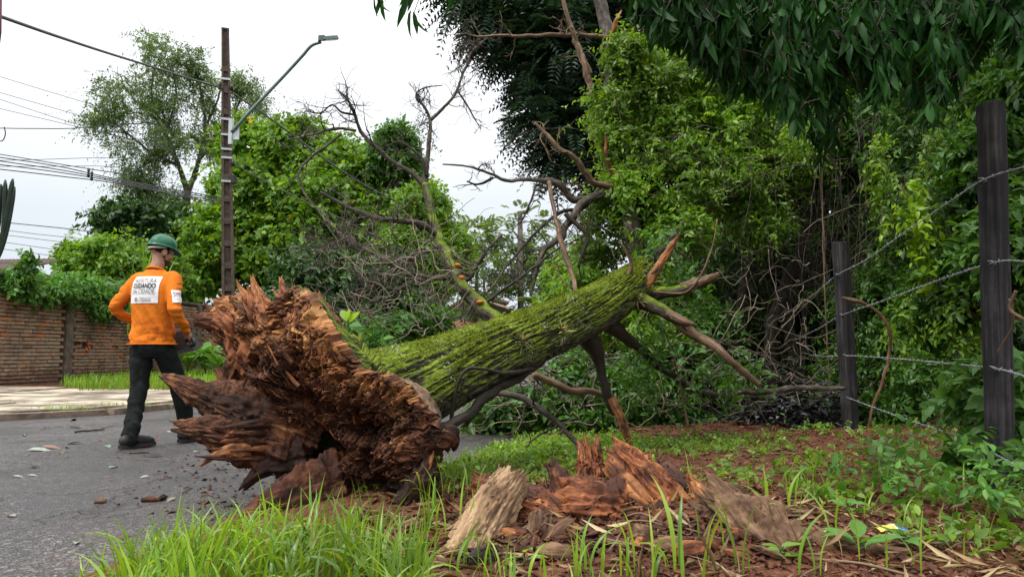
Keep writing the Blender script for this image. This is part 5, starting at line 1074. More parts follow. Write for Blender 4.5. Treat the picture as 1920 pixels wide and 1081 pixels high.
def bar_(mb):
    k = 14; a_ = np.linspace(-PI / 2, PI / 2, k); o = np.vstack([[(.12, 0, -.048), (.12, 0, .048)][::1], np.column_stack([.54 + .052 * np.cos(a_), a_ * 0, .052 * np.sin(a_)])]); o = np.vstack([o[:1], o[2:], o[1:2]])
    n = len(o); V = np.vstack([[sb(p + np.array((0, -.10, 0))) for p in o], [sb(p + np.array((0, -.092, 0))) for p in o]]); a1 = np.arange(n); b1 = (a1 + 1) % n
    c = np.vstack([V, V[:n].mean(0), V[n:].mean(0)]); mb.add(c, np.vstack([np.stack([a1, b1, np.full(n, 2 * n)], 1), np.stack([b1 + n, a1 + n, np.full(n, 2 * n + 1)], 1)]), np.stack([a1, a1 + n, b1 + n, b1], 1))
sawpart('guide_bar', bar_, M['saw_bar'])
def plate_(mb): mb.add(*box(sb((.50, -.102, .006)), (.11, .003, .045), SR))
sawpart('bar_print', plate_, M['white_print'])
def chain_(mb):
    a_ = np.linspace(-PI / 2, PI / 2, 14); P = np.array([sb((x_, -.096, -.054)) for x_ in np.linspace(.12, .54, 18)] + [sb((.54 + .056 * math.cos(t_), -.096, .056 * math.sin(t_))) for t_ in a_] + [sb((x_, -.096, .054)) for x_ in np.linspace(.54, .12, 18)]); V, T, Q, G = tube(P, np.where(np.arange(len(P)) % 2, .008, .005), 6); mb.add(V, T, Q)
sawpart('chain', chain_, M['black'])
hR = np.array(wr) + unit(np.array((-.10, .75, -.55))) * .085 + unit(np.array((-.75, .1, -.6))) * .02
def rear_(mb): limbp(mb, [(*sb((-.12, 0, .05)), .018), (*(hR + np.array((-.05, .02, .0))), .015), (*hR, .015), (*(hR + np.array((.055, -.02, -.005))), .016), (*(hR + np.array((.065, -.02, -.05))), .014), (*sb((-.14, 0, -.05)), .016)], 12)
sawpart('rear_handle', rear_, M['black'], True)
hL = np.array(wl) + unit(np.array((.5, .75, -.4))) * .085 + np.array((0, .0, -.02))
def front_(mb): limbp(mb, [(*sb((.05, -.10, .02)), .012), (*(hL + np.array((-.06, -.02, -.03))), .012), (*hL, .013), (*(hL + np.array((.07, .04, -.01))), .012), (*sb((.05, .10, .05)), .012)], 10)
sawpart('front_handle', front_, M['black'], True)
# ------------------------------------------------------------------ vegetation
L_ = {}
L_['creeper'] = leaf_mat('creeper_leaf', [(.055, .145, .014), (.09, .205, .018), (.14, .27, .02), (.19, .31, .025), (.075, .18, .024)], .42, .45, .35, freq=.5)
L_['yellow'] = leaf_mat('yellow_leaf', [(.5, .36, .01), (.42, .30, .02), (.5, .22, .01)], .35)
L_['feather'] = leaf_mat('feather_leaf', [(.065, .115, .04), (.095, .155, .052), (.13, .20, .065)], .4, .55, .3, freq=.35)
L_['dark'] = leaf_mat('dark_leaf', [(.022, .064, .016), (.037, .098, .020), (.058, .135, .026)], .3, .42, .4)
L_['jaca'] = leaf_mat('dark_compound_leaf', [(.008, .024, .013), (.014, .038, .019), (.024, .058, .028), (.034, .074, .038)], .2, .42, .45)
L_['light'] = leaf_mat('light_leaf', [(.065, .165, .014), (.12, .25, .02), (.18, .32, .025), (.16, .27, .08), (.26, .40, .035)], .48, .42, .4, freq=1.1)
L_['thicket'] = leaf_mat('thicket_leaf', [(.028, .092, .014), (.058, .155, .019), (.10, .225, .026), (.07, .16, .06)], .44, .42, .45)
L_['mango'] = leaf_mat('mango_leaf', [(.007, .032, .007), (.014, .056, .010), (.028, .090, .016)], .28, .5, .12)
L_['neon'] = leaf_mat('young_leaf', [(.20, .36, .012), (.26, .42, .02), (.16, .30, .015)], .45, .4, .4)
L_['soft'] = leaf_mat('soft_leaf', [(.055, .16, .026), (.085, .21, .036), (.12, .25, .055)], .35, .5, .35)
L_['grass'] = leaf_mat('grass_blade', [(.09, .20, .018), (.14, .27, .022), (.20, .34, .028), (.27, .39, .036)], .42, .35, .5, freq=2)
L_['lawn'] = leaf_mat('lawn_blade', [(.11, .25, .025), (.17, .32, .03), (.23, .36, .045)], .4, .5, .3, freq=1.5)
L_['straw'] = leaf_mat('straw', [(.35, .25, .12), (.22, .14, .07), (.45, .36, .2)], .15, .7, .2)
L_['litter'] = leaf_mat('dry_leaf', [(.10, .042, .022), (.18, .080, .04), (.06, .026, .016), (.26, .14, .08)], .1, .7, .2)
L_['stem'] = flat_mat('green_stem', (.05, .085, .02), .6)

def plant(name, label, cat, base, blobs, n, k, slen, L, W, mat_, shape='quad', trunk=None, bark='bark_grey', group=None, droop=.25, ang=.9, clump=0, freq=1.2, seed=1, shell=.55, yellow=0, kind=None, dirmix=.6):
    R = np.random.default_rng(seed); t = thing(name, base, label, cat, group)
    if kind: t['kind'] = kind
    if trunk:
        mb = MB()
        for l in trunk: limb(mb, pts(l) if len(l[0]) == 4 else l, 8 * len(l), 9, .15, seed)
        mb.build('trunk' if 'tree' in name else 'stem', M[bark], t)
    P, D = in_blobs(R, blobs, n, shell, clump, freq, seed); D = unit(D * dirmix + R.normal(size=D.shape) * .5 + np.array((0, 0, .1)))
    mb = MB()
    if shape == 'pinnate': pinnate(mb, R, P, D, slen, k, L, W, droop)
    else: sprays(mb, R, P - D * slen * .5, D, slen, k, L, W, shape, droop, ang)
    if shape != 'pinnate':                                   # longer shoots that break the outline
        i = R.choice(len(P), max(3, len(P) // 14), replace=False); sprays(mb, R, P[i], unit(D[i] + np.array((0, 0, .25)) + R.normal(size=(len(i), 3)) * .3), slen * 2.0, k + 3, L * .8, W * .8, shape, droop * 1.6, ang)
    mats = [L_[mat_]]
    if yellow:
        mats.append(L_['yellow']); i = R.choice(len(P), yellow, replace=False)
        sprays(mb, R, P[i] + D[i] * slen * .3, D[i], slen * .5, 3, L * 1.1, W * 1.1, shape, droop, ang, 1)
    o = mb.build('crown' if 'tree' in name else 'foliage', mats, t, grain=False)
    return t, P, D
def base_at(px, py, Y): p = pix(px, py, Y); p[2] = 0.05; return p

# tall feathery tree at the left
ft1 = [(345, 470, 30, 8), (347, 400, 30, 7), (352, 360, 30, 6.5)]
forks = [[(352, 362, 30, 5.6), (335, 310, 30, 4.3), (310, 250, 30, 3.1), (285, 180, 30, 1.9), (290, 120, 30, 1.2)], [(352, 362, 30, 5.6), (370, 310, 30.5, 4.3), (385, 240, 31, 3.1), (372, 150, 31, 1.9), (350, 90, 31, 1.2)],
         [(335, 310, 30, 3.7), (290, 290, 29.5, 2.5), (240, 250, 29, 1.9), (200, 220, 29, 1.2)], [(372, 300, 30.5, 3.7), (420, 250, 30, 2.5), (450, 190, 30, 1.9), (470, 160, 30, 0.9)], [(310, 250, 30, 2.5), (330, 180, 30, 1.9), (320, 110, 30, 1.2)],
         [(345, 400, 30, 4.3), (300, 370, 30, 2.5), (250, 330, 30, 1.9)], [(385, 240, 31, 2.5), (410, 180, 31, 1.9), (420, 130, 31, 1.2)], [(300, 230, 30, 2.5), (255, 190, 30, 1.9), (225, 150, 30, 1.2)]]
plant('feathery_tree', 'tall airy tree with fine feathery foliage behind the wall at the left', 'tree', base_at(345, 600, 30),
      [(300, 110, 30, 55, 55, 1.6), (240, 170, 29, 60, 45, 1.6), (360, 130, 31, 60, 45, 1.6), (195, 225, 29, 45, 32, 1.4), (290, 200, 30, 70, 50, 1.8), (390, 190, 31, 70, 60, 1.8), (450, 170, 30, 45, 40, 1.4), (260, 290, 30, 65, 45, 1.6), (350, 260, 30, 70, 50, 1.8), (270, 350, 30, 50, 45, 1.5), (330, 390, 30, 50, 40, 1.4), (420, 280, 31, 50, 50, 1.5), (270, 75, 30, 25, 22, .8), (480, 210, 30, 25, 35, 1)],
      2800, 18, .9, .13, .05, 'feather', 'quad', [ft1] + forks, 'bark_grey', droop=.35, clump=.82, freq=.9, seed=3, shell=.05)
plant('broadleaf_tree', 'dark rounded broadleaf tree at the foot of the feathery tree', 'tree', base_at(265, 560, 27), [(255, 410, 27, 62, 32, 1.6), (300, 430, 27, 55, 36, 1.4), (215, 425, 27, 30, 28, 1), (350, 440, 28, 40, 30, 1)], 900, 14, .6, .26, .13, 'dark', 'quad', [[(270, 520, 27, 9), (272, 450, 27, 7), (285, 410, 27, 4)]], seed=4)
# creeper covered trees in the middle
plant('creeper_mass', 'big bright green mass of creeper with some yellow leaves behind the pole', 'creeper', base_at(560, 640, 28.5),
      [(470, 270, 28.5, 60, 55, 1.5), (560, 280, 28.5, 80, 65, 2), (480, 370, 27.5, 90, 80, 2), (600, 390, 27.5, 100, 90, 2.2), (420, 460, 27.0, 85, 75, 1.8), (540, 470, 27.0, 90, 80, 2), (650, 330, 28.5, 90, 70, 2), (360, 510, 26.0, 45, 60, 1.2), (680, 440, 28.0, 90, 90, 2), (740, 360, 29.0, 70, 70, 1.8)],
      7000, 9, .7, .225, .175, 'creeper', 'quad', [[(560, 600, 28.5, 12), (550, 450, 28.5, 9), (540, 330, 28.5, 5)], [(650, 600, 28.5, 10), (670, 450, 28.5, 8), (690, 330, 28.5, 5)]], droop=.35, clump=.5, freq=.8, seed=5, yellow=45)
plant('round_tree', 'smaller dark green rounded tree rising above the creeper mass', 'tree', base_at(745, 640, 27), [(740, 262, 27, 42, 32, 1), (755, 300, 27, 40, 36, 1), (725, 290, 27, 34, 30, .9)], 700, 14, .5, .19, .10, 'thicket', 'quad', [[(745, 560, 27, 7), (744, 400, 27, 6), (742, 280, 27, 4)]], seed=6)
plant('leafy_tree', 'bushy mid green tree right of the creeper mass behind the dead limb', 'tree', base_at(800, 640, 23), [(790, 400, 23, 55, 60, 1.5), (800, 500, 22.5, 60, 70, 1.6), (845, 470, 23, 45, 50, 1.3), (760, 470, 22.5, 50, 60, 1.4)], 2600, 11, .5, .17, .085, 'creeper', 'quad', [[(800, 640, 23, 9), (800, 500, 23, 7), (795, 380, 23, 4)]], clump=.55, freq=.9, seed=7)
plant('shade_tone_tree', 'foliage coloured dark for the shade low in the creeper behind the torn root base', 'tree', base_at(640, 680, 21), [(600, 520, 21, 90, 60, 1.6), (700, 530, 21, 80, 55, 1.6), (660, 580, 20.5, 80, 45, 1.4), (750, 560, 21, 60, 50, 1.3), (560, 570, 21, 60, 50, 1.2)], 2600, 12, .5, .17, .085, 'dark', 'quad', [[(640, 680, 21, 10), (650, 560, 21, 8), (660, 500, 21, 5)]], clump=.5, seed=8)  # darker leaf colour stands for the shadow low in the creeper
# behind the wall, left
plant('shrub', 'bright leafy shrub over the wall behind the worker', 'shrub', base_at(200, 620, 19), [(170, 500, 20.6, 50, 32, 1), (240, 500, 20.8, 55, 42, 1), (300, 500, 22, 45, 45, 1), (140, 470, 20.6, 25, 14, .6), (200, 465, 20.6, 40, 22, .7)], 1500, 10, .42, .17, .085, 'creeper', 'quad', [[(200, 620, 20.6, 5), (205, 540, 20.6, 4), (200, 480, 20.6, 2)]], seed=9)
# creeper along the top of the wall (a thing that hangs over it)
R = np.random.default_rng(10); P = []; 
for s_ in np.linspace(s_at(-10), s_at(300), 1300):
    px_ = 960 + F * (W0 + wdv * s_)[0] / (W0 + wdv * s_)[1]
    hang = .07 + .14 * vnoise(np.array((s_ * 1.7, 0, 0.))) + (.55 * math.exp(-((px_ - 172) / 16) ** 2)) + .25 * math.exp(-((px_ - 45) / 30) ** 2) + .22 * math.exp(-((px_ - 200) / 25) ** 2)
    zz = 2.34 + R.uniform(-hang, (.03 if px_ < 125 else .20) + .10 * vnoise(np.array((s_ * 1.1, 5, 0.)))); P.append(W0 + wdv * s_ + np.array((0, 0, zz)) + wn * R.uniform(-.25, .24 if zz < 2.3 else .15))
P = np.array(P); cw = thing('wall_creeper', W0 + wdv * s_at(150) + np.array((0, 0, 2.31)), 'dark and bright creeper trailing over the top of the brick wall', 'creeper')
mb = MB(); D = unit(wn * .6 + R.normal(size=P.shape) * .5 - np.array((0, 0, .25))); sprays(mb, R, P, D, .3, 9, .125, .075, 'oval', .3, .9); mb.build('foliage', L_['soft'], cw, grain=False)
mb = MB(); C = np.array([W0 + wdv * s_ + np.array((0, 0, 2.33 + .02 * math.sin(s_ * 3))) + wn * .05 * math.sin(s_ * 2) for s_ in np.linspace(s_at(-10), s_at(300), 60)]); V, T, Q, G = tube(C, .018, 6); mb.add(V, T, Q, G); mb.build('stem', M['bark_dark'], cw)
# upright sprig standing above the wall at the left
tw_, _, _ = plant('climbing_shoot', 'dark upright creeper shoot standing above the wall top at the left', 'creeper', base_at(48, 560, 15.5), [(50, 495, 15.3, 12, 28, .15), (42, 525, 15.2, 28, 16, .2), (18, 530, 15.2, 18, 14, .2)], 130, 8, .2, .13, .07, 'thicket', 'oval', [[(48, 540, 15.3, 1.5), (50, 500, 15.3, 1.2), (54, 470, 15.3, .6)]], seed=12)
# tall cane grass behind the worker
R = np.random.default_rng(13); cg = thing('cane_clump', base_at(275, 620, 17.5), 'clump of tall arching cane grass leaves behind the worker', 'grass clump'); mb = MB()
def blades(mb, R, base, n, h, w, lean=.5, segs=6, dirs=None):
    """long arching blades with a folded midrib"""
    n = len(base); a = R.uniform(0, 2 * PI, n) if dirs is None else dirs; out = np.stack([np.cos(a), np.sin(a), 0 * a], -1); sd = np.stack([-np.sin(a), np.cos(a), 0 * a], -1)
    h = h * R.uniform(.55, 1.15, n); ln = lean * R.uniform(.2, 1.5, n); bend = R.uniform(1.2, 2.6, n); tw_ = R.normal(size=n) * .8
    t = np.linspace(0, 1, segs + 1); ww = (w * R.uniform(.6, 1.2, n))[:, None] * np.clip(np.sin(PI * (t * .78 + .16)), 0, 1) * (1 - t ** 4 * .97)
    th_ = ln[:, None] * t ** 1.3 * bend[:, None]
    dz = np.cos(th_); dx = np.sin(th_); st = (h / segs)[:, None]
    zz = np.concatenate([np.zeros((n, 1)), np.cumsum((dz * st)[:, :-1], 1)], 1); xx = np.concatenate([np.zeros((n, 1)), np.cumsum((dx * st)[:, :-1], 1)], 1)
    C = base[:, None] + xx[..., None] * out[:, None] + zz[..., None] * np.array((0, 0, 1.0))
    ang = tw_[:, None] * t; nrm = -dz[..., None] * out[:, None] + dx[..., None] * np.array((0, 0, 1.0))
    S = np.cos(ang)[..., None] * sd[:, None] + np.sin(ang)[..., None] * nrm
    Lf = C + S * ww[..., None] * .5 - nrm * ww[..., None] * -.12; Rt = C - S * ww[..., None] * .5 + nrm * ww[..., None] * .12
    V = np.stack([Lf, C, Rt], 2); k = (segs + 1) * 3; i = np.arange(segs)[:, None] * 3
    q = np.concatenate([np.concatenate([i, i + 1, i + 4, i + 3], 1), np.concatenate([i + 1, i + 2, i + 5, i + 4], 1)])
    mb.add(V.reshape(-1, 3), None, (q[None] + (np.arange(n) * k)[:, None, None]).reshape(-1, 4))
bs = np.array([pix(R.uniform(240, 310), 540, 17.5 + R.uniform(-.4, .4)) for _ in range(90)]); bs[:, 2] = R.uniform(1.2, 2.0, 90); blades(mb, R, bs, 90, 1.5, .06, .8, 8); mb.build('leaf_blades', L_['creeper'], cg, grain=False)

# cactus at the left edge
M['cactus'] = flat_mat('cactus', (.014, .024, .015), .6, .3, 0, .35, 3)
ca = thing('columnar_cactus', pix(-25, 660, 19.5), 'tall dark columnar cactus cut off by the left edge', 'cactus')
for l, r in (([(-30, 640), (-26, 520), (-18, 420), (-12, 345)], 11), ([(-20, 500), (0, 466), (8, 420), (10, 337)], 7), ([(-10, 470), (5, 440), (14, 400), (24, 335)], 7), ([(-24, 480), (-6, 430), (-2, 390), (2, 345)], 7), ([(-14, 500), (2, 470), (16, 420), (28, 350)], 5)):
    mb = MB(); C = spl(np.array([pix(a, b, 19.5) for a, b in l]), 30); rr = np.full(30, r * .62 * 19.5 / F); rr[-3:] *= (.9, .7, .3)
    def dd(U, r_): return 1 + .13 * np.cos(8 * np.arctan2(U[..., 1], U[..., 0]))
    V, T, Q, G = tube(C, rr, 32, True, dd); mb.add(V, T, Q, G); mb.build('column', M['cactus'], ca)

# grass verge in front of the wall and broad leaved plants by the pole
R = np.random.default_rng(15); mb = MB(); n = 9000; yy = R.uniform(11.2, 26, n); uu = R.uniform(0, 1, n) ** .9; xa = np.maximum(x_far(yy) + .15, -9.9 + 0 * yy); xx = (x_far(yy) - .45) * (1 - uu) + (x_wall(yy) + .1) * uu
gpx = 960 + F * xx / yy; keep = (gpx > 135 + 18 * np.sin(yy * 2)) & (yy > 13.0 + 1.3 * (1 - uu)); xx, yy = xx[keep], yy[keep]
bs = np.column_stack([xx, yy, np.full(len(xx), .10)]); blades(mb, R, bs, 0, .30, .022, .7, 4); tag(mb.build('verge_grass', L_['lawn'], grain=False, loc=(-8, 18, .1)), kind='stuff')
mb = MB(); e = [(-5.75, 9.75), (-7.6, 10.5), (-7.3, 10.45), (-5.25, 10.4)]
for cx_, cy_ in e: bs = np.column_stack([R.normal(cx_, .22, 90), R.normal(cy_, .06, 90), np.full(90, .07)]); blades(mb, R, bs, 0, .08, .010, 1.0, 3)
tag(mb.build('crack_weeds', L_['lawn'], grain=False, loc=(-7, 10, .1)), kind='stuff')
def leaf_plant(name, label, cat, base, n, L, W, mat_, seed, up=.6, h=.1, group=None, spread=1.0, arr=None, shape='lance'):
    """a small plant whose leaves can be told apart: each leaf is a part"""
    R = np.random.default_rng(seed); t = thing(name, base, label, cat, group)
    mb = MB(); 
    for k in range(n):
        a = k * 2.4 + R.uniform(-.3, .3); z = h * (.25 + .75 * (k + .5) / n); d = unit(np.array((math.cos(a) * spread, math.sin(a) * spread, up + R.normal() * .2)))
        st = np.array(base) + (0, 0, z * .6); C = np.array([np.array(base), st, st + d * L * .15]); V, T, Q, G = tube(spl(C, 6), .004 if L < .3 else .012, 5); mb.add(V, T, Q, G)
        m2 = MB(); l = L * R.uniform(.75, 1.15); leaves(m2, (st + d * L * .12)[None], d[None], np.array([(0, 0, 1.0)]) + R.normal(size=(1, 3)) * .2, l, l * W, shape); m2.build('leaf', L_[mat_], t, grain=False)
    mb.build('stem', L_['stem'], t); return t
for k, (px, py, Y, s_) in enumerate(((352, 700, 18, 1.0), (385, 702, 18.5, 1.0), (410, 704, 17.8, .8))):
    p = pix(px, py, Y); p[2] = .12
    leaf_plant('canna_plant', ('broad leaved canna plant just right of the worker by the wall', 'broad leaved canna plant midway between the worker and the pole', 'smaller broad leaved plant at the foot of the concrete pole')[k], 'plant', p, 17, .75 * s_, .30, 'soft', 30 + k, .9, .95 * s_, 'broad leaved plants by the wall')

# ------------------------------------------------------------------ big trees on the right
sp1 = [(1240, 700, 13, 16), (1220, 500, 13, 15), (1180, 250, 13, 14), (1150, 60, 13, 12), (1130, -80, 13, 9)]
t, P, D = plant('dark_compound_tree', 'tall dark tree with large drooping compound leaves at the top centre', 'tree', base_at(1240, 800, 13),
      [(960, 60, 12.6, 65, 50, .9), (1040, 100, 12.6, 90, 90, 1.1), (1010, 200, 12.6, 50, 60, .8), (1060, 240, 12.4, 75, 55, .8), (1130, 160, 13, 80, 120, 1.2), (950, -30, 12.5, 70, 50, .9), (1060, 20, 12.8, 100, 70, 1.2), (1180, 40, 13, 100, 110, 1.3), (1060, 290, 12.4, 45, 30, .6), (880, -12, 12.5, 60, 34, .7), (925, 25, 12.5, 45, 40, .7), (1260, 60, 13, 100, 110, 1.3), (1130, 290, 12.8, 50, 45, .7)],
      4600, 8, .58, .14, .045, 'jaca', 'pinnate', [sp1, [(1180, 250, 13, 8), (1100, 180, 12.8, 6), (1010, 130, 12.7, 3)], [(1160, 100, 13, 8), (1080, 50, 12.8, 5), (970, 40, 12.6, 3)]], 'bark_dark', droop=.55, seed=21, shell=.1)
plant('vine_covered_tree', 'bright small leaved creeper draped over the snapped tree', 'creeper', base_at(1290, 800, 9.2),
      [(1180, 110, 8.9, 55, 50, .4), (1250, 170, 9, 90, 80, .6), (1140, 200, 8.8, 50, 50, .35), (1290, 260, 9, 110, 70, .7), (1190, 300, 8.9, 70, 60, .4), (1260, 350, 8.8, 90, 60, .6), (1380, 230, 9.4, 90, 90, .8), (1370, 340, 9.2, 90, 60, .7), (1280, 430, 8.6, 80, 45, .4), (1120, 450, 8.9, 55, 60, .4), (1100, 540, 8.8, 50, 45, .4), (1140, 390, 8.8, 45, 40, .3), (1200, 400, 8.9, 50, 60, .4), (1330, 120, 9.4, 80, 60, .8), (1240, 540, 8.9, 60, 60, .5), (1440, 150, 9.8, 80, 90, .9), (1460, 300, 9.3, 80, 70, .7), (1430, 420, 9.0, 60, 40, .4), (1190, 455, 8.25, 42, 45, .15), (1205, 540, 8.15, 45, 50, .15), (1165, 350, 8.35, 36, 40, .15), (1150, 260, 8.5, 34, 40, .15), (1225, 620, 8.0, 45, 40, .15), (1210, 610, 8.7, 50, 40, .4), (1160, 600, 8.6, 50, 50, .4)],
      9400, 10, .26, .074, .036, 'light', 'oval', None, droop=.3, ang=.85, clump=.62, freq=2.6, seed=22, shell=.4)
plant('bright_sapling', 'lower bright green sapling foliage behind the bend of the snapped tree', 'sapling', base_at(1080, 800, 9.5), [(1070, 520, 9.5, 50, 50, .5), (1050, 580, 9.5, 45, 35, .5), (1110, 600, 9.6, 60, 45, .6)], 700, 9, .28, .10, .05, 'light', 'oval', [[(1080, 800, 9.5, 4), (1080, 620, 9.5, 3), (1070, 520, 9.5, 2)]], seed=23)
# distant saplings between the trees
for k, (px, py, Y, rx, ry, lab) in enumerate(((975, 440, 32, 70, 55, 'feathery grey green sapling crown around the bare pole'), (890, 440, 33, 50, 22, 'slim sapling with flat umbrella crown left of the bare pole'), (905, 510, 30, 50, 60, 'thin leafy sapling left of the bare pole above the house'), (1025, 490, 31, 45, 55, 'thin leafy sapling right of the bare pole'))):
    plant('distant_tree', lab, 'tree', base_at(px, 640, Y), [(px, py, Y, rx, ry, 1.2), (px - 30, py + 45, Y, rx * .8, ry * .7, 1), (px + 25, py + 60, Y, rx * .7, ry * .7, 1)], (330, 150, 170, 180)[k], 6, .7, .20, .09, 'feather', 'pinnate', [[(px, 640, Y, 4), (px + 4, py + 60, Y, 3), (px, py - 10, Y, 1.5)], [(px + 3, py + 70, Y, 2), (px - 35, py + 25, Y, 1)], [(px + 3, py + 60, Y, 2), (px + 35, py + 20, Y, 1)]], droop=.4, seed=40 + k, clump=.6, freq=.8, group='saplings beyond the fallen tree')
# a fan of palm fronds
R = np.random.default_rng(24); pm_ = thing('palm', base_at(1030, 640, 28), 'small palm with fine upright fronds beyond the trunk', 'palm'); mb = MB(); c = pix(1030, 585, 28)
for k in range(16):
    a = R.uniform(0, 2 * PI); d = unit(np.array((math.cos(a), math.sin(a), R.uniform(.3, 1.6)))); n = 26; t_ = np.linspace(.1, 1, n); C = c + d * t_[:, None] * 1.5; C[:, 2] -= .55 * t_ ** 2
    sd = unit(np.cross(d, (0, 0, 1.0)))
    for s_ in (-1, 1): leaves(mb, C, d * .6 + sd * s_ - np.array((0, 0, .3)), np.array((0, 0, 1.0)) + np.zeros((n, 3)), .42, .025)
mb.build('fronds', L_['feather'], pm_, grain=False); mb = MB(); V, T, Q, G = tube(np.array([pix(1030, 660, 28), c]), [.12, .1], 8); mb.add(V, T, Q, G); mb.build('trunk', M['bark_grey'], pm_)
# tree line far behind everything
for k, (px, Y, rx, ry) in enumerate(((480, 55, 240, 34), (760, 60, 200, 26), (1010, 60, 170, 16), (1250, 50, 220, 80), (1600, 45, 300, 120), (1950, 40, 300, 160), (60, 50, 220, 14))):
    plant('far_tree', ['low distant tree line behind the pole', 'low distant tree behind the dead limb', 'low distant tree beyond the house', 'far tree behind the snapped tree', 'far dark tree deep behind the thicket', 'far dark tree deep behind the right post', 'low distant tree above the shed roof'][k], 'tree', base_at(px, 640, Y), [(px, 640 - ry * .6, Y, rx, ry, 4)], 1600, 10, 1.2, .42, .24, 'dark', 'quad', [[(px, 660, Y, 6), (px, 630, Y, 4)]], seed=60 + k, shell=.2)

# ------------------------------------------------------------------ the dark thicket on the right
TK = [('dense dark vine thicket to the right of the snapped tree', [(1500, 260, 10, 100, 110, .9), (1560, 160, 10.5, 120, 120, 1)], 2300, .10, .045),
      ('dark leafy thicket hanging between the two fence posts', [(1680, 260, 9.5, 110, 120, .9), (1740, 420, 8.6, 80, 90, .6), (1640, 420, 10, 80, 100, .8)], 1300, .10, .045),
      ('dark big leaved growth behind the near post', [(1860, 330, 7.4, 90, 130, .6), (1900, 480, 6.6, 70, 110, .5), (1830, 520, 7.4, 80, 90, .6), (1900, 180, 7.6, 90, 110, .7)], 1700, .12, .055),
      ('low leafy bush behind the far post', [(1640, 560, 8.6, 75, 70, .5), (1700, 640, 8.2, 85, 70, .5), (1600, 690, 8.8, 60, 60, .5), (1760, 560, 7.8, 70, 80, .5)], 2300, .075, .034),
      ('shaded bush under the broken branches', [(1260, 690, 8.4, 90, 70, .6), (1180, 740, 8.0, 80, 50, .5), (1360, 760, 8.6, 80, 50, .5), (1310, 610, 9.0, 70, 60, .6)], 1900, .085, .04),
      ('leafy branches lying on the road under the trunk', [(1010, 760, 7.8, 80, 35, .5), (930, 775, 7.9, 60, 22, .4), (1090, 720, 8.0, 70, 60, .5), (1080, 780, 7.6, 60, 25, .4)], 1500, .10, .05),
      ('pale leaved shoots standing behind the mossy trunk near the torn base', [(760, 610, 8.0, 60, 35, .3), (700, 640, 7.6, 45, 30, .3), (660, 610, 6.0, 10, 14, .1), (810, 590, 8.4, 40, 25, .3)], 230, .10, .05),
      ('tall thicket behind the dark compound tree', [(1450, 60, 11.5, 160, 120, 1), (1350, 520, 11, 120, 120, .8), (1500, 520, 11.5, 120, 120, .8)], 2200, .11, .05),
      ('low green growth along the foot of the thicket', [(1240, 775, 7.9, 80, 28, .25), (1380, 785, 8.0, 70, 28, .25), (1560, 770, 8.0, 60, 35, .25), (1660, 770, 7.7, 60, 40, .25), (1730, 720, 7.4, 50, 60, .25)], 900, .07, .034),
      ('thicket filling the dark gap behind the fence', [(1600, 320, 12.5, 260, 160, .8), (1550, 620, 12, 220, 150, .7), (1850, 640, 11, 220, 150, .7), (1800, 120, 12.5, 250, 160, .9), (1330, 500, 13, 140, 120, .7), (1380, 640, 12.5, 160, 110, .7), (1450, 400, 13, 160, 120, .7)], 6200, .13, .065)]
for k, (lab, bl, n, L, W) in enumerate(TK):
    px, py, Y = bl[0][:3]
    plant('thicket' if k != 6 else 'leafy_shoots', lab, 'thicket' if k != 6 else 'shoots', base_at(px, 800, Y), bl, n, 10, .28 if L < .12 else .35, L, W, 'dark' if k in (7, 9) else 'thicket' if k != 6 else 'soft', 'oval' if k < 7 or k == 8 else 'quad', [[(px, 800, Y, 5), (px + 8, (py + 800) / 2, Y, 4), (px - 6, py, Y, 2)]], 'bark_dark', droop=.35, clump=.5, freq=2.2, seed=80 + k, shell=.35 if k < 9 else .1)  # deep layers take the dark leaf, shade put into their colour
plant('hanging_creeper', 'strands of small bright creeper leaves hanging in front of the dark thicket', 'creeper', base_at(1560, 800, 8.3), [(1500, 250, 8.2, 40, 60, .15), (1650, 340, 8.0, 20, 110, .15), (1760, 330, 7.8, 35, 110, .15), (1800, 600, 7.2, 35, 80, .15), (1700, 620, 7.6, 40, 80, .15), (1830, 240, 7.6, 30, 60, .15)], 270, 9, .26, .075, .036, 'light', 'oval', [[(1560, 800, 8.3, 1.5), (1545, 500, 8.2, 1.5), (1540, 260, 8.2, 1)]], 'bark_tan', droop=.7, seed=121, clump=.5, freq=2)
plant('leafy_branch', 'leafy green sprays growing through the splintered branches at the broken end', 'branch', base_at(1290, 800, 6.3), [(1235, 640, 6.2, 50, 45, .2), (1330, 720, 6.3, 60, 40, .2), (1180, 700, 6.5, 40, 50, .2), (1290, 560, 6.6, 50, 40, .2), (1400, 690, 6.6, 40, 40, .2), (1235, 455, 6.5, 40, 35, .2), (1260, 500, 6.5, 35, 30, .2)], 165, 9, .22, .065, .032, 'thicket', 'oval', [[(1290, 800, 6.3, 2), (1270, 690, 6.3, 2), (1240, 600, 6.3, 1.2)]], 'bark_tan', droop=.4, seed=122)
# young yellow green vine
plant('young_vine', 'bright yellow green young vine hanging between the two posts', 'vine', base_at(1700, 800, 7.2), [(1700, 360, 7.2, 28, 26, .12), (1715, 410, 7.2, 24, 32, .12), (1730, 460, 7.2, 18, 35, .1), (1745, 520, 7.2, 14, 30, .1), (1700, 385, 7.15, 40, 10, .1)], 46, 6, .14, .105, .05, 'neon', 'lance', [[(1690, 345, 7.2, 1.5), (1712, 400, 7.2, 1.2), (1735, 480, 7.2, 1), (1750, 540, 7.2, .8)]], 'bark_tan', droop=.6, seed=99)
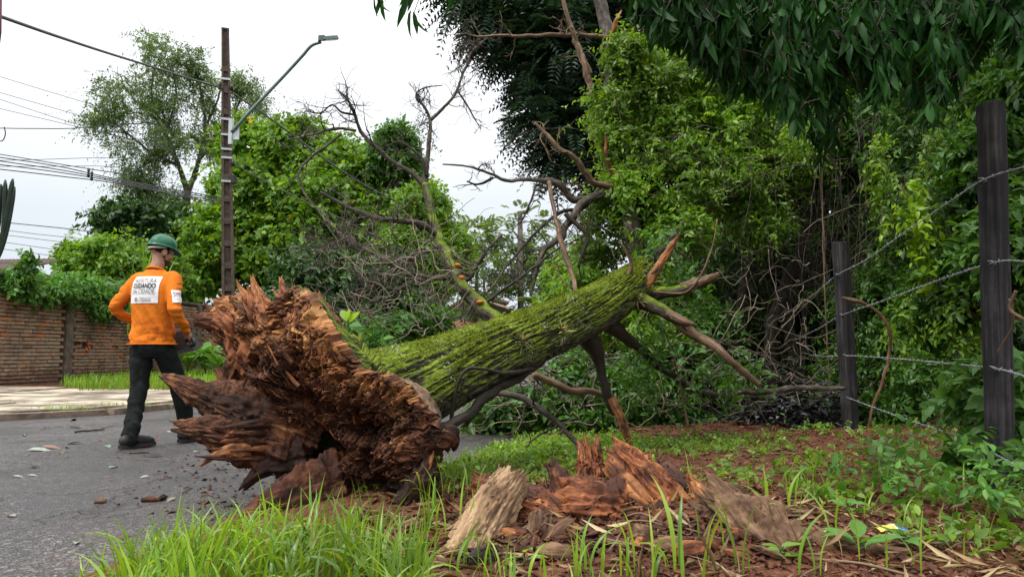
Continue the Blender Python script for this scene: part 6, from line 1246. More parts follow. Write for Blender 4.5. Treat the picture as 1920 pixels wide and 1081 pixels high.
# dark stems and leaning trunks inside the thicket
for k, l in enumerate(([(1440, 760, 9.4, 10), (1450, 600, 9.4, 10), (1500, 470, 9.5, 9), (1530, 400, 9.6, 8), (1545, 330, 9.8, 7)], [(1350, 740, 9.2, 8), (1400, 520, 9.3, 8), (1440, 440, 9.4, 8), (1475, 380, 9.6, 10), (1520, 355, 9.8, 9)], [(1500, 720, 9.6, 10), (1475, 560, 9.6, 10), (1545, 470, 9.8, 9), (1600, 400, 10, 7)])):
    mb = MB(); limb(mb, pts(l), 40, 12, .2, k); tag(mb.build('leaning_stem', M['bark_dark']), ('thick black stem leaning right in the thicket middle', 'dark stem arching over behind the splintered branches', 'dark crooked stem just left of the far post')[k], 'stem', 'dark stems in the thicket')
R = np.random.default_rng(101); mb = MB()
def vine(px, py, Y, dx, dy, sag, r, curl=1.0):
    p = pix(px, py, Y); s_ = Y / F; n = 9; t_ = np.linspace(0, 1, n); q = p + np.outer(t_, (dx * s_, R.uniform(-.4, .4), -dy * s_)); q[:, 2] -= sag * np.sin(PI * t_); q += np.cumsum(R.normal(size=(n, 3)) * .035 * curl, 0)
    C = spl(q, 26); V, T, Q, G = tube(C, r * np.linspace(1, .6, 26), 4); mb.add(V, T, Q, G)
for _ in range(80): vine(R.uniform(1380, 1680), R.uniform(180, 520), R.uniform(8.4, 9.8), R.normal() * 70, R.uniform(80, 330), R.uniform(-.1, .2), R.uniform(.002, .005))
for _ in range(90): vine(R.uniform(1400, 1750), R.uniform(280, 620), R.uniform(8.2, 9.6), R.uniform(-260, 260), R.normal() * 70, R.uniform(-.5, .2), R.uniform(.002, .005))
for _ in range(70): vine(R.uniform(1150, 1450), R.uniform(250, 480), R.uniform(8.2, 8.9), R.uniform(-220, 220), R.normal() * 60, R.uniform(-.3, .2), R.uniform(.003, .006))
for _ in range(36): vine(R.uniform(1440, 1850), R.uniform(150, 420), R.uniform(7.6, 8.4), R.normal() * 25, R.uniform(120, 380), 0, R.uniform(.002, .004), .5)
for _ in range(60): vine(R.uniform(1680, 1900), R.uniform(60, 400), R.uniform(7.4, 9), R.normal() * 50, R.uniform(80, 300), R.uniform(-.1, .1), R.uniform(.003, .007))
for _ in range(90): vine(R.uniform(1180, 1560), R.uniform(640, 780), R.uniform(7.4, 8.6), R.uniform(-200, 200), R.normal() * 60, R.uniform(-.2, .2), R.uniform(.004, .010))
for _ in range(60): vine(R.uniform(860, 1180), R.uniform(680, 800), R.uniform(7.0, 8.2), R.uniform(-150, 150), R.uniform(-60, 60), R.uniform(-.2, .1), R.uniform(.004, .010))
for _ in range(60): vine(R.uniform(640, 900), R.uniform(480, 640), R.uniform(7.4, 8.6), R.uniform(-130, 130), R.uniform(-120, 60), R.uniform(-.2, .2), R.uniform(.003, .008))
tag(mb.build('vine_tangle', M['bark_grey'], loc=(3, 9, .1)), kind='stuff')
M['dead_twig'] = wood_mat('dead_twig', [(0.3, (.10, .075, .055)), (0.55, (.26, .205, .155)), (0.8, (.42, .35, .28))], 30, .3)
mb = MB()
for _ in range(95): vine(R.uniform(620, 860), R.uniform(450, 630), R.uniform(6.8, 7.8), R.uniform(-120, 120), R.uniform(-110, 70), R.uniform(-.15, .15), R.uniform(.002, .005), .55)
for _ in range(70): vine(R.uniform(1180, 1520), R.uniform(430, 780), R.uniform(7.0, 8.2), R.uniform(-150, 150), R.uniform(-90, 160), R.uniform(-.2, .15), R.uniform(.002, .005), .55)
for _ in range(30): vine(R.uniform(880, 1120), R.uniform(700, 800), R.uniform(6.8, 7.6), R.uniform(-150, 150), R.uniform(-50, 50), R.uniform(-.15, .1), R.uniform(.003, .007), 1.0)
tag(mb.build('dead_twigs', M['dead_twig'], loc=(0, 7.5, .1)), kind='stuff')
# canopy overhead: the mango branches whose long leaves hang into the picture
mg = thing('mango_tree', (4.6, 3.6, 0.05), 'mango tree whose dark hanging leaves fill the upper right corner', 'tree')
R = np.random.default_rng(111)
mb = MB(); limb(mb, np.array([(5.4, 3.2, 0, .16), (5.3, 3.3, 1.6, .14), (4.6, 3.5, 2.9, .11), (3.2, 3.7, 3.4, .07), (1.6, 3.8, 3.3, .045), (.2, 3.6, 3.1, .02), (-.5, 3.5, 2.95, .01)]), 60, 12, .15, 1); limb(mb, np.array([(4.6, 3.5, 2.9, .08), (3.8, 4.2, 3.2, .05), (2.6, 4.8, 3.3, .03)]), 30, 10, .15, 2); limb(mb, np.array([(5.0, 3.4, 2.4, .08), (4.2, 2.9, 2.9, .05), (2.6, 2.8, 3.1, .03), (1.4, 2.9, 3.0, .02)]), 30, 10, .15, 3); mb.build('trunk', M['bark_dark'], mg)
sh = []
LB = MB()
for k in range(5): 
    m_ = MB(); leaves(m_, np.zeros((1, 3)), np.array([(0, 0, -1.0)]), np.array([(0, -1.0, .1)]), 1.0, (.22, .25, .20, .27, .23)[k], 'lance'); sh.append(m_.mesh('leaf', L_['mango'], grain=False))
def bottom(px):  # lower hem of the hanging leaves
    return np.interp(px, [1180, 1230, 1300, 1400, 1470, 1545, 1600, 1680, 1750, 1850, 1960], [20, 100, 160, 215, 240, 320, 225, 205, 240, 120, 130])
cl = []; tw = MB()
strands = [(R.uniform(1200, 1960), R.uniform(3.0, 4.6), R.uniform(.55, 1.12)) for _ in range(92)]
for _ in range(880):
    sx_, Y, f_ = strands[R.integers(len(strands))]; px = sx_ + R.normal() * 13; hem = bottom(px) * f_ * R.uniform(.0, 1.0) ** .6
    cl.append((px, hem - 10, Y + R.normal() * .06))
for _ in range(260): px = R.uniform(1195, 1960); cl.append((px, bottom(px) * R.uniform(-.2, .45), R.uniform(3.2, 4.6)))
for px, hem, Y in ((715, 32, 3.4), (776, 50, 3.4), (768, 22, 3.4), (845, 12, 3.6), (704, 18, 3.4), (860, 5, 3.6)): cl.append((px, hem, Y))
items = []
for px, hem, Y in cl:
    c = pix(px, hem - 25, Y); d = np.array((R.normal() * .25, R.normal() * .25, -1.0)); st = c - d * .09 + R.normal(size=3) * .05 if px > 1000 else np.array((c[0] + .1, c[1], 2.96))
    V, T, Q, G = tube(spl(np.array([st, (st + c) / 2 + R.normal(size=3) * .03, c]), 8), [.003] * 4 + [.002] * 4, 4); tw.add(V, T, Q, G)
    nl = R.integers(8, 14) if px > 1000 else R.integers(4, 7)
    for j in range(nl):
        a = j * 2.4; p = c - unit(d) * R.uniform(0, .10); dd = unit(np.array((math.cos(a) * .38, math.sin(a) * .38, -1.0)) + R.normal(size=3) * .15); items.append((p, dd, R.uniform(.07, .15)))
tag(tw.build('twigs', M['bark_dark'], mg), kind='stuff')
def vis_(p): 
    v = p - np.array((0, 0, CAM_H)); z = v[1] * _c + v[2] * _s; yv = -v[1] * _s + v[2] * _c; return abs(v[0] / z * F) < 960 and abs(yv / z * F) < 540
order = sorted(range(len(items)), key=lambda i: (not vis_(items[i][0] + items[i][1] * .1), items[i][0][1] / items[i][2]))
for r_, i in enumerate(order):
    p, dd, l = items[i]; nm = unit(R.normal(size=3) + np.array((0, -.6, .3)))
    if r_ < 300:
        o = bpy.data.objects.new('leaf', sh[r_ % 5]); COL.objects.link(o); o.parent = mg
        z = -dd; x = unit(np.cross(nm, z)); y = np.cross(z, x); o.matrix_local = Matrix.Translation(Vector(p - ORG[mg.name])) @ Matrix(np.column_stack([x, y, z])).to_4x4() @ Matrix.Scale(l, 4)
    else: leaves(LB, p[None], dd[None], nm[None], l, l * .25, 'lance')
tag(LB.build('leaves', L_['mango'], mg, grain=False), kind='stuff')
# the rest of its crown, above and outside the frame, that shades the thicket
Pm = np.column_stack([R.uniform(2.0, 9.5, 3600), R.uniform(2.6, 9.5, 3600), R.uniform(0, 1, 3600)]); Pm[:, 2] = 3.0 + .36 * Pm[:, 1] * 1.0 + R.uniform(0, 1.3, 3600) 
Pm = Pm[Pm[:, 0] > 1.2 + .33 * Pm[:, 1]]; 
mb = MB(); sprays(mb, R, Pm, R.normal(size=Pm.shape) + np.array((0, 0, -.6)), .3, 9, .18, .05, 'quad', .5, .8); tag(mb.build('upper_crown', L_['mango'], mg, grain=False), kind='stuff')
# ------------------------------------------------------------------ barbed wire fence
M['post'] = wood_mat('post_wood', [(0.32, (.004, .0035, .004)), (0.5, (.017, .015, .016)), (0.72, (.075, .066, .07))], 34, .05, rough=.8)
M['wire'] = flat_mat('wire', (.34, .35, .38), .45, .5, .5)
FB1, FB2 = pix(1874, 948, 4.02), pix(1597, 815, 7.25)
fence = thing('barbed_wire_fence', (FB1 + FB2) / 2 * np.array((1, 1, 0)), 'barbed wire fence with two dark square wooden posts at the right', 'fence')
def post(b, t, w, ry, lab):
    b = b.copy(); b[2] -= .35; ax = unit(t - b); n = 70; z = np.linspace(0, 1, n); c = b + (t - b) * z[:, None]; R = np.random.default_rng(int(w * 1000)); m = 6
    e = np.concatenate([np.column_stack([np.linspace(-1, 1, m, endpoint=False), np.full(m, -1)]), np.column_stack([np.full(m, 1), np.linspace(-1, 1, m, endpoint=False)]), np.column_stack([np.linspace(1, -1, m, endpoint=False), np.full(m, 1)]), np.column_stack([np.full(m, -1), np.linspace(1, -1, m, endpoint=False)])])
    e = np.sign(e) * np.abs(e) ** 1.0 * (1 - .05 * (np.abs(e[:, :1]) * np.abs(e[:, 1:]) > .8)); Rr = rotz(ry)[:2, :2]; k = len(e); V = []; G = []
    for i in range(n):
        o = e * (1 + .13 * (fbm(np.column_stack([e * 4 + b[0], np.full(k, z[i] * 11)]), 4, 7)[:, None] - .5)); p = (o * w / 2) @ Rr.T; V.append(np.column_stack([c[i, 0] + p[:, 0], c[i, 1] + p[:, 1], np.full(k, c[i, 2]) + (R.normal(size=k) * .006 if i == n - 1 else 0)])); G.append(np.column_stack([e * w / 2, np.full(k, z[i] * 2.2)]))
    a = np.arange(k); b_ = (a + 1) % k; V = np.concatenate(V); G = np.concatenate(G); Q = np.concatenate([np.stack([i * k + a, i * k + b_, (i + 1) * k + b_, (i + 1) * k + a], 1) for i in range(n - 1)])
    mb = MB(); mb.add(np.vstack([V, V[-k:].mean(0)]), np.stack([(n - 1) * k + a, (n - 1) * k + b_, np.full(k, n * k)], 1), Q, np.vstack([G, G[-1]])); o = mb.build('post', M['post'], fence, smooth=False); o['label'] = lab
post(FB1, pix(1858, 195, 4.02), .106, .42, 'near post'); post(FB2, pix(1576, 454, 7.25), .118, .30, 'farther post')
WS = [[pix(2010, 292, 3.2), pix(1922, 312, 3.7), pix(1846, 336, 3.96), pix(1786, 374, 4.6), pix(1690, 440, 5.6), pix(1622, 488, 6.5), pix(1572, 514, 7.17), pix(1530, 548, 8.4), pix(1500, 570, 9.6)],
      [pix(2010, 488, 3.2), pix(1922, 489, 3.7), pix(1862, 492, 3.96), pix(1760, 525, 5.0), pix(1660, 562, 6.2), pix(1580, 590, 7.17), pix(1530, 618, 8.4), pix(1490, 636, 9.6)],
      [pix(2010, 724, 3.2), pix(1922, 704, 3.7), pix(1866, 690, 3.96), pix(1780, 681, 5.0), pix(1680, 672, 6.2), pix(1586, 666, 7.17), pix(1540, 668, 8.4), pix(1500, 660, 9.6)],
      [pix(2010, 930, 3.2), pix(1930, 884, 3.7), pix(1868, 852, 3.96), pix(1780, 812, 4.9), pix(1690, 782, 6.0), pix(1592, 746, 7.17), pix(1545, 730, 8.4), pix(1510, 726, 9.6)]]
for k, w in enumerate(WS):
    C = spl(np.array(w), 240); T_, X_, Y_ = frames(C); s_ = np.concatenate([[0], np.cumsum(np.linalg.norm(np.diff(C, axis=0), axis=1))]); mb = MB()
    for ph_ in (0, PI):
        a = s_ * 70 + ph_; P = C + .0028 * (np.cos(a)[:, None] * X_ + np.sin(a)[:, None] * Y_); V, T, Q, G = tube(P, .0026, 5); mb.add(V, T, Q, G)
    R = np.random.default_rng(k)
    for d in np.arange(.05, s_[-1], .095):
        p = np.array([np.interp(d, s_, C[:, i]) for i in range(3)])
        for q in range(2):
            v = unit(R.normal(size=3)) * .016; V, T, Q, G = tube(np.array([p - v, p, p + v]), [.0006, .003, .0006], 4); mb.add(V, T, Q, G)
    mb.build('barbed_wire', M['wire'], fence)
    for b_, t_ in ((FB1, pix(1858, 195, 4.02)), (FB2, pix(1576, 454, 7.25))):
        i = np.argmin(np.abs(C[:, 1] - (b_[1] - .06))); mb = MB(); p = C[i]; V, T, Q, G = tube(np.array([p + (-.012, .03, .012), p + (-.012, -.004, .008), p + (.0, -.007, 0), p + (.012, -.004, -.008), p + (.012, .03, -.012)]), .0022, 5); mb.add(V, T, Q, G); mb.build('staple', M['metal_grey'], fence)
mb = MB(); c = limb(mb, pts([(1578, 557, 6.9, 1.3), (1598, 563, 6.88, 3.9), (1622, 570, 6.86, 2.6), (1650, 590, 6.85, 3.2), (1668, 620, 6.85, 3.2), (1668, 660, 6.9, 3.2), (1655, 715, 6.9, 2.9), (1640, 752, 6.9, 2.6), (1626, 805, 6.95, 2.0)]), 60, 10, .2, 3)
tag(mb.build('hooked_stick', M['wood_brown']), 'crooked bare stick with a pale broken end hung over the wire beside the far post', 'stick')
mb = MB(); limb(mb, pts([(1905, 545, 3.5, 3), (1893, 580, 3.55, 3), (1920, 600, 3.5, 3), (1950, 625, 3.5, 3)]), 30, 7, .2, 3); limb(mb, pts([(1893, 560, 3.55, 2.5), (1897, 610, 3.6, 2), (1870, 660, 3.7, 1.5)]), 20, 6, .2, 4); tag(mb.build('dry_vine', M['bark_tan']), 'twisted dry tan vine beside the near post at the right edge', 'vine')

# ------------------------------------------------------------------ rotten wood pieces in front
def gpz(px, py): 
    p = gp(px, py, .06)
    for _ in range(4): p = gp(px, py, float(gz(p[0], p[1])))
    return p
GRP = 'rotten wood pieces in the foreground'
def chunk(name, label, l, mat_, n=60, sides=48, fib=.2, low=.3, flat=.8, jag=(.03, .06), seed=1, mats=None, cat='wood piece'):
    mb = MB(); woody(mb, pts(l), int(n * 1.5), int(sides * 1.5), fib, low, flat, jag, seed)
    V_, T_, Q_, G_, tm_, qm_ = mb.arrays(); R_ = np.random.default_rng(seed); P_ = pts(l); ax = unit(P_[-1, :3] - P_[0, :3])
    for i in R_.choice(len(V_), 60):                         # loose fibres standing off the torn faces
        p = V_[i]; l_ = R_.uniform(.02, .075); d = unit(ax * R_.choice((-1, 1)) + R_.normal(size=3) * .35); w_ = R_.uniform(.0015, .005)
        limb(mb, np.array([np.append(p - d * l_ * .5, w_), np.append(p + R_.normal(size=3) * .004, w_), np.append(p + d * l_ * .5 + R_.normal(size=3) * .008, w_ * .3)]), 5, 4, 0)
    return tag(mb.build(name, M[mat_]), label, cat, GRP)
chunk('pale_log', 'pale weathered grey brown log leaning up at the left of the wood pile', [(862, 1070, 3.0, 50), (890, 1016, 3.12, 50), (922, 960, 3.25, 45), (948, 922, 3.34, 38), (964, 900, 3.40, 34)], 'wood_pale', 110, 84, .15, .14, .85, (.02, .06), 3, cat='log')
chunk('upright_slab', 'tall upright orange slab at the top of the wood pile', [(1112, 985, 3.80, 52), (1110, 920, 3.84, 52), (1108, 872, 3.88, 46), (1104, 840, 3.90, 38)], 'rot_orange', 80, 60, .26, .2, .5, (.02, .10), 5)
chunk('leaning_slab', 'orange brown slab leaning down to the right off the upright slab', [(1152, 842, 3.78, 18), (1182, 872, 3.68, 30), (1222, 912, 3.58, 38), (1268, 958, 3.5, 36)], 'rot_orange', 80, 56, .28, .25, .5, (.06, .06), 7)
chunk('leaning_slab', 'thin bright strip of torn wood lying along the leaning slab', [(1140, 868, 3.62, 14), (1172, 905, 3.55, 18), (1210, 945, 3.46, 18), (1240, 985, 3.4, 12)], 'torn_orange', 50, 30, .3, .4, .5, (.05, .06), 9)
chunk('wood_block', 'dark layered reddish block with a flat broken end in the middle of the pile', [(1072, 955, 3.40, 46), (1100, 956, 3.36, 50), (1140, 958, 3.32, 48), (1168, 962, 3.30, 42)], 'rot_orange', 70, 52, .30, .2, .9, (.07, .03), 11)
chunk('dark_spike', 'reddish stub standing just left of the upright slab', [(1062, 945, 3.75, 30), (1052, 905, 3.8, 26), (1042, 882, 3.84, 18), (1034, 870, 3.86, 9)], 'rot_red', 50, 36, .3, .4, .7, (.02, .06), 13)
chunk('wood_chip', 'small reddish piece lying behind the pale log', [(950, 932, 3.7, 20), (915, 915, 3.75, 22), (888, 902, 3.8, 16)], 'rot_orange', 40, 30, .3, .35, .6, (.04, .04), 15)
chunk('grey_stump', 'grey brown split stump at the right end of the pile', [(1480, 1072, 2.9, 70), (1420, 1010, 3.08, 66), (1370, 965, 3.22, 50), (1335, 932, 3.32, 34)], 'wood_brown', 90, 64, .22, .4, .75, (.02, .10), 17, cat='stump')
chunk('grey_stump', 'long low root running from the grey stump to the right', [(1400, 1000, 3.1, 34), (1480, 1010, 3.05, 30), (1570, 1030, 2.95, 20), (1700, 1040, 2.9, 10)], 'wood_brown', 70, 30, .25, .4, .8, (.02, .04), 19, cat='root')
chunk('splinter_piece', 'upright pale orange splinter between the slabs and the grey stump', [(1330, 955, 3.4, 22), (1312, 925, 3.45, 16), (1298, 905, 3.5, 8), (1288, 886, 3.52, 3)], 'torn_orange', 40, 22, .35, .3, .5, (.02, .04), 21)
chunk('dark_slab', 'blackish jagged slab behind the leaning slab', [(1300, 940, 3.8, 24), (1255, 905, 3.9, 26), (1215, 880, 4.0, 14)], 'rot_dark', 50, 30, .35, .4, .6, (.05, .05), 23)
chunk('dark_slab', 'low dark wedge leaning on the left side of the grey stump', [(1300, 1010, 3.2, 26), (1345, 985, 3.25, 26), (1390, 945, 3.3, 14)], 'rot_dark', 50, 30, .35, .4, .6, (.04, .07), 24)
chunk('low_plank', 'reddish flat piece lying under the block behind the pale log', [(980, 935, 3.55, 26), (1030, 955, 3.45, 30), (1090, 985, 3.3, 26)], 'rot_red', 60, 34, .3, .4, .55, (.05, .05), 25)
chunk('low_plank', 'broken piece of reddish wood low in front of the leaning slab', [(1180, 1000, 3.25, 30), (1240, 990, 3.25, 32), (1310, 985, 3.25, 24)], 'rot_red', 60, 34, .3, .4, .7, (.06, .06), 27)
chunk('low_plank', 'orange broken piece lying between the pale log and the block', [(975, 965, 3.4, 22), (1020, 975, 3.35, 28), (1068, 992, 3.28, 20)], 'rot_orange', 50, 34, .32, .3, .6, (.06, .06), 35)
chunk('low_plank', 'long orange strip lying at the front between the block and the grey stump', [(1175, 1010, 3.15, 16), (1245, 1003, 3.18, 22), (1322, 990, 3.22, 20)], 'rot_orange', 60, 34, .32, .3, .6, (.06, .06), 37)
chunk('root_piece', 'brown curved root lying right of the pale log foot', [(920, 1062, 2.98, 18), (965, 1040, 3.02, 22), (1005, 1015, 3.1, 24), (1020, 975, 3.2, 26)], 'wood_brown', 50, 30, .3, .4, .8, (.04, .05), 29, cat='root')
chunk('black_chunk', 'charred black chunk at the foot of the pale log', [(880, 1066, 2.85, 20), (905, 1052, 2.88, 24), (925, 1062, 2.88, 14)], 'bark_dark', 40, 30, .3, .5, .8, (.03, .03), 31)
RF = np.random.default_rng(133)
for k in range(34):                                          # loose fragments all round the pile
    px, py = RF.uniform(900, 1420), RF.uniform(930, 1050); p = gpz(px, py); a = RF.uniform(0, 2 * PI); l = RF.uniform(.05, .14); w = l * RF.uniform(.16, .34); d = np.array((math.cos(a), math.sin(a), RF.uniform(-.2, .5))) * l / 2; c = p + (0, 0, w * .7)
    mb = MB(); woody(mb, np.array([np.append(c - d, w * .8), np.append(c, w), np.append(c + d, w * .7)]), 22, 20, .3, .35, .7, (.02, .03), 200 + k); tag(mb.build('wood_fragment', M[('rot_orange', 'rot_red', 'rot_red', 'torn_orange', 'wood_brown')[k % 5]]), 'small broken fragment of reddish rotten wood lying around the pile', 'wood piece', 'small wood fragments')
R = np.random.default_rng(131)
# crumbled wood and soil crumbs round the pile
mb = MB(); tv = np.array([(1, 0, -.5), (-1, 0, -.5), (0, .7, .6), (0, -.7, .6)])
def crumbs(mb, C, s0, s1, R, elong=1.8):
    k = len(C); sz = R.uniform(s0, s1, k) ** 1.0; V = tv[None] * np.stack([R.uniform(.6, elong, k), R.uniform(.5, 1, k), R.uniform(.35, .8, k)], 1)[:, None] + R.normal(size=(k, 4, 3)) * .25
    a = R.uniform(0, 2 * PI, k); c_, s_ = np.cos(a)[:, None], np.sin(a)[:, None]; V = np.stack([V[..., 0] * c_ - V[..., 1] * s_, V[..., 0] * s_ + V[..., 1] * c_, V[..., 2]], -1) * sz[:, None, None] + C[:, None]
    mb.add(V.reshape(-1, 3), (np.array([(0, 2, 3), (1, 3, 2), (0, 1, 2), (0, 3, 1)])[None] + (np.arange(k) * 4)[:, None, None]).reshape(-1, 3))
def scatter(n, x0, x1, y0, y1, edge=.05, dz=.004):
    x = R.uniform(x0, x1, n); y = R.uniform(y0, y1, n); k = (x > x_near(y) + edge); x, y = x[k], y[k]; return np.column_stack([x, y, gz(x, y) + dz])
C = np.column_stack([R.normal(.45, .5, 2600), R.normal(3.4, .38, 2600)]); C = C[C[:, 0] > x_near(C[:, 1]) + .1]; C = np.column_stack([C, gz(C[:, 0], C[:, 1]) + .01]); crumbs(mb, C, .008, .03, R, 3)
tag(mb.build('wood_crumbs', M['rot_red'], smooth=False), kind='stuff')
mb = MB(); C = np.vstack([scatter(9000, -1.2, 7, 2.2, 9.5), scatter(5000, 0, 3, 2.2, 4.5)]); crumbs(mb, C, .004, .017, R, 2); tag(mb.build('soil_clods', M['earth'], smooth=False), kind='stuff')
# dry leaves, straw and twigs on the soil
mb = MB(); C = np.vstack([scatter(5200, -.6, 8, 2.2, 9.5, .1, .010), scatter(3500, .3, 6, 4.8, 8.5, .1, .014), scatter(1600, .4, 3, 2.2, 4.5, .1, .012)]); n = len(C); leaves(mb, C, np.column_stack([R.normal(size=(n, 2)), R.uniform(-.15, .35, n)]), np.array((0, 0, 1.0)) + R.normal(size=(n, 3)) * .5, R.uniform(.018, .055, n), R.uniform(.012, .03, n), 'oval'); tag(mb.build('leaf_litter', L_['litter'], grain=False, loc=(2, 5, 0)), kind='stuff')
mb = MB()
for p in scatter(520, -.8, 6.5, 2.2, 9.0, .1, .012):
    a = R.uniform(0, PI); l = R.uniform(.06, .35); d = np.array((math.cos(a), math.sin(a), R.normal() * .06)) * l; V, T, Q, G = tube(spl(np.array([p - d / 2, p + R.normal(size=3) * .012 + (0, 0, .008), p + d / 2]), 7), R.uniform(.0015, .006), 4); mb.add(V, T, Q, G)
tag(mb.build('fallen_twigs', M['bark_tan'], loc=(2, 5, 0)), kind='stuff')
mb = MB(); C = np.vstack([scatter(800, -.7, 2.2, 2.2, 3.8, .1, .012)]); n = len(C); leaves(mb, C, np.column_stack([R.normal(size=(n, 2)), R.uniform(-.05, .4, n)]), R.normal(size=(n, 3)), R.uniform(.05, .18, n), R.uniform(.0015, .003, n)); tag(mb.build('dry_straw', L_['straw'], grain=False, loc=(1, 3, 0)), kind='stuff')
# low dark heap in the back
hp_ = pix(1480, 812, 7.7); hp_[2] = float(gz(hp_[0], hp_[1]))
mb = MB(); C = hp_ + np.column_stack([R.normal(0, .28, 1600), R.normal(0, .2, 1600), np.abs(R.normal(0, .14, 1600))]); crumbs(mb, C, .015, .05, R, 2); tag(mb.build('ash_heap', M['black'], smooth=False, loc=hp_), 'low black heap of burnt debris under the branches by the far post', 'heap')
tag(bpy.data.objects['ash_heap'], kind='stuff')

# ------------------------------------------------------------------ green ground cover and small plants
mb = MB()
def cover(n, cx_, cy_, rx, ry, k, L, W, mat_h=.03):
    P = np.column_stack([R.normal(cx_, rx, n), R.normal(cy_, ry, n)]); P = P[P[:, 0] > x_near(P[:, 1]) + .02]; P = np.column_stack([P, gz(P[:, 0], P[:, 1]) + R.uniform(.01, mat_h, len(P))]); d = R.normal(size=P.shape); d[:, 2] = np.abs(d[:, 2]) * .5 + .1; sprays(mb, R, P, d, .10, k, L, W, 'oval', .1, .9)
for a in ((420, .12, 5.4, .28, .40), (420, .55, 6.0, .4, .5), (300, 1.1, 6.3, .5, .25), (160, -.35, 4.7, .15, .3), (200, 1.5, 6.0, .5, .3), (110, .25, 4.7, .25, .2)): cover(a[0], *a[1:], 6, .030, .022)
for a in ((34, 2.3, 4.6, .35, .3), (34, 2.4, 5.4, .5, .4), (30, 1.62, 3.9, .10, .10), (70, 2.4, 3.6, .3, .25), (60, 3.0, 6.8, .6, .5), (40, 1.9, 3.0, .2, .15), (30, 1.3, 4.6, .3, .2)): cover(a[0], *a[1:], 7, .048, .026, .07)
tag(mb.build('ground_cover', L_['light'], grain=False, loc=(1, 5, 0)), kind='stuff')
mb = MB()
for _ in range(170):
    px, py = R.uniform(1560, 1960), R.uniform(860, 1000); w_ = (px - 1560) / 400
    if R.random() > w_ ** .7 + .12: continue
    p = gpz(px, py); sprays(mb, R, p[None] + (0, 0, .05 + .22 * w_ * R.random()), np.array([[R.normal() * .5, R.normal() * .5, .8]]), .22, 10, .062, .034, 'oval', .2, .9)
tag(mb.build('weeds', L_['soft'], grain=False, loc=(2.4, 4, 0)), kind='stuff')
plant('soft_leaved_shrub', 'shrub with big soft pale green leaves left of the near post', 'shrub', base_at(1820, 880, 4.9), [(1830, 720, 4.7, 34, 60, .16), (1815, 800, 4.8, 32, 50, .16), (1855, 760, 4.6, 25, 60, .14), (1800, 860, 4.8, 35, 25, .15)], 74, 7, .20, .135, .066, 'soft', 'lance', [[(1820, 880, 4.8, 3), (1825, 780, 4.8, 2.5), (1835, 680, 4.7, 1.5)]], 'bark_tan', droop=.4, seed=141)
plant('soft_leaved_shrub', 'shrub with big soft green leaves right of the near post', 'shrub', base_at(1930, 900, 4.3), [(1925, 680, 4.3, 34, 50, .15), (1935, 780, 4.2, 40, 60, .16), (1920, 860, 4.2, 40, 40, .15)], 70, 7, .20, .125, .06, 'soft', 'lance', [[(1930, 900, 4.3, 3), (1930, 780, 4.3, 2.5), (1925, 660, 4.3, 1.5)]], 'bark_tan', droop=.4, seed=142)
for k, (px, py, n, L, lab, mt) in enumerate(((1612, 1040, 5, .14, 'small plant with five broad dark green leaves at the lower right', 'soft'), (1466, 1050, 6, .065, 'tiny pale green rosette growing against the grey stump', 'light'), (983, 1062, 3, .10, 'single heart shaped bright leaf on a short stem by the pale log', 'light'), (1700, 1030, 5, .11, 'small leafy weed on the soil near the right edge', 'soft'), (1508, 900, 6, .12, 'leafy seedling with upright leaves in the middle of the soil patch', 'soft'), (1590, 965, 6, .10, 'low weed beside the crumpled packet', 'soft'), (655, 618, 0, 0, '', ''))):
    if n: leaf_plant('weed_plant', lab, 'plant', gpz(px, py), n, L, .5, mt, 150 + k, .45, .05 + L * .4, 'small broad leaved weeds on the soil')
# crumpled packet
pk = gpz(1674, 1003); M['packet_y'] = flat_mat('packet_yellow', (.55, .42, .06), .4, .5); M['packet_b'] = flat_mat('packet_blue', (.12, .22, .42), .4, .5); M['packet_w'] = flat_mat('packet_white', (.62, .62, .58), .4, .5)
mb = MB(); gx, gy = np.meshgrid(np.linspace(-.06, .06, 16), np.linspace(-.04, .04, 12), indexing='ij'); zz = .022 * np.cos(gx * 22) * np.cos(gy * 30) + .020 * (fbm(np.stack([gx * 45, gy * 45, gx * 0], -1), 3, 5)); V = np.stack([gx, gy, zz + .012], -1).reshape(-1, 3)
q = gridq(16, 12); cen = V[q].mean(1); mi = np.where(cen[:, 0] + .02 * np.sin(cen[:, 1] * 60) < -.012, 0, np.where(cen[:, 0] < .012, 2, 1))
for m_ in range(3): mb.add(V + pk, None, q[mi == m_], None, m_)
V2 = V * (1, 1, .1) + (0, 0, -.004); mb.add(V2 + pk, None, q, None, 2); tag(mb.build('crumpled_packet', [M['packet_y'], M['packet_b'], M['packet_w']], grain=False, smooth=False), 'crumpled yellow and blue plastic packet on the soil at the lower right', 'packet')

# ------------------------------------------------------------------ long grass in the foreground
R = np.random.default_rng(161); mb = MB(); dry = MB()
def tuft_field(n, f, h, w, lean, segs=7):
    P = []
    while len(P) < n:
        px, py = f(); p = gp(px, py, .0); z = float(gz(p[0], p[1])) if p[0] > x_near(p[1]) - .05 else 0.0; P.append((p[0], p[1], max(z, -.005)))
    P = np.array(P); k = R.random(n) < .09; blades(mb, R, P[~k], n, h, w, lean, segs); blades(dry, R, P[k], n, h * .8, w * .6, lean * 1.4, segs)
def f_main():
    px = R.uniform(215, 800); top = np.interp(px, [180, 300, 420, 520, 640, 760, 860], [1150, 1112, 1082, 1060, 1066, 1105, 1140]); return px, top + 12 + abs(R.normal()) * 60
tuft_field(900, f_main, .31, .0125, 1.15, 8)
def f_left(): px = R.uniform(120, 420); return px, np.interp(px, [120, 420], [1150, 1035]) + abs(R.normal()) * 50
tuft_field(80, f_left, .24, .010, 1.0)
def f_mid(): return R.uniform(840, 1330), 1075 + abs(R.normal()) * 45
tuft_field(36, f_mid, .25, .010, .9)
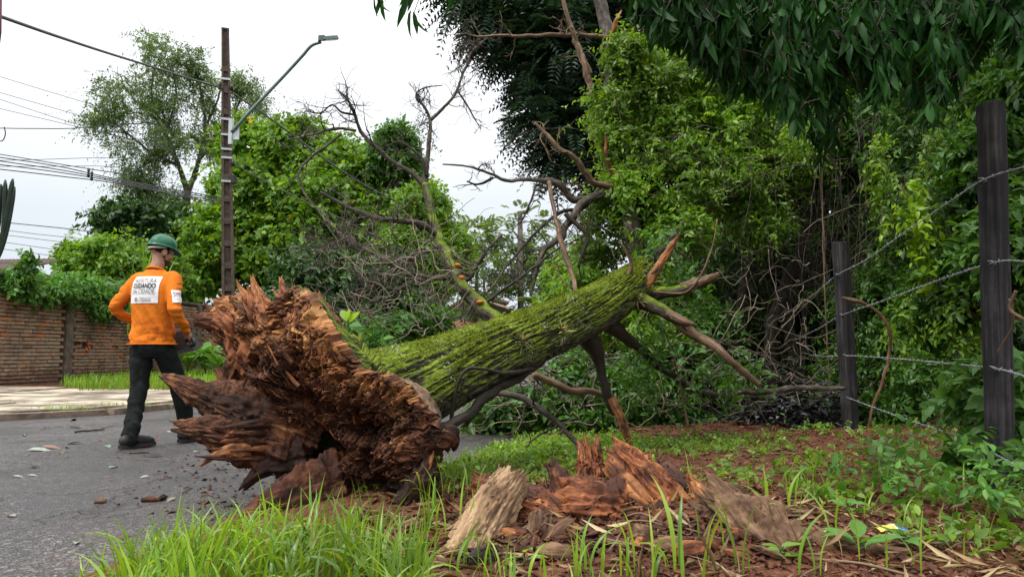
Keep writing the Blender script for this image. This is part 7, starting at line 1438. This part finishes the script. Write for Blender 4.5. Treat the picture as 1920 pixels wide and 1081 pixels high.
def f_low(): return R.uniform(700, 1250), 1095 + abs(R.normal()) * 60
tuft_field(44, f_low, .20, .010, 1.0)
def f_right(): return R.uniform(1250, 1900), R.uniform(900, 1120)
tuft_field(70, f_right, .24, .009, .8)
def f_edge(): t_ = R.random(); return 860 + 150 * t_ + R.normal() * 22, 905 - 85 * t_ + R.normal() * 14 + 10
tuft_field(130, f_edge, .13, .007, .9, 5)
def f_stump(): return R.uniform(780, 900), R.uniform(930, 1040)
tuft_field(45, f_stump, .24, .009, .7)
for px, py, h_, a in ((1275, 1060, .36, 1.2), (1265, 1075, .34, 1.9), (1330, 1070, .34, -.2), (1395, 1085, .34, .1), (1500, 1085, .34, .3), (1090, 1065, .34, .8), (1080, 960, .25, .5), (1440, 985, .24, 1.9), (1480, 960, .30, .4), (610, 1090, .4, 1.5), (500, 1080, .42, 2.2)):
    p = gpz(px, py); blades(mb, R, p[None], 1, h_, .018, .55, 8, np.array([a]))
tag(dry.build('dry_grass', L_['straw'], grain=False, loc=(-.5, 3.2, 0)), kind='stuff')
tag(mb.build('long_grass', L_['grass'], grain=False, loc=(-.5, 3.2, 0)), kind='stuff')

# ------------------------------------------------------------------ things lying on the road
leaf_m = {}
def road_leaf(px, py, L, W, col, label, group=None, name='fallen_leaf', a=None):
    col = tuple(round(c * .62, 4) for c in col)
    if col not in leaf_m: leaf_m[col] = flat_mat('road_leaf', col, .6, .3, 0, .25, 40)
    p = gp(px, py, .022); p[2] = float(road_z(p[0], p[1])) + .008; a = R.uniform(0, 2 * PI) if a is None else a; mb = MB(); leaves(mb, p[None], np.array([[math.cos(a), math.sin(a), .10]]), np.array([[R.normal() * .25, R.normal() * .25, 1.0]]), L, W, 'lance')
    tag(mb.build(name, leaf_m[col], grain=False, loc=p), label, 'leaf', group)
bvh_r = BVHTree.FromPolygons([v.co.copy() for v in road.data.vertices], [tuple(p.vertices) for p in road.data.polygons])
def road_z(x, y): h = bvh_r.ray_cast(Vector((x, y, 1)), Vector((0, 0, -1))); return h[0].z if h[0] is not None else 0.0
G1 = 'fallen leaves on the road'
road_leaf(131, 786, .17, .07, (.10, .19, .03), 'flat green leaf on the road closest to the pavement', G1); road_leaf(130, 800, .16, .07, (.16, .26, .08), 'pale green leaf on the road just below the flat green one', G1)
road_leaf(155, 829, .14, .06, (.30, .25, .03), 'yellow leaf lying on the road left of the near boot', G1); road_leaf(50, 843, .2, .09, (.36, .40, .34), 'large pale upturned leaf on the road at the left', G1, a=.2)
road_leaf(72, 838, .22, .07, (.30, .15, .10), 'reddish leaf lying next to the large pale leaf', G1, a=0); road_leaf(46, 815, .14, .05, (.42, .40, .36), 'small pale leaf on the road above the large pale leaf', G1)
road_leaf(274, 852, .16, .05, (.05, .03, .025), 'dark curled leaf on the road in front of the near boot', G1); road_leaf(60, 871, .12, .05, (.03, .025, .022), 'blackish leaf alone on the road at the far left', G1)
road_leaf(199, 834, .10, .05, (.20, .28, .18), 'small grey green leaf between the yellow leaf and the near boot', G1); road_leaf(204, 874, .09, .04, (.18, .32, .24), 'tiny green leaf below the near boot', G1)
road_leaf(85, 800, .16, .06, (.06, .035, .03), 'dark brown leaf on the road left of the green leaves', G1); road_leaf(300, 818, .1, .05, (.22, .08, .06), 'small red leaf between the two boots', G1)
for px, py, c in ((22, 890, (.4, .38, .35)), (52, 888, (.42, .4, .38)), (280, 888, (.35, .3, .25)), (330, 925, (.3, .25, .2)), (362, 845, (.34, .3, .22)), (240, 805, (.3, .26, .2)), (180, 805, (.2, .12, .08)), (410, 876, (.1, .09, .07)), (115, 846, (.12, .12, .05)), (128, 838, (.06, .04, .04)), (312, 808, (.35, .33, .3)), (110, 775, (.3, .2, .12)), (60, 796, (.24, .15, .1)), (30, 960, (.3, .26, .22)), (140, 1009, (.3, .34, .24)), (235, 992, (.1, .07, .05))):
    road_leaf(px, py, R.uniform(.05, .09), .03, c, 'small curled scrap of leaf lying loose on the asphalt', 'leaf scraps on the road')
for px, py, px2, py2, r, lab in ((140, 808, 196, 803, .010, 'thin bare twig with side shoots lying across the road'), (242, 845, 280, 844, .008, 'short straight stick lying under the near boot'), (340, 915, 356, 898, .003, 'hair thin bent twig on the road left of the grass'), (910, 828, 960, 812, .006, 'thin twig on the asphalt seen under the trunk')):
    mb = MB(); a, b = gp(px, py, .03), gp(px2, py2, .03); a[2] = road_z(a[0], a[1]) + r; b[2] = road_z(b[0], b[1]) + r; m_ = (a + b) / 2 + np.array((.02, .02, .004)); c = limb(mb, np.column_stack([np.array([a, m_, b]), [r, r, r * .5]]), 14, 6, .2, 3)
    if px == 140: limb(mb, np.column_stack([np.array([m_, m_ + (b - a) * .25 + (0, .25, .01)]), [r * .6, r * .3]]), 6, 5, .1, 1)
    tag(mb.build('twig', M['bark_grey']), lab, 'twig')
for px, py, l, lab, mt in ((187, 931, 20, 'striped piece of bark lying on the road, the leftmost of two', 'bark_tan'), (282, 928, 32, 'dark reddish wood chip lying on the road left of the grass', 'rot_red'), (305, 926, 10, 'small black crumb touching the reddish wood chip', 'rot_dark'), (296, 1010, 14, 'brown wood chip half hidden at the edge of the grass', 'rot_dark')):
    p = gp(px, py, .03); s_ = p[1] / F; z0 = road_z(p[0], p[1]); mb = MB(); woody(mb, np.array([(p[0] - l / 2 * s_, p[1], z0 + .012, .012), (p[0], p[1] + .01, z0 + .016, .017), (p[0] + l / 2 * s_, p[1] + .015, z0 + .012, .010)]), 20, 16, .25, .3, .8, (.01, .01), l); tag(mb.build('wood_chip', M[mt]), lab, 'wood chip')
mb = MB(); C = np.array([(*gp(px, py, 0)[:2],) for px, py in zip(RF.normal(440, 90, 420), RF.normal(905, 45, 420))]); C = C[C[:, 0] < x_near(C[:, 1])]; C = np.column_stack([C, [road_z(a, b) + .003 for a, b in C]]); R = RF; crumbs(mb, C, .004, .016, RF, 2.6); tag(mb.build('bark_crumbs', M['rot_red'], smooth=False), kind='stuff')
# sprouting leaf on the torn rim
p = pix(652, 612, 4.25); leaf_plant('seedling', 'single bright green leaf sprouting behind the rim of the torn base', 'plant', p, 3, .10, .5, 'light', 171, 1.4, .05)
